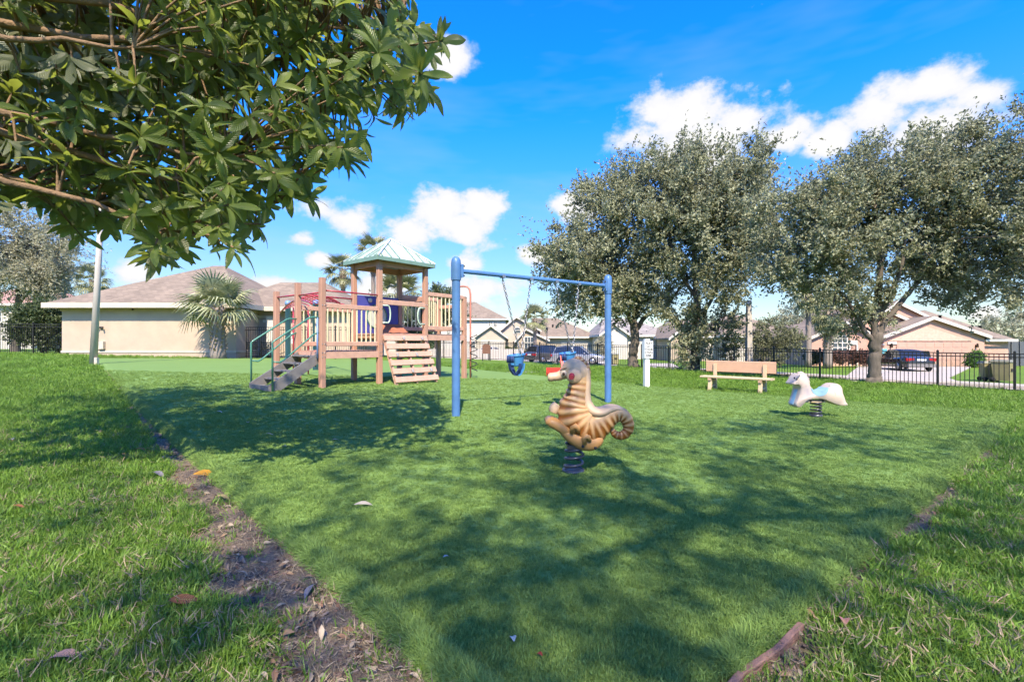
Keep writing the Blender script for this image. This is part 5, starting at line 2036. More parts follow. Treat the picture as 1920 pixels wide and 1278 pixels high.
# the person by the house door
pp = W(1657, 683, 39.2)
pz = STREET + 0.06
per = thing('person', (pp.x, 39.2, pz), 'person in teal shirt and dark trousers standing behind the black sedan', 'person')
SKIN = pmat('skin', (0.42, 0.26, 0.18), rough=0.6)
SHIRT = pmat('teal shirt', (0.09, 0.36, 0.42), rough=0.85)
TROUS = pmat('dark trousers', (0.03, 0.03, 0.04), rough=0.9)


def skin_mesh(name, verts, edges, radii, mat, root, rootv=0):
    me = bpy.data.meshes.new(name)
    me.from_pydata([Vector(v_) for v_ in verts], edges, [])
    o = link(bpy.data.objects.new(name, me))
    o.parent = root
    md = o.modifiers.new('skin', 'SKIN')
    for i, r_ in enumerate(radii):
        rr = r_ if isinstance(r_, tuple) else (r_, r_)
        me.skin_vertices[0].data[i].radius = rr
        me.skin_vertices[0].data[i].use_root = (i == rootv)
    o.modifiers.new('sub', 'SUBSURF').levels = 2
    o.modifiers['sub'].render_levels = 2
    dg = bpy.context.evaluated_depsgraph_get()
    m2 = bpy.data.meshes.new_from_object(o.evaluated_get(dg))
    o.modifiers.clear()
    o.data = m2
    m2.name = name
    m2.materials.clear()
    m2.materials.append(mat)
    for pl_ in m2.polygons:
        pl_.use_smooth = True
    return o


PV = [(0, 0, .95), (0, 0, 1.12), (0, .01, 1.32), (0, 0, 1.46), (0, -.01, 1.54), (0, -.02, 1.66), (0, -.01, 1.74),
      (.17, 0, 1.40), (.23, .02, 1.16), (.20, -.10, .95), (.19, -.15, .86), (-.17, 0, 1.40), (-.24, .02, 1.16), (-.20, -.12, .96), (-.18, -.2, .88),
      (.09, 0, .88), (.11, -.02, .50), (.11, .02, .10), (.12, -.10, .04), (-.09, 0, .88), (-.11, .04, .50), (-.11, .08, .10), (-.12, -.03, .04)]
PE = [(0, 1), (1, 2), (2, 3), (3, 4), (4, 5), (5, 6), (3, 7), (7, 8), (8, 9), (9, 10), (3, 11), (11, 12), (12, 13), (13, 14), (0, 15), (15, 16), (16, 17), (17, 18), (0, 19), (19, 20), (20, 21), (21, 22)]
PR = [(.15, .11), (.14, .10), (.16, .11), (.09, .08), .055, .085, .075, .06, .046, .038, .035, .06, .046, .038, .035, .085, .06, .045, .045, .085, .06, .045, .045]
skin_mesh('body', PV, PE, PR, SKIN, per)
ix = [0, 1, 2, 3, 7, 8, 11, 12]
skin_mesh('shirt', [PV[i] for i in ix], [(0, 1), (1, 2), (2, 3), (3, 4), (4, 5), (3, 6), (6, 7)], [(.185, .14), (.18, .135), (.20, .145), (.12, .10), .09, .065, .09, .065], SHIRT, per)
ix = [0, 15, 16, 17, 19, 20, 21]
skin_mesh('trousers', [PV[i] for i in ix], [(0, 1), (1, 2), (2, 3), (0, 4), (4, 5), (5, 6)], [(.19, .14), .115, .085, .065, .115, .085, .065], TROUS, per)
hair = MB().ball((0, .015, 1.76), (.098, .105, .085), 12, 8).build('hair', pmat('grey hair', (0.32, 0.30, 0.28), rough=0.9))
hair.parent = per
for s_ in (-1, 1):
    e_ = MB().box((s_ * .035 - .012, -.112, 1.70), (s_ * .035 + .012, -.098, 1.712)).build('eye', DARK)
    e_.parent = per

# chairs stacked by the clubhouse gate, gate sign
def patio_chair(label, x, y, rz):
    root = thing('patio_chair', (0, 0, 0), label, 'chair')
    for i in range(4):
        MB().box((-.26, .22, .50 + i * .11), (.26, .245, .57 + i * .11)).build('back_slat', BLACK, root)
        MB().box((-.26, -.24 + i * .12, .40), (.26, -.15 + i * .12, .425)).build('seat_slat', BLACK, root)
    for a in (-1, 1):
        MB().bar((a * .28, .235, 0), (a * .28, .25, .95), .035, .035).build('leg', BLACK, root)
        MB().bar((a * .28, -.25, 0), (a * .28, -.25, .62), .035, .035).build('leg', BLACK, root)
        MB().bar((a * .28, -.27, .63), (a * .28, .25, .63), .05, .03).build('armrest', BLACK, root)
    root.location = (x, y, 0.33)
    root.rotation_euler = (0, 0, rz)
    return root


patio_chair('black slatted chair beside the palm, left of the pair by the clubhouse gate', -14.15, 26.3, R(185))
patio_chair('black slatted chair by the stair rail, right of the pair by the clubhouse gate', -13.35, 26.35, R(172))
gsn = thing('round_notice', (-12.35, 26.8, 0.33), 'small white notice with red ring on the clubhouse gate', 'sign')
MB().box((-12.5, 26.80, 1.15), (-12.2, 26.83, 1.75)).build('board', TRIM, gsn)
ringp = [(-12.35 + .10 * math.cos(a), 26.795, 1.52 + .10 * math.sin(a)) for a in np.linspace(0, 2 * math.pi, 21)]
MB().tube(ringp, .014, 6).build('red_ring', LAMPR, gsn)
MB().bar((-12.42, 26.794, 1.45), (-12.28, 26.794, 1.59), .02, .01).build('red_slash', LAMPR, gsn)

# ================================================================== TREES
def leaf_quads(P, D, L_, Wd_, rng, fold=0.25):
    """diamond leaves: base P, direction D"""
    n = len(P)
    rv = unit(rng.normal(size=(n, 3)))
    side = unit(np.cross(D, rv))
    nor = np.cross(D, side)
    L_ = np.broadcast_to(L_, (n,))[:, None]
    Wd_ = np.broadcast_to(Wd_, (n,))[:, None]
    m = P + D * L_ * 0.5
    v_ = np.stack([P, m + side * Wd_ * .5 + nor * Wd_ * fold, P + D * L_, m - side * Wd_ * .5 + nor * Wd_ * fold], 1).reshape(-1, 3)
    f = np.arange(n * 4).reshape(n, 4)
    return v_, f


def sprays(C, O, rng, n_leaf=14, length=(0.4, 0.9), leaf=(0.09, 0.045), up=0.35, spread=0.07, droop=0.0, jitter=0.9):
    """twigs at C pointing along O (mixed with up), with leaves set round them"""
    n = len(C)
    d = unit(O + np.array((0, 0, up)) + rng.normal(size=(n, 3)) * 0.45)
    ln = rng.uniform(length[0], length[1], n) * np.where(rng.random(n) < .08, rng.uniform(1.4, 2.1, n), 1)
    t_ = rng.uniform(0.05, 1.0, (n, n_leaf))
    base = C[:, None] + d[:, None] * (ln[:, None] * t_)[..., None]
    base[..., 2] -= droop * (ln[:, None] * t_) ** 2
    base = base + rng.normal(size=base.shape) * spread * (1.1 - t_)[..., None]
    ld = unit(d[:, None] * 0.8 + rng.normal(size=base.shape) * jitter)
    k = n * n_leaf
    return leaf_quads(base.reshape(-1, 3), ld.reshape(-1, 3), rng.uniform(0.7, 1.25, k) * leaf[0], rng.uniform(0.7, 1.25, k) * leaf[1], rng)


def crown_from_lobes(lobes, n, rng, fill=0.45, clump=0):
    """lobes: (cx,cy,cz, rx,ry,rz, weight); returns spray roots and outward directions"""
    lob = np.array([l_[:6] for l_ in lobes], float)
    w = np.array([l_[6] if len(l_) > 6 else l_[3] * l_[5] for l_ in lobes], float)
    pick = rng.choice(len(lob), n, p=w / w.sum())
    u_ = unit(rng.normal(size=(n, 3)))
    if clump:
        own = rng.integers(0, max(1, n // clump), n)           # sprays gather into boughs
        pick, u_ = pick[own], unit(u_[own] + rng.normal(size=(n, 3)) * .10)
    rr = fill + (1 - fill) * rng.random(n) ** 0.5
    if clump:
        rr = np.clip(rr[own] + rng.normal(size=n) * .09, .1, 1.15)
    # lumpy shell
    rr = rr * (1 + 0.24 * np.sin(u_[:, 0] * 7 + pick) * np.sin(u_[:, 2] * 6 + pick * 2.3))
    P = lob[pick, :3] + u_ * rr[:, None] * lob[pick, 3:6]
    return P, unit(u_ / lob[pick, 3:6])


BARK = pmat('grey brown bark', (0.115, 0.095, 0.075), rough=0.95, var=0.3, scale=9, bump=0.9, bscale=22, stretch=(1, 1, 0.3), dirt=0.25, dirtcol=(0.22, 0.2, 0.17))
OAKL = leaf_mat('grey green oak leaves', (0.165, 0.176, 0.092), (0.43, 0.44, 0.285), trans=0.33, rough=0.65, spec=0.15, world_var=.22)
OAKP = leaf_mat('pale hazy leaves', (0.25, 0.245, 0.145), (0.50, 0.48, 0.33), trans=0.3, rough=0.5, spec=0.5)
SHRL = leaf_mat('shrub leaves', (0.045, 0.075, 0.025), (0.13, 0.16, 0.06), trans=0.25, rough=0.4, spec=0.5)
SHRD = leaf_mat('dark shrub leaves', (0.02, 0.038, 0.014), (0.07, 0.095, 0.035), trans=0.2, rough=0.35, spec=0.5)


def px_lobe(px, py, d, rx, ry, rd=None, dd=0.0):
    k = (d + dd) / FPX
    p = W(px, py, d + dd)
    return (p.x, p.y, p.z, rx * k, (rd if rd else min(rx, ry) * k), ry * k)


def tree(name, label, base, forks, lobes, n, mat, seed, leaf=(0.10, 0.05), n_leaf=16, length=(0.5, 1.0), trunk_r=0.2, twigs=40, **kw):
    """forks: list of limb paths, each a list of (point, radius); the first is the trunk"""
    rng = np.random.default_rng(seed)
    root = thing(name, base, label, 'tree', kw.pop('group', None))
    for i, path in enumerate(forks):
        pts = np.array([[*p, r_] for p, r_ in path], float)
        C = crom(pts, 6)
        C[1:-1, :3] += rng.normal(size=(len(C) - 2, 3)) * C[1:-1, 3:4] * 0.12
        mb = MB()
        mb.tube([Vector(c[:3]) for c in C], [max(float(c[3]), 0.01) for c in C], 10)
        mb.build('trunk' if i == 0 else 'limb', BARK, root)
    extra = []
    for l_ in lobes:
        for _ in range(5):
            u_ = unit(rng.normal(size=3))
            k = rng.uniform(.22, .38)
            extra.append((l_[0] + u_[0] * l_[3] * .92, l_[1] + u_[1] * l_[4] * .92, l_[2] + u_[2] * l_[5] * .92, l_[3] * k, l_[4] * k, l_[5] * k, (l_[6] if len(l_) > 6 else l_[3] * l_[5]) * k * k * 2.2))
    P, O = crown_from_lobes(list(lobes) + extra, n, rng, clump=11 if n > 3000 else (2 if name == 'shade_oak' else 7))
    # bare twigs from limb ends into the crown
    ends = [Vector(path[-1][0]) for path in forks]
    mb = MB()
    for k in range(twigs):
        q = Vector(P[rng.integers(len(P))])
        e_ = min(ends, key=lambda a: (a - q).length)
        m = (e_ + q) / 2 + Vector((rng.normal() * .2, rng.normal() * .2, 0.1))
        mb.tube([e_, m, q], [0.05, 0.03, 0.012], 5, caps=False)
    if twigs:
        mb.build('branches', BARK, root)['kind'] = 'stuff'
    v_, f = sprays(P, O, rng, n_leaf=n_leaf, length=length, leaf=leaf, **kw)
    off = np.array(OFF[root.name])
    o = link(bpy.data.objects.new('crown', np_mesh('crown', v_ - off, f, mat, smooth=False)))
    o.parent = root
    return root


def pw_(px, py, d):
    return tuple(W(px, py, d))


# tree A, forked trunk behind the right swing post
d = 26.0
b = G(1187, 688)
tree('oak_tree', 'broad grey green tree with forked trunk behind the sign', b,
     [[(pw_(1187, 692, d), .34), (pw_(1187, 670, d), .25), (pw_(1190, 630, d), .23), (pw_(1188, 605, d), .20)],
      [(pw_(1189, 618, d), .15), (pw_(1178, 590, d), .12), (pw_(1160, 555, d), .09), (pw_(1130, 510, d + .5), .05)],
      [(pw_(1189, 612, d), .17), (pw_(1192, 580, d), .14), (pw_(1200, 530, d), .10), (pw_(1190, 450, d), .05)],
      [(pw_(1190, 622, d), .14), (pw_(1212, 592, d), .11), (pw_(1250, 570, d), .08), (pw_(1290, 520, d - .5), .05)]],
     [px_lobe(1130, 480, d, 95, 90, 2.6), px_lobe(1080, 510, d, 62, 70, 1.9), px_lobe(1120, 410, d, 70, 60, 2.0), px_lobe(1200, 500, d, 95, 95, 2.8, 1), px_lobe(1200, 390, d, 90, 80, 2.6, .5),
      px_lobe(1062, 468, d, 40, 45, 1.4), px_lobe(1100, 560, d, 50, 42, 1.5), px_lobe(1185, 365, d, 55, 38, 1.7)],
     4600, OAKL, 21, leaf=(.17, .09), n_leaf=16, length=(.5, 1.15))
# tree B, taller with foliage down the trunk
d = 24.2
b = G(1300, 691)
tree('oak_tree', 'tall upright tree with leafy slender trunk between sign and bench', b,
     [[(pw_(1302, 695, d), .30), (pw_(1303, 670, d), .22), (pw_(1308, 620, d), .19), (pw_(1305, 540, d), .15), (pw_(1300, 440, d), .10), (pw_(1302, 340, d), .05)],
      [(pw_(1308, 610, d), .10), (pw_(1335, 560, d), .08), (pw_(1370, 490, d), .04)],
      [(pw_(1306, 560, d), .10), (pw_(1270, 500, d), .08), (pw_(1250, 420, d), .04)],
      [(pw_(1328, 690, d + .8), .06), (pw_(1334, 650, d + .8), .05), (pw_(1345, 620, d + .8), .03)]],
     [px_lobe(1310, 470, d, 105, 90, 2.6), px_lobe(1300, 380, d, 110, 85, 2.7), px_lobe(1250, 355, d, 62, 50, 1.6), px_lobe(1345, 352, d, 80, 52, 2.0), px_lobe(1398, 335, d, 40, 45, 1.2),
      px_lobe(1375, 430, d, 70, 75, 2.0), px_lobe(1300, 560, d, 75, 60, 1.8), px_lobe(1290, 640, d, 32, 45, .8), px_lobe(1335, 620, d, 28, 40, .8), px_lobe(1270, 310, d, 42, 36, 1.1), px_lobe(1335, 302, d, 45, 30, 1.1), px_lobe(1405, 300, d, 28, 30, .9)],
     5200, OAKL, 22, leaf=(.16, .085), n_leaf=16, length=(.5, 1.2), up=0.7)
# tree C by the fence on the right
d = 17.4
b = G(1640, 716)
tree('oak_tree', 'large spreading tree standing by the fence in front of the peach house', b,
     [[(pw_(1640, 722, d), .30), (pw_(1640, 700, d), .215), (pw_(1641, 660, d), .20), (pw_(1643, 625, d), .19)],
      [(pw_(1643, 635, d), .14), (pw_(1640, 600, d), .13), (pw_(1646, 560, d), .12), (pw_(1650, 480, d), .09), (pw_(1640, 380, d), .05)],
      [(pw_(1645, 638, d), .12), (pw_(1658, 605, d), .10), (pw_(1690, 565, d), .085), (pw_(1715, 535, d), .07), (pw_(1760, 470, d), .04)],
      [(pw_(1640, 640, d), .10), (pw_(1622, 622, d), .085), (pw_(1605, 590, d), .07), (pw_(1570, 540, d), .04)],
      [(pw_(1645, 600, d), .10), (pw_(1660, 570, d - .2), .09), (pw_(1690, 500, d - .6), .06), (pw_(1700, 420, d - .6), .03)]],
     [px_lobe(1640, 440, d, 120, 110, 2.2), px_lobe(1560, 420, d, 100, 95, 1.9), px_lobe(1500, 470, d, 72, 75, 1.5), px_lobe(1730, 365, d, 110, 95, 2.1), px_lobe(1800, 430, d, 100, 100, 1.9, -.5),
      px_lobe(1705, 292, d, 70, 50, 1.4), px_lobe(1600, 350, d, 75, 55, 1.5), px_lobe(1540, 520, d, 80, 50, 1.3), px_lobe(1690, 520, d, 95, 50, 1.5), px_lobe(1850, 345, d, 75, 65, 1.4),
      px_lobe(1870, 500, d, 75, 55, 1.3), px_lobe(1790, 560, d, 60, 32, .8), px_lobe(1610, 590, d, 50, 30, .8), px_lobe(1470, 400, d, 45, 55, 1.1), px_lobe(1805, 305, d, 55, 50, 1.2)],
     6400, OAKL, 23, leaf=(.125, .068), n_leaf=17, length=(.4, .9), up=.3)
# tree D leaning in from beyond the right edge
d = 15.0
bD = (17.9, 15.4, float(tz(17.9, 15.4)))
tree('oak_tree', 'tree reaching in at the right edge of the picture', bD,
     [[((17.9, 15.4, -.5), .26), ((17.9, 15.4, 2.0), .2), ((17.8, 15.3, 4.5), .14), ((17.6, 15.2, 7), .06)],
      [((17.9, 15.3, 3), .1), ((17.2, 15.1, 4.8), .07), ((16.7, 15, 6), .03)]],
     [px_lobe(1965, 260, d, 72, 95, 1.5), px_lobe(1955, 400, d, 70, 80, 1.4), px_lobe(1965, 520, d, 62, 60, 1.2), px_lobe(2060, 380, d, 110, 160, 2.2), px_lobe(1918, 210, d, 26, 34, .5)],
     2200, OAKL, 24, leaf=(.11, .06), n_leaf=16, length=(.35, .8))
# hazy tree at the far left
d = 33.0
b = W(40, 668, d)
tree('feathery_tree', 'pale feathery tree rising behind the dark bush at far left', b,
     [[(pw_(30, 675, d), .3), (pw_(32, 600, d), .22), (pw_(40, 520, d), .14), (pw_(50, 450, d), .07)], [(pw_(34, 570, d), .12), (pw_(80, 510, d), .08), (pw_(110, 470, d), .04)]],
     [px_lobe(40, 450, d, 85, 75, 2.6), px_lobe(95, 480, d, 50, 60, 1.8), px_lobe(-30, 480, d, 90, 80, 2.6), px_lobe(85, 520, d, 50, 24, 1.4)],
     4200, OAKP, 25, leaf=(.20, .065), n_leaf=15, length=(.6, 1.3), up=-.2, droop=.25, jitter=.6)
# trees far behind
for (nm, lab, px, pb, d, lob, mt_, sd) in (
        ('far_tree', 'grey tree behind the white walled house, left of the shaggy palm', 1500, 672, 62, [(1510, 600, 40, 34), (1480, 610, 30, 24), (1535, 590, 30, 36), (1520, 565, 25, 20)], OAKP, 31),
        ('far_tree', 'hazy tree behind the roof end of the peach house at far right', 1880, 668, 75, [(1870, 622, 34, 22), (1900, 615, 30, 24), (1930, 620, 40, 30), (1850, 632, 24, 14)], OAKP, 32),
        ('far_tree', 'dark tree top behind the right railing of the play tower', 818, 668, 50, [(815, 575, 36, 28), (840, 590, 26, 30), (790, 600, 22, 30)], SHRL, 33),
        ('far_tree', 'dark tree behind the left railing of the play structure', 650, 668, 60, [(640, 605, 40, 32), (690, 600, 42, 34), (600, 615, 26, 26)], SHRD, 34)):
    tree(nm, lab, W(px, pb, d), [[(pw_(px, pb + 3, d), .25), (pw_(px, pb - 30, d), .2), (pw_(lob[0][0], lob[0][1], d), .1)]],
         [px_lobe(a, c, d, e_, g) for a, c, e_, g in lob], 900, mt_, sd, leaf=(.26, .12), n_leaf=13, length=(.5, 1.1), twigs=8)


def shrub(name, label, px, pb, d, lobes, n, mat, seed, leaf=(.10, .05), stems=6, cat='shrub', **kw):
    rng = np.random.default_rng(seed)
    b_ = W(px, pb, d)
    root = thing(name, b_, label, cat)
    L3 = [px_lobe(a, c, d, e_, g) for a, c, e_, g in lobes]
    P, O = crown_from_lobes(L3, n, rng, fill=.3)
    v_, f = sprays(P, O, rng, n_leaf=13, length=(.12, .4), leaf=leaf, **kw)
    o = link(bpy.data.objects.new('foliage', np_mesh('foliage', v_ - np.array(b_), f, mat, smooth=False)))
    o.parent = root
    for k in range(stems):
        q = Vector(P[rng.integers(n)])
        MB().tube([b_ + Vector((rng.normal() * .1, rng.normal() * .1, -.1)), (b_ + q) / 2 + Vector((0, 0, .1)), q], [.04, .03, .012], 6).build('stem', BARK, root)
    return root


shrub('dark_bush', 'big dark rounded bush beside the clubhouse corner behind the side fence', 85, 664, 27.6, [(75, 600, 48, 28), (50, 620, 34, 22), (98, 620, 22, 40), (90, 580, 26, 14), (62, 590, 34, 18)], 1300, SHRL, 41, leaf=(.16, .07), up=.2)
shrub('flowering_shrub', 'loose leafy shrub behind the fence right of the concrete pole', 1450, 686, 30, [(1450, 625, 42, 28), (1420, 645, 24, 24), (1480, 640, 24, 24), (1440, 665, 36, 20)], 620, leaf_mat('grey shrub leaves', (.10, .12, .05), (.26, .27, .16), trans=.25), 42, leaf=(.15, .07))
shrub('round_shrub', 'dark narrow shrub behind the fence left of the concrete pole', 1370, 682, 30, [(1370, 640, 14, 18), (1368, 660, 14, 16)], 200, SHRD, 43, leaf=(.13, .06))
shrub('clipped_shrub', 'green square clipped shrub at the right end of the garage door', 1828, 690, 38.5, [(1828, 674, 10, 12), (1828, 668, 9, 6), (1828, 682, 10, 7)], 340, leaf_mat('bright shrub leaves', (.05, .13, .02), (.13, .26, .05), trans=.2), 44, leaf=(.12, .07), stems=2)
shrub('dark_shrub', 'dense dark shrub behind the tower deck, under the middle palm', 790, 664, 33, [(785, 612, 26, 30), (770, 640, 28, 22), (800, 590, 16, 16)], 700, SHRD, 45, leaf=(.20, .05), up=.3)
shrub('low_palmetto', 'small pale green palm like shrub in front of the grey roofed house', 1133, 672, 50, [(1133, 648, 13, 14)], 120, OAKP, 46, leaf=(.35, .06))
for i, (pa, pb) in enumerate(((1512, 1535), (1537, 1560), (1562, 1588), (1590, 1612), (1613, 1632))):
    shrub('hedge_shrub', ('dark green', 'reddish', 'pale pink', 'brownish red', 'dusty pink')[i] + ' clipped hedge plant, ' + ('leftmost of five', 'second from left', 'middle one of five', 'second from right', 'rightmost of five')[i] + ' below the arched window', (pa + pb) / 2, 682, 38.6,
          [((pa + pb) / 2, 670, (pb - pa) / 2, 9)], 230,
          (SHRD, leaf_mat('reddish hedge leaves', (.05, .03, .02), (.20, .09, .06)), leaf_mat('pinkish hedge leaves', (.10, .05, .04), (.34, .2, .16)),
           leaf_mat('reddish hedge leaves', (0, 0, 0), (0, 0, 0)), leaf_mat('pinkish hedge leaves', (0, 0, 0), (0, 0, 0)))[i], 50 + i, leaf=(.13, .06), stems=2)
for i, (px, pb, r_) in enumerate(((955, 668, 12), (990, 669, 10), (1012, 668, 7))):
    shrub('garden_shrub', ('spiky low shrub', 'small rounded shrub', 'tiny shrub')[i] + ' at the foot of the beige house, ' + ('left of the short palm', 'right beside the short palm trunk', 'left of the thin dark pole')[i], px, pb, 58, [(px, pb - r_ * .6, r_, r_ * .7)], 90, SHRL, 60 + i, leaf=(.22, .07), stems=2)

# ---- palms
FANG = leaf_mat('sabal fan', (.21, .23, .11), (.40, .42, .24), trans=.25, rough=.45, spec=.5)
FANG2 = leaf_mat('sabal fan green', (.17, .185, .075), (.36, .36, .18), trans=.25, rough=.45, spec=.5)
BOOT = pmat('palm boots', (.26, .19, .13), rough=.95, var=.35, scale=10, bump=.5)
PTRK = pmat('palm trunk', (.24, .20, .17), rough=.95, var=.25, scale=8, bump=.6, bscale=18, stretch=(1, 1, 3))


def fan_mesh(rng, mat, seg=22, R_=0.85, pet=0.9, sag=0.5):
    """costapalmate fan on a petiole, along +Y, upper side +Z"""
    vs, f = [], []
    def q(a, b, c, d_):
        k = len(vs)
        vs.extend([a, b, c, d_])
        f.append((k, k + 1, k + 2, k + 3))
    for i in range(4):
        y0, y1 = pet * i / 4, pet * (i + 1) / 4
        z0, z1 = -.10 * (y0 / pet) ** 2, -.10 * (y1 / pet) ** 2
        q((-.016, y0, z0), (.016, y0, z0), (.013, y1, z1), (-.013, y1, z1))
    for i in range(seg):
        a = R(-125 + 250 * (i + .5) / seg)
        ln = R_ * (1 - .25 * abs(a) / R(125)) * rng.uniform(.88, 1.08)
        w = .036
        pts = []
        for t_ in (0, .4, .7, 1.0):
            y = pet + math.cos(a) * ln * t_ * .9
            x = math.sin(a) * ln * t_
            z = -.10 - sag * ln * t_ ** 2.4 * rng.uniform(.7, 1.3) + .10 * abs(math.sin(a)) * t_
            pts.append(Vector((x, y, z)))
        s_ = Vector((math.cos(a), -math.sin(a), 0))
        wd = (w * .35, w, w * .75, .004)
        for j in range(3):
            q(pts[j] - s_ * wd[j], pts[j] + s_ * wd[j], pts[j + 1] + s_ * wd[j + 1], pts[j + 1] - s_ * wd[j + 1])
    return np_mesh('frond', np.array([tuple(v_) for v_ in vs]), np.array(f), mat, smooth=False)


def palm(name, label, px, pb, d, h, nf, scale, mat, seed, trunk=(.2, .15), boots=.5, old=.3, pdown=-70, lean=(0, 0)):
    rng = np.random.default_rng(seed)
    b_ = W(px, pb, d)
    root = thing(name, b_, label, 'palm tree')
    t_ = b_ + Vector((lean[0], lean[1], h))
    zz = np.linspace(0, 1, 14)
    mb = MB()
    mb.tube([b_ + (t_ - b_) * z + Vector((0, 0, -.15 * (z == 0))) for z in zz], [trunk[0] * (1 - z) + trunk[1] * z + .012 * (i % 2) for i, z in enumerate(zz)], 12)
    mb.build('trunk', PTRK, root)
    # old leaf bases criss-crossing the upper trunk
    if boots > 0:
        mb = MB()
        nb = int(boots * h / .11)
        for i in range(nb):
            z = 1 - boots * i / nb
            c = b_ + (t_ - b_) * z
            rr = trunk[0] * (1 - z) + trunk[1] * z
            for k in range(4):
                a = k * math.pi / 2 + i * .75
                o_ = Vector((math.cos(a), math.sin(a), 0))
                mb.bar(c + o_ * rr * .75 - Vector((0, 0, .10)), c + o_ * (rr + .09 * rng.uniform(.7, 1.4)) + Vector((0, 0, .13)), .09, .03, hint=o_)
        mb.build('leaf_bases', BOOT, root)
    protos = [fan_mesh(rng, mat, sag=s_) for s_ in (.25, .5, .8)]
    for i in range(nf):
        az = i * 2.39996 + rng.normal() * .15
        u_ = (i + .5) / nf
        elv = R(80 - (80 - pdown) * u_ ** .9 + rng.normal() * 7)
        s_ = scale * rng.uniform(.85, 1.12)
        m = Matrix.Translation(t_ - Vector((0, 0, .15 * u_))) @ Euler((elv, 0, az), 'XYZ').to_matrix().to_4x4() @ Matrix.Rotation(rng.normal() * .25, 4, 'Y') @ Matrix.Scale(s_, 4)
        share('frond', protos[min(2, int(u_ * 3))], root, None, mat4=m)
    return root


palm('sabal_palm', 'shaggy pale fan palm with thick trunk in front of the clubhouse', 409, 670, 24.6, 2.55, 30, 1.2, FANG, 71, trunk=(.36, .24), boots=.9, pdown=-2)
palm('sabal_palm', 'tall slim fan palm left of the play tower roof', 643, 666, 34, 6.0, 30, .92, FANG2, 72, trunk=(.18, .15), boots=.22, pdown=-35)
palm('sabal_palm', 'fan palm whose top shows just behind the tower roof', 700, 666, 37, 8.0, 28, 1.0, FANG2, 73, trunk=(.18, .15), boots=.25, pdown=-35)
palm('sabal_palm', 'bushy fan palm seen through the open tower', 748, 666, 31, 4.0, 34, 1.1, FANG2, 74, trunk=(.2, .17), boots=.6, pdown=-50)
palm('sabal_palm', 'short fan palm in front of the beige house', 1003, 669, 56, 4.4, 24, 1.25, FANG2, 75, trunk=(.22, .18), boots=.15, pdown=-20)
palm('sabal_palm', 'fan palm far behind the leaning lamp post', 172, 668, 48, 7.6, 26, 1.25, FANG2, 76, trunk=(.2, .16), boots=.2, pdown=-30)
palm('sabal_palm', 'yellow green shaggy palm left of the peach house', 1552, 686, 37, 4.2, 46, 1.15, leaf_mat('yellow fan', (.20, .21, .09), (.34, .35, .18), trans=.2), 77, trunk=(.3, .26), boots=.7, pdown=-85)
palm('sabal_palm', 'slim palm left of the shaggy yellow green palm', 1516, 684, 35, 5.2, 26, 1.0, FANG2, 78, trunk=(.2, .15), boots=.2, pdown=-40)

# ---- the loquat hanging in from the upper left
LOQ = leaf_mat('loquat leaves', (.040, .075, .018), (.205, .26, .055), trans=.42, tcol=(.38, .46, .07), rough=.38, spec=.45, under=(.17, .185, .11), veins=True)
TWIG = pmat('loquat twig', (.20, .125, .07), rough=.9, var=.3, scale=12, bump=.6, bscale=50)


def loquat_leaf(L_=1.0, w=.30, curl=.25, fold=.22, ns=7, tw=0.0):
    """corrugated oblong leaf along +Y, upper side +Z, unit length"""
    v_, uv, f = [], [], []
    for i in range(ns):
        t_ = i / (ns - 1)
        wd = w * .5 * (math.sin(math.pi * min(1, t_ ** 1.25 * .97 + .02)) ** .75) + .012 * (i == 0)
        y = t_ * (1 - .12 * curl * t_)
        z = -curl * t_ ** 2 + .04 * math.sin(t_ * 3)
        for j, s_ in enumerate((-1, -.5, 0, .5, 1)):
            v_.append((s_ * wd * math.cos(tw * t_) + .05 * tw * math.sin(t_ * 3), y, z + abs(s_) * wd * fold * 2 - (s_ * s_) * wd * fold * .8 + s_ * wd * math.sin(tw * t_) + .008 * math.sin(9 * t_ + 2 * s_)))
            uv.append((.5 + .5 * s_, t_))
    for i in range(ns - 1):
        for j in range(4):
            k = i * 5 + j
            f.append((k, k + 1, k + 6, k + 5))
    return np.array(v_), np.array(f), np.array(uv)


LPROTO = [loquat_leaf(1, w, c, fo, tw=tw_) for (w, c, fo, tw_) in ((.30, .20, .2, .3), (.33, .35, .15, -.4), (.28, .50, .25, .2), (.36, .12, .3, -.2), (.31, .65, .1, .5), (.27, -.12, .2, -.5), (.37, .30, .05, .15), (.25, .4, .35, -.3))]
MASK = [(-400, 470), (-60, 430), (0, 398), (45, 385), (70, 398), (92, 408), (118, 432), (150, 468), (185, 455), (212, 458), (240, 428), (262, 436), (282, 490), (300, 516), (350, 518), (400, 514), (450, 516),
        (462, 482), (446, 452), (500, 468), (532, 440), (528, 418), (580, 410), (612, 378), (622, 348), (668, 332), (700, 318), (722, 270), (736, 240), (800, 236), (818, 180), (846, 118), (850, 92), (826, 56), (785, 62), (772, 10), (790, -60), (700, -500), (-400, -500)]
MP = np.array(MASK, float)


def in_mask(px, py):
    x1, y1 = MP[:, 0], MP[:, 1]
    x2, y2 = np.roll(x1, -1), np.roll(y1, -1)
    c = ((y1 > py[:, None]) != (y2 > py[:, None])) & (px[:, None] < (x2 - x1) * (py[:, None] - y1) / (y2 - y1 + 1e-12) + x1)
    return c.sum(1) % 2 == 1


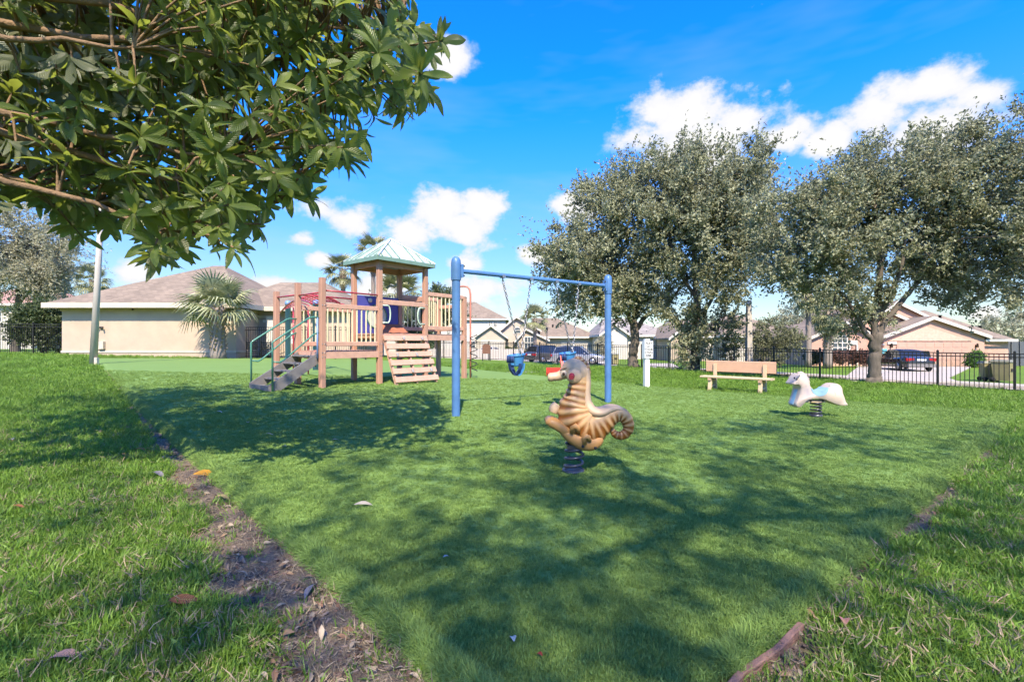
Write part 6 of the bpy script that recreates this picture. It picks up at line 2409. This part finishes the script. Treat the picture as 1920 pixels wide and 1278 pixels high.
def loquat():
    rng = np.random.default_rng(5)
    base = Vector((-5.6, 1.6, 0))
    root = thing('loquat_tree', base, 'large leaved loquat tree reaching in from the upper left', 'tree')
    top = Vector((-5.2, 1.9, 2.4))
    main = [[(base + Vector((0, 0, -.1)), .24), (base + Vector((.05, .05, .8)), .18), (top, .15)]]
    # whorl centres: seen part inside the outline, at real depths
    n = 22000
    px = rng.uniform(-250, 850, n)
    py = rng.uniform(-330, 520, n)
    dd = rng.uniform(3.0, 5.0, n)
    dd = np.where(py < 40, rng.uniform(3.0, 5.8, n), dd)
    inset = np.array((0.93, 0.93))
    ok = in_mask(px, py) & in_mask(px + 18, py + 12) & in_mask(px, py + 24)
    px, py, dd = px[ok], py[ok], dd[ok]
    C = np.stack([(px - 960) / FPX * dd, dd, EYE - (py - HOR) / FPX * dd], -1)
    # gaps where the sky shows: leave out lumps
    lump = np.sin(C[:, 0] * 4.1 + 1) * np.sin(C[:, 2] * 5.3) * np.sin(C[:, 1] * 4.7 + 2)
    C = C[lump < .33]
    # thin to an even spacing
    keep = []
    for i, c in enumerate(C):
        if not keep or np.min(np.sum((C[keep] - c) ** 2, 1)) > .118 ** 2:
            keep.append(i)
        if len(keep) >= 1500:
            break
    C1 = C[keep]
    # the rest of the crown, above and outside the frame
    m = 620
    u_ = unit(rng.normal(size=(m, 3))) * rng.random((m, 1)) ** (1 / 3)
    C2 = np.concatenate([np.array((-4.0, 3.3, 5.2)) + u_[:360] * np.array((3.3, 2.6, 2.1)), np.array((-6.6, 3.9, 6.4)) + u_[360:] * np.array((3.0, 2.2, 2.0))])
    qx, qy = 960 + C2[:, 0] / C2[:, 1].clip(.2) * FPX, HOR - (C2[:, 2] - EYE) / C2[:, 1].clip(.2) * FPX
    out = (C2[:, 1] < .4) | (qx < -160) | (qy < -260 - 60 * (qx > 600))
    C2 = C2[out]
    C = np.concatenate([C1, C2])
    # limbs fanning out from the trunk towards groups of whorls
    tips = [W(640, 120, 4.2), W(420, 300, 3.6), W(350, 440, 3.4), W(180, 380, 3.5), W(760, 60, 4.5), W(250, 90, 3.1), W(520, 380, 4.0), Vector((-3.6, 3.4, 5.6)), Vector((-6.4, 3.8, 6.6)), Vector((-5.2, 2.6, 5.0)), Vector((-2.6, 3.2, 4.6))]
    for i, tp_ in enumerate(tips):
        m1 = top + (tp_ - top) * .35 + Vector((0, 0, .28))
        m2 = top + (tp_ - top) * .7 + Vector((0, .05, .12))
        main.append([(top - Vector((0, 0, .15 + .05 * (i % 3))), .06), (m1, .034), (m2, .022), (tp_, .010)])
    for i, path in enumerate(main):
        Cc = crom(np.array([[*p, r_] for p, r_ in path], float), 7)
        Cc[1:-1, :3] += rng.normal(size=(len(Cc) - 2, 3)) * .012
        MB().tube([Vector(c[:3]) for c in Cc], [max(.006, float(c[3])) for c in Cc], 9).build('trunk' if i == 0 else 'limb', TWIG, root)
    # each whorl: a twig with leaves all round its end
    samples = [Vector(c[:3]) for path in main[1:] for c in crom(np.array([[*p, r_] for p, r_ in path], float), 8)[5:]]
    SA = np.array(samples)
    tw = MB()
    off = np.array(base)
    Vs, Fs, Us = [], [], []
    singles = []
    cnt = 0
    for c in C:
        a = SA[np.argmin(np.sum((SA - c) ** 2, 1))]
        ax = unit(c - a + np.array((.05, .05, .10)) + rng.normal(size=3) * .12)
        mid = (a + c) / 2 + np.array((0, 0, .04))
        tw.tube([Vector(a), Vector(mid), Vector(c)], [.011, .008, .006], 5, caps=False)
        nl = rng.integers(7, 12)
        x, y, z = basis(Vector(ax))
        for k in range(nl):
            an = k * 2.4 + rng.normal() * .2
            rad = x * math.cos(an) + y * math.sin(an)
            opn = rng.uniform(.15, 1.0) if k > 2 else rng.uniform(1.1, 2.0)
            dr = (rad + z * opn * .55 + Vector((0, 0, -rng.uniform(-.1, .5)))).normalized()
            ln = rng.uniform(.10, .215)
            up = (z * 1.0 - rad * .4 + Vector((0, 0, .5)))
            sx = dr.cross(up).normalized()
            uz = sx.cross(dr).normalized()
            tilt = rng.normal() * .3
            sx2 = sx * math.cos(tilt) + uz * math.sin(tilt)
            uz2 = sx2.cross(dr)
            st = Vector(c) - z * rng.uniform(0, .06)
            pk = int(rng.integers(8))
            M4 = Matrix(((sx2.x * ln, dr.x * ln, uz2.x * ln, st.x), (sx2.y * ln, dr.y * ln, uz2.y * ln, st.y), (sx2.z * ln, dr.z * ln, uz2.z * ln, st.z), (0, 0, 0, 1)))
            qd = st.y
            vis = 0
            if qd > .5:
                ppx, ppy = 960 + st.x / qd * FPX, HOR - (st.z - EYE) / qd * FPX
                if 0 < ppx < 1920 and 0 < ppy < 1278:
                    vis = ln / qd
            singles.append((vis, pk, M4))
    singles.sort(key=lambda t_: -t_[0])
    lm = [np_mesh('leaf', v_, f, LOQ, uv=uv) for v_, f, uv in LPROTO]
    for vis, pk, M4 in singles[:300]:
        share('leaf', lm[pk], root, None, mat4=M4)
    for vis, pk, M4 in singles[300:]:
        v_, f, uv = LPROTO[pk]
        A = np.array(M4)
        Fs.append(f + cnt)
        Vs.append(v_ @ A[:3, :3].T + A[:3, 3] - off)
        Us.append(uv)
        cnt += len(v_)
    o = link(bpy.data.objects.new('foliage', np_mesh('foliage', np.concatenate(Vs), np.concatenate(Fs), LOQ, uv=np.concatenate(Us))))
    o.parent = root
    o['kind'] = 'stuff'
    tw.build('twigs', TWIG, root, fix=False)['kind'] = 'stuff'


loquat()

# ---- the tree behind the camera that throws the dappled shade
rngs = np.random.default_rng(9)
tree('shade_oak', 'oak standing behind the viewer whose crown shades the near turf', (6.2, -9.0, 0),
     [[((6.2, -9.0, -.2), .34), ((6.1, -8.9, 2.5), .27), ((5.9, -8.6, 5.4), .18), ((5.4, -7.2, 8.0), .07)], [((5.9, -8.6, 5.2), .11), ((3.6, -6.4, 8.0), .06), ((1.8, -4.8, 9.0), .02)],
      [((5.9, -8.6, 5.4), .11), ((7.2, -6.2, 8.0), .06), ((8.2, -4.6, 9.0), .02)]],
     [(4.0, -4.3, 9.9, 3.7, 2.6, 1.2, 2.8), (1.0, -4.4, 9.6, 2.6, 2.3, 1.0, 1.8), (7.4, -4.4, 9.6, 2.7, 2.2, 1.0, 1.7), (3.2, -5.8, 8.7, 3.6, 2.2, 1.0, 2.2), (-1.0, -5.0, 9.2, 2.0, 2.0, .9, 1.2), (8.0, -5.8, 8.6, 2.8, 2.1, .9, 1.5)],
     1850, OAKL, 26, leaf=(.125, .058), n_leaf=10, length=(.35, .8), twigs=20)

# low belt of far trees closing the horizon behind the houses
rngf = np.random.default_rng(77)
nf_ = 15000
ang = rngf.uniform(-1.25, 1.25, nf_)
rad_ = rngf.uniform(118, 140, nf_)
hh = 2.2 + 2.6 * (np.sin(ang * 31) * .5 + .5) * (np.sin(ang * 13 + 1) * .5 + .5) + 1.2 * np.sin(ang * 77) ** 2
Pf = np.stack([np.sin(ang) * rad_, np.cos(ang) * rad_, STREET + hh * rngf.random(nf_) ** .7], -1)
vf_, ff_ = leaf_quads(Pf, unit(rngf.normal(size=(nf_, 3)) + np.array((0, 0, .4))), rngf.uniform(.7, 1.4, nf_), rngf.uniform(.5, .9, nf_), rngf)
tag(link(bpy.data.objects.new('far_woodland', np_mesh('far_woodland', vf_, ff_, SHRL, smooth=False))), 'low belt of distant trees behind the houses', kind='stuff')

# ================================================================== GRASS
def blade_tuft(name, rng, n, L_, w, spread, lean, mat, seg=2, curve=.6):
    vs, f = [], []
    for k in range(n):
        a = rng.uniform(0, 2 * math.pi)
        r_ = spread * math.sqrt(rng.random())
        b_ = np.array((math.cos(a) * r_, math.sin(a) * r_, 0))
        da = a + rng.normal() * 1.2
        dv = np.array((math.cos(da), math.sin(da), 0))
        ln = L_ * rng.uniform(.55, 1.15)
        le = lean * rng.uniform(.3, 1.3)
        sd = np.array((-dv[1], dv[0], 0))
        rows = []
        for j in range(seg + 1):
            t_ = j / seg
            p = b_ + dv * ln * le * (t_ ** (1 + curve)) + np.array((0, 0, ln * math.sqrt(max(.05, 1 - (le * t_) ** 2 * .8)) * t_))
            ww = w * .5 * (1 - t_ ** 1.5) * (1 if j < seg else 0) + .0002
            rows.append((p - sd * ww, p + sd * ww))
        k0 = len(vs)
        for a_, b2 in rows:
            vs += [a_, b2]
        for j in range(seg):
            f.append((k0 + 2 * j, k0 + 2 * j + 1, k0 + 2 * j + 3, k0 + 2 * j + 2))
    me = np_mesh(name, np.array(vs), np.array(f), mat, smooth=True)
    return bpy.data.objects.new(name, me)


TFIB = leaf_mat('turf fibre', (.125, .222, .043), (.250, .368, .094), trans=.25, rough=.6, spec=.25, world_var=.10)
GRB = leaf_mat('lawn blade', (.100, .200, .022), (.230, .375, .055), trans=.38, rough=.45, spec=.35, world_var=.22)
GRW = leaf_mat('weed leaf', (.090, .175, .030), (.19, .31, .07), trans=.3, rough=.4, spec=.4)
DRY = leaf_mat('dry thatch', (.20, .15, .10), (.42, .33, .21), trans=.15, rough=.8, spec=.2)


def field(n, ymin, ymax, accept, power=1.0):
    """random ground points in the picture's wedge, denser near the camera"""
    y = ymin * (ymax / ymin) ** (RNG.random(n) ** power)
    x = RNG.uniform(-1.12, 1.12, n) * y
    k = accept(x, y)
    return x[k], y[k]


def put(name, x, y, dz, smin, smax, protos, tilt=.12, far=None, ang=None, zrot=None, label=None):
    n = len(x)
    z = tz(x, y) + dz
    rot = np.stack([RNG.normal(0, tilt, n), RNG.normal(0, tilt, n), RNG.uniform(0, 6.283, n) if zrot is None else zrot], -1)
    s_ = RNG.uniform(smin, smax, n)
    if far is not None:
        s_ = s_ * far(np.hypot(x, y))
    return scatter(name, np.stack([x, y, z], -1), rot, s_, protos)


rg = np.random.default_rng(3)
grow = lambda d_: 1 + .05 * np.clip(d_ - 2, 0, 14)
# turf fibres, upright over the carpet
tufts = [blade_tuft('turf_tuft', rg, 36, .020, .0034, .030, .7, TFIB) for _ in range(5)]
x, y = field(120000, 1.3, 15, lambda a, b_: (turf_in(a, b_) > .015) & (b_ > 1.3), power=.9)
put('turf_fibres', x, y, TH - .008, .75, 1.15, tufts, tilt=.25, far=grow)
# longer fibres flopping over the carpet's edges
def edge_pts(o_, d_, nrm, t0, t1, n):
    t_ = t0 + (t1 - t0) * RNG.random(n) ** 1.8
    off_ = RNG.uniform(-.07, .015, n)
    return o_[0] + d_[0] * t_ + nrm[0] * off_, o_[1] + d_[1] * t_ + nrm[1] * off_, off_


etuft = [blade_tuft('edge_tuft', rg, 18, .046, .0036, .022, .95, TFIB, seg=4, curve=.9) for _ in range(4)]


def edge_put(name, o_, d_, nrm, t0, t1, n):
    xx, yy, off_ = edge_pts(o_, d_, nrm, t0, t1, n)
    s_ = RNG.uniform(.7, 1.15, n) * (1 + .05 * np.clip(np.hypot(xx, yy) - 2, 0, 10))
    # lean outwards over the edge
    k = np.clip((off_ + .07) / .08, 0, 1) * 1.25
    lx, ly = nrm
    rot = np.stack([-ly * k + RNG.normal(0, .16, n), lx * k + RNG.normal(0, .16, n), RNG.normal(0, .3, n)], -1)
    z = tz(xx, yy) + TH * np.clip(1 - (off_ + .03) / .06, .35, 1) - .008
    scatter(name, np.stack([xx, yy, z], -1), rot, s_, etuft)


edge_put('edge_fibres', TN, LD, LNRM, .3, 13, 7500)
edge_put('edge_fibres', TN, RD, RN, .75, 9, 3800)

# lawn on both sides
ltl = [blade_tuft('grass_tuft', rg, 15, .085, .0072, .045, .9, GRB, seg=3) for _ in range(6)]
lshort = [blade_tuft('short_tuft', rg, 26, .05, .0062, .06, .95, GRB, seg=2) for _ in range(4)]


def soil_mask(a, b_):
    """1 where soil is bare"""
    t_ = (a - TN[0]) * LD[0] + (b_ - TN[1]) * LD[1]
    o_ = (a - TN[0]) * LNRM[0] + (b_ - TN[1]) * LNRM[1]
    m1 = (o_ > 0) & (o_ < lw(np.clip(t_, 0, 30)) - .03) & (t_ < 18)
    t2 = (a - TN[0]) * RD[0] + (b_ - TN[1]) * RD[1]
    o2 = (a - TN[0]) * RN[0] + (b_ - TN[1]) * RN[1]
    m2 = (o2 > 0) & (o2 < rw(np.clip(t2, 0, 30)) - .01) & (t2 < 9)
    return m1 | m2


def lawn_ok(a, b_):
    bare = soil_mask(a, b_)
    thin = np.sin(a * 5.1 + 2) * np.sin(b_ * 4.3) + .5 * np.sin(a * 11 + b_ * 7)
    return (turf_in(a, b_) < -.03) & (~bare | (RNG.random(len(a)) < .03)) & (fs(a, b_) < .6) & ((thin > -1.05) | (RNG.random(len(a)) < .3))


def flanks(n, accept):
    """ground to either side of the wedge and at the camera's feet"""
    b_ = RNG.uniform(-1.2, 15, n)
    a = (np.maximum(b_, 0) * 1.1 + RNG.random(n) ** 1.5 * 6) * np.where(RNG.random(n) < .5, -1, 1)
    k_ = accept(a, b_)
    return a[k_], b_[k_]


def both(p_, q_):
    return np.concatenate([p_[0], q_[0]]), np.concatenate([p_[1], q_[1]])


x, y = both(field(90000, 1.4, 26, lawn_ok, power=.85), flanks(60000, lawn_ok))
put('lawn_grass', x, y, .0, .5, 1.02, ltl, tilt=.3, far=lambda d_: .85 + .055 * np.clip(d_ - 2, 0, 20))
x, y = both(field(46000, 1.4, 13, lawn_ok, power=.9), flanks(26000, lawn_ok))
put('lawn_undergrowth', x, y, .0, .7, 1.3, lshort, tilt=.3, far=lambda d_: 1 + .04 * np.clip(d_ - 2, 0, 20))
# broad-leaved weeds near the camera
wd = []
for k in range(3):
    vs, f = [], []
    for j in range(7):
        v_, ff, uv = loquat_leaf(1, .36, .3, .2, ns=4)
        a = j * 2.4
        ln = rg.uniform(.05, .10)
        Mx = Matrix.Rotation(a, 4, 'Z') @ Matrix.Rotation(rg.uniform(.15, 1.0), 4, 'X')
        vv = np.array([tuple(Mx @ (Vector(q) * ln)) for q in v_])
        f.append(ff + 20 * j)
        vs.append(vv)
    wd.append(bpy.data.objects.new('weed', np_mesh('weed', np.concatenate(vs), np.concatenate(f), GRW)))
x, y = field(2600, 1.4, 8, lambda a, b_: lawn_ok(a, b_) & ((a > 0) | (RNG.random(len(a)) < .35)), power=.9)
k = RNG.random(len(x)) < .6
put('weeds', x[k], y[k], .012, .35, .85, wd, tilt=.35)
# dry thatch and bits on the bare soil
dt = [blade_tuft('thatch', rg, 12, .055, .004, .05, 1.0, DRY, seg=2, curve=.1) for _ in range(4)]
x, y = field(90000, 1.3, 13, lambda a, b_: soil_mask(a, b_) & (turf_in(a, b_) < -.02), power=.9)
k = RNG.random(len(x)) < .16
put('dry_thatch', x[k], y[k], .012, .4, .9, dt, tilt=1.2)
x, y = field(5000, 1.4, 7, lambda a, b_: lawn_ok(a, b_), power=.9)
put('dead_blades', x, y, .025, .6, 1.2, dt, tilt=.9)
chips = []
for k in range(3):
    mb = MB()
    mb.hexa([(-.02, -.006, 0), (.02, -.008, 0), (.022, .006, 0), (-.018, .008, 0), (-.018, -.005, .006), (.018, -.006, .008), (.02, .005, .008), (-.016, .006, .006)])
    o = mb.build('bark_chip', pmat('bark chip %d' % k, ((.16, .10, .075), (.27, .20, .15), (.09, .065, .05))[k], rough=.95, var=.3, scale=30))
    COL.objects.unlink(o)
    chips.append(o)
x, y = field(30000, 1.3, 11, lambda a, b_: soil_mask(a, b_) & (turf_in(a, b_) < -.03), power=.9)
k = RNG.random(len(x)) < .6
put('bark_chips', x[k], y[k], .012, .4, 1.1, chips, tilt=.4)

lit = []
for k, c in enumerate(((.30, .19, .10), (.20, .11, .06), (.42, .33, .22))):
    v_, f, uv = loquat_leaf(1, .42, .45, .35, ns=4)
    lit.append(bpy.data.objects.new('dead_leaf', np_mesh('dead_leaf', v_ * .055, f, leaf_mat('dead leaf %d' % k, tuple(q * .7 for q in c), c, trans=.1, rough=.7), uv=uv)))
x, y = field(3600, 1.4, 10, lambda a, b_: (turf_in(a, b_) < -.01) & (soil_mask(a, b_) | (RNG.random(len(a)) < .10)), power=.9)
put('leaf_litter', x, y, .03, .35, 1.1, lit, tilt=.5)

# ================================================================== FALLEN LEAVES
def fallen(label, px, py, col, L_, rz, curl=.35, w=.36, zoff=.03, roll=.0, name='fallen_leaf'):
    p_ = G(px, py)
    on = float(turf_in(p_.x, p_.y)) > 0
    key = 'fallen %s' % (col,)
    m = leaf_mat(key, tuple(c * .8 for c in col), tuple(min(1, c * 1.15) for c in col), trans=.12, rough=.6, spec=.3, veins=True)
    v_, f, uv = loquat_leaf(1, w, curl, .35, ns=6)
    o = link(bpy.data.objects.new(name, np_mesh(name, v_ * L_, f, m, uv=uv)))
    o.location = (p_.x, p_.y, p_.z + (.012 if on else zoff) + .35 * curl * L_ * .5)
    o.rotation_euler = (curl * .35, roll, rz)
    tag(o, label, 'leaf', 'fallen leaves')
    return o


TANL, PALE, GOLD, BRWN, RUST, GREYL = (.42, .30, .19), (.55, .47, .36), (.50, .24, .03), (.17, .075, .04), (.33, .10, .05), (.22, .20, .21)
fallen('golden brown leaf lying on the bare soil beside the turf edge', 362, 898, GOLD, .20, R(-75), roll=.5)
fallen('pale curled leaf on the soil just below the golden leaf', 402, 940, (.40, .31, .12), .13, R(-95))
fallen('long pale curled leaf with reddish stalk on the near turf', 664, 952, PALE, .135, R(-60), curl=.5, w=.22, roll=.6)
fallen('dark veined leaf on the soil at the turf edge, beside a small rust leaf', 592, 1108, GREYL, .10, R(170), roll=.3)
fallen('small rust coloured leaf leaning on the turf edge', 600, 1088, RUST, .07, R(20), roll=.7)
fallen('dark brown leaf folded on the left lawn near the bottom', 318, 1152, BRWN, .115, R(-85), roll=.9, zoff=.06)
fallen('grey curled leaf on the lawn left of the soil strip', 285, 900, GREYL, .15, R(-110), zoff=.06)
fallen('orange brown leaf on the left lawn near the soil strip', 248, 853, (.36, .17, .03), .16, R(-80), zoff=.05)
fallen('brown leaf left of the orange one on the lawn', 222, 862, (.24, .13, .03), .13, R(-100), zoff=.05)
fallen('small white leaf upright on the turf at bottom centre', 964, 1209, (.62, .60, .52), .05, R(10), w=.5)
fallen('tiny red leaf on the turf at bottom centre', 1017, 1236, (.42, .06, .03), .032, R(40), w=.6)
fallen('small silvery leaf on the turf below the long pale leaf', 831, 1049, (.50, .50, .48), .04, R(-50), w=.5)
fallen('pinkish brown leaf on the soil at the right turf edge', 1722, 980, (.42, .22, .17), .10, R(25), w=.55, roll=.3)
fallen('reddish leaf in the grass below the right turf edge', 1585, 1196, (.34, .17, .14), .09, R(-30), w=.45, zoff=.05)
fallen('small pale leaf on the turf near the middle of the shade, left one', 465, 794, PALE, .09, R(30), w=.5)
fallen('small pale leaf on the turf left of the long pale leaf, upper right one', 622, 827, PALE, .09, R(-60), w=.4)
fallen('thin pale leaf on the turf below the stairs', 495, 816, PALE, .13, R(-85), w=.2)
fallen('pale leaf on the turf closest to the stair foot', 405, 773, PALE, .13, R(-100), w=.25)
fallen('pale speck of a leaf on the turf, below the thin pale leaf', 537, 839, PALE, .07, R(70), w=.5)
fallen('tan leaf on the lawn at bottom left corner', 92, 1268, (.40, .24, .19), .10, R(-70), w=.5, zoff=.06)
fallen('white scrap like leaf on the far left lawn', 24, 834, (.55, .52, .48), .10, R(60), w=.5, zoff=.06)
fallen('brown leaf at the left edge of the lawn', 18, 967, (.28, .12, .05), .10, R(-80), zoff=.06)
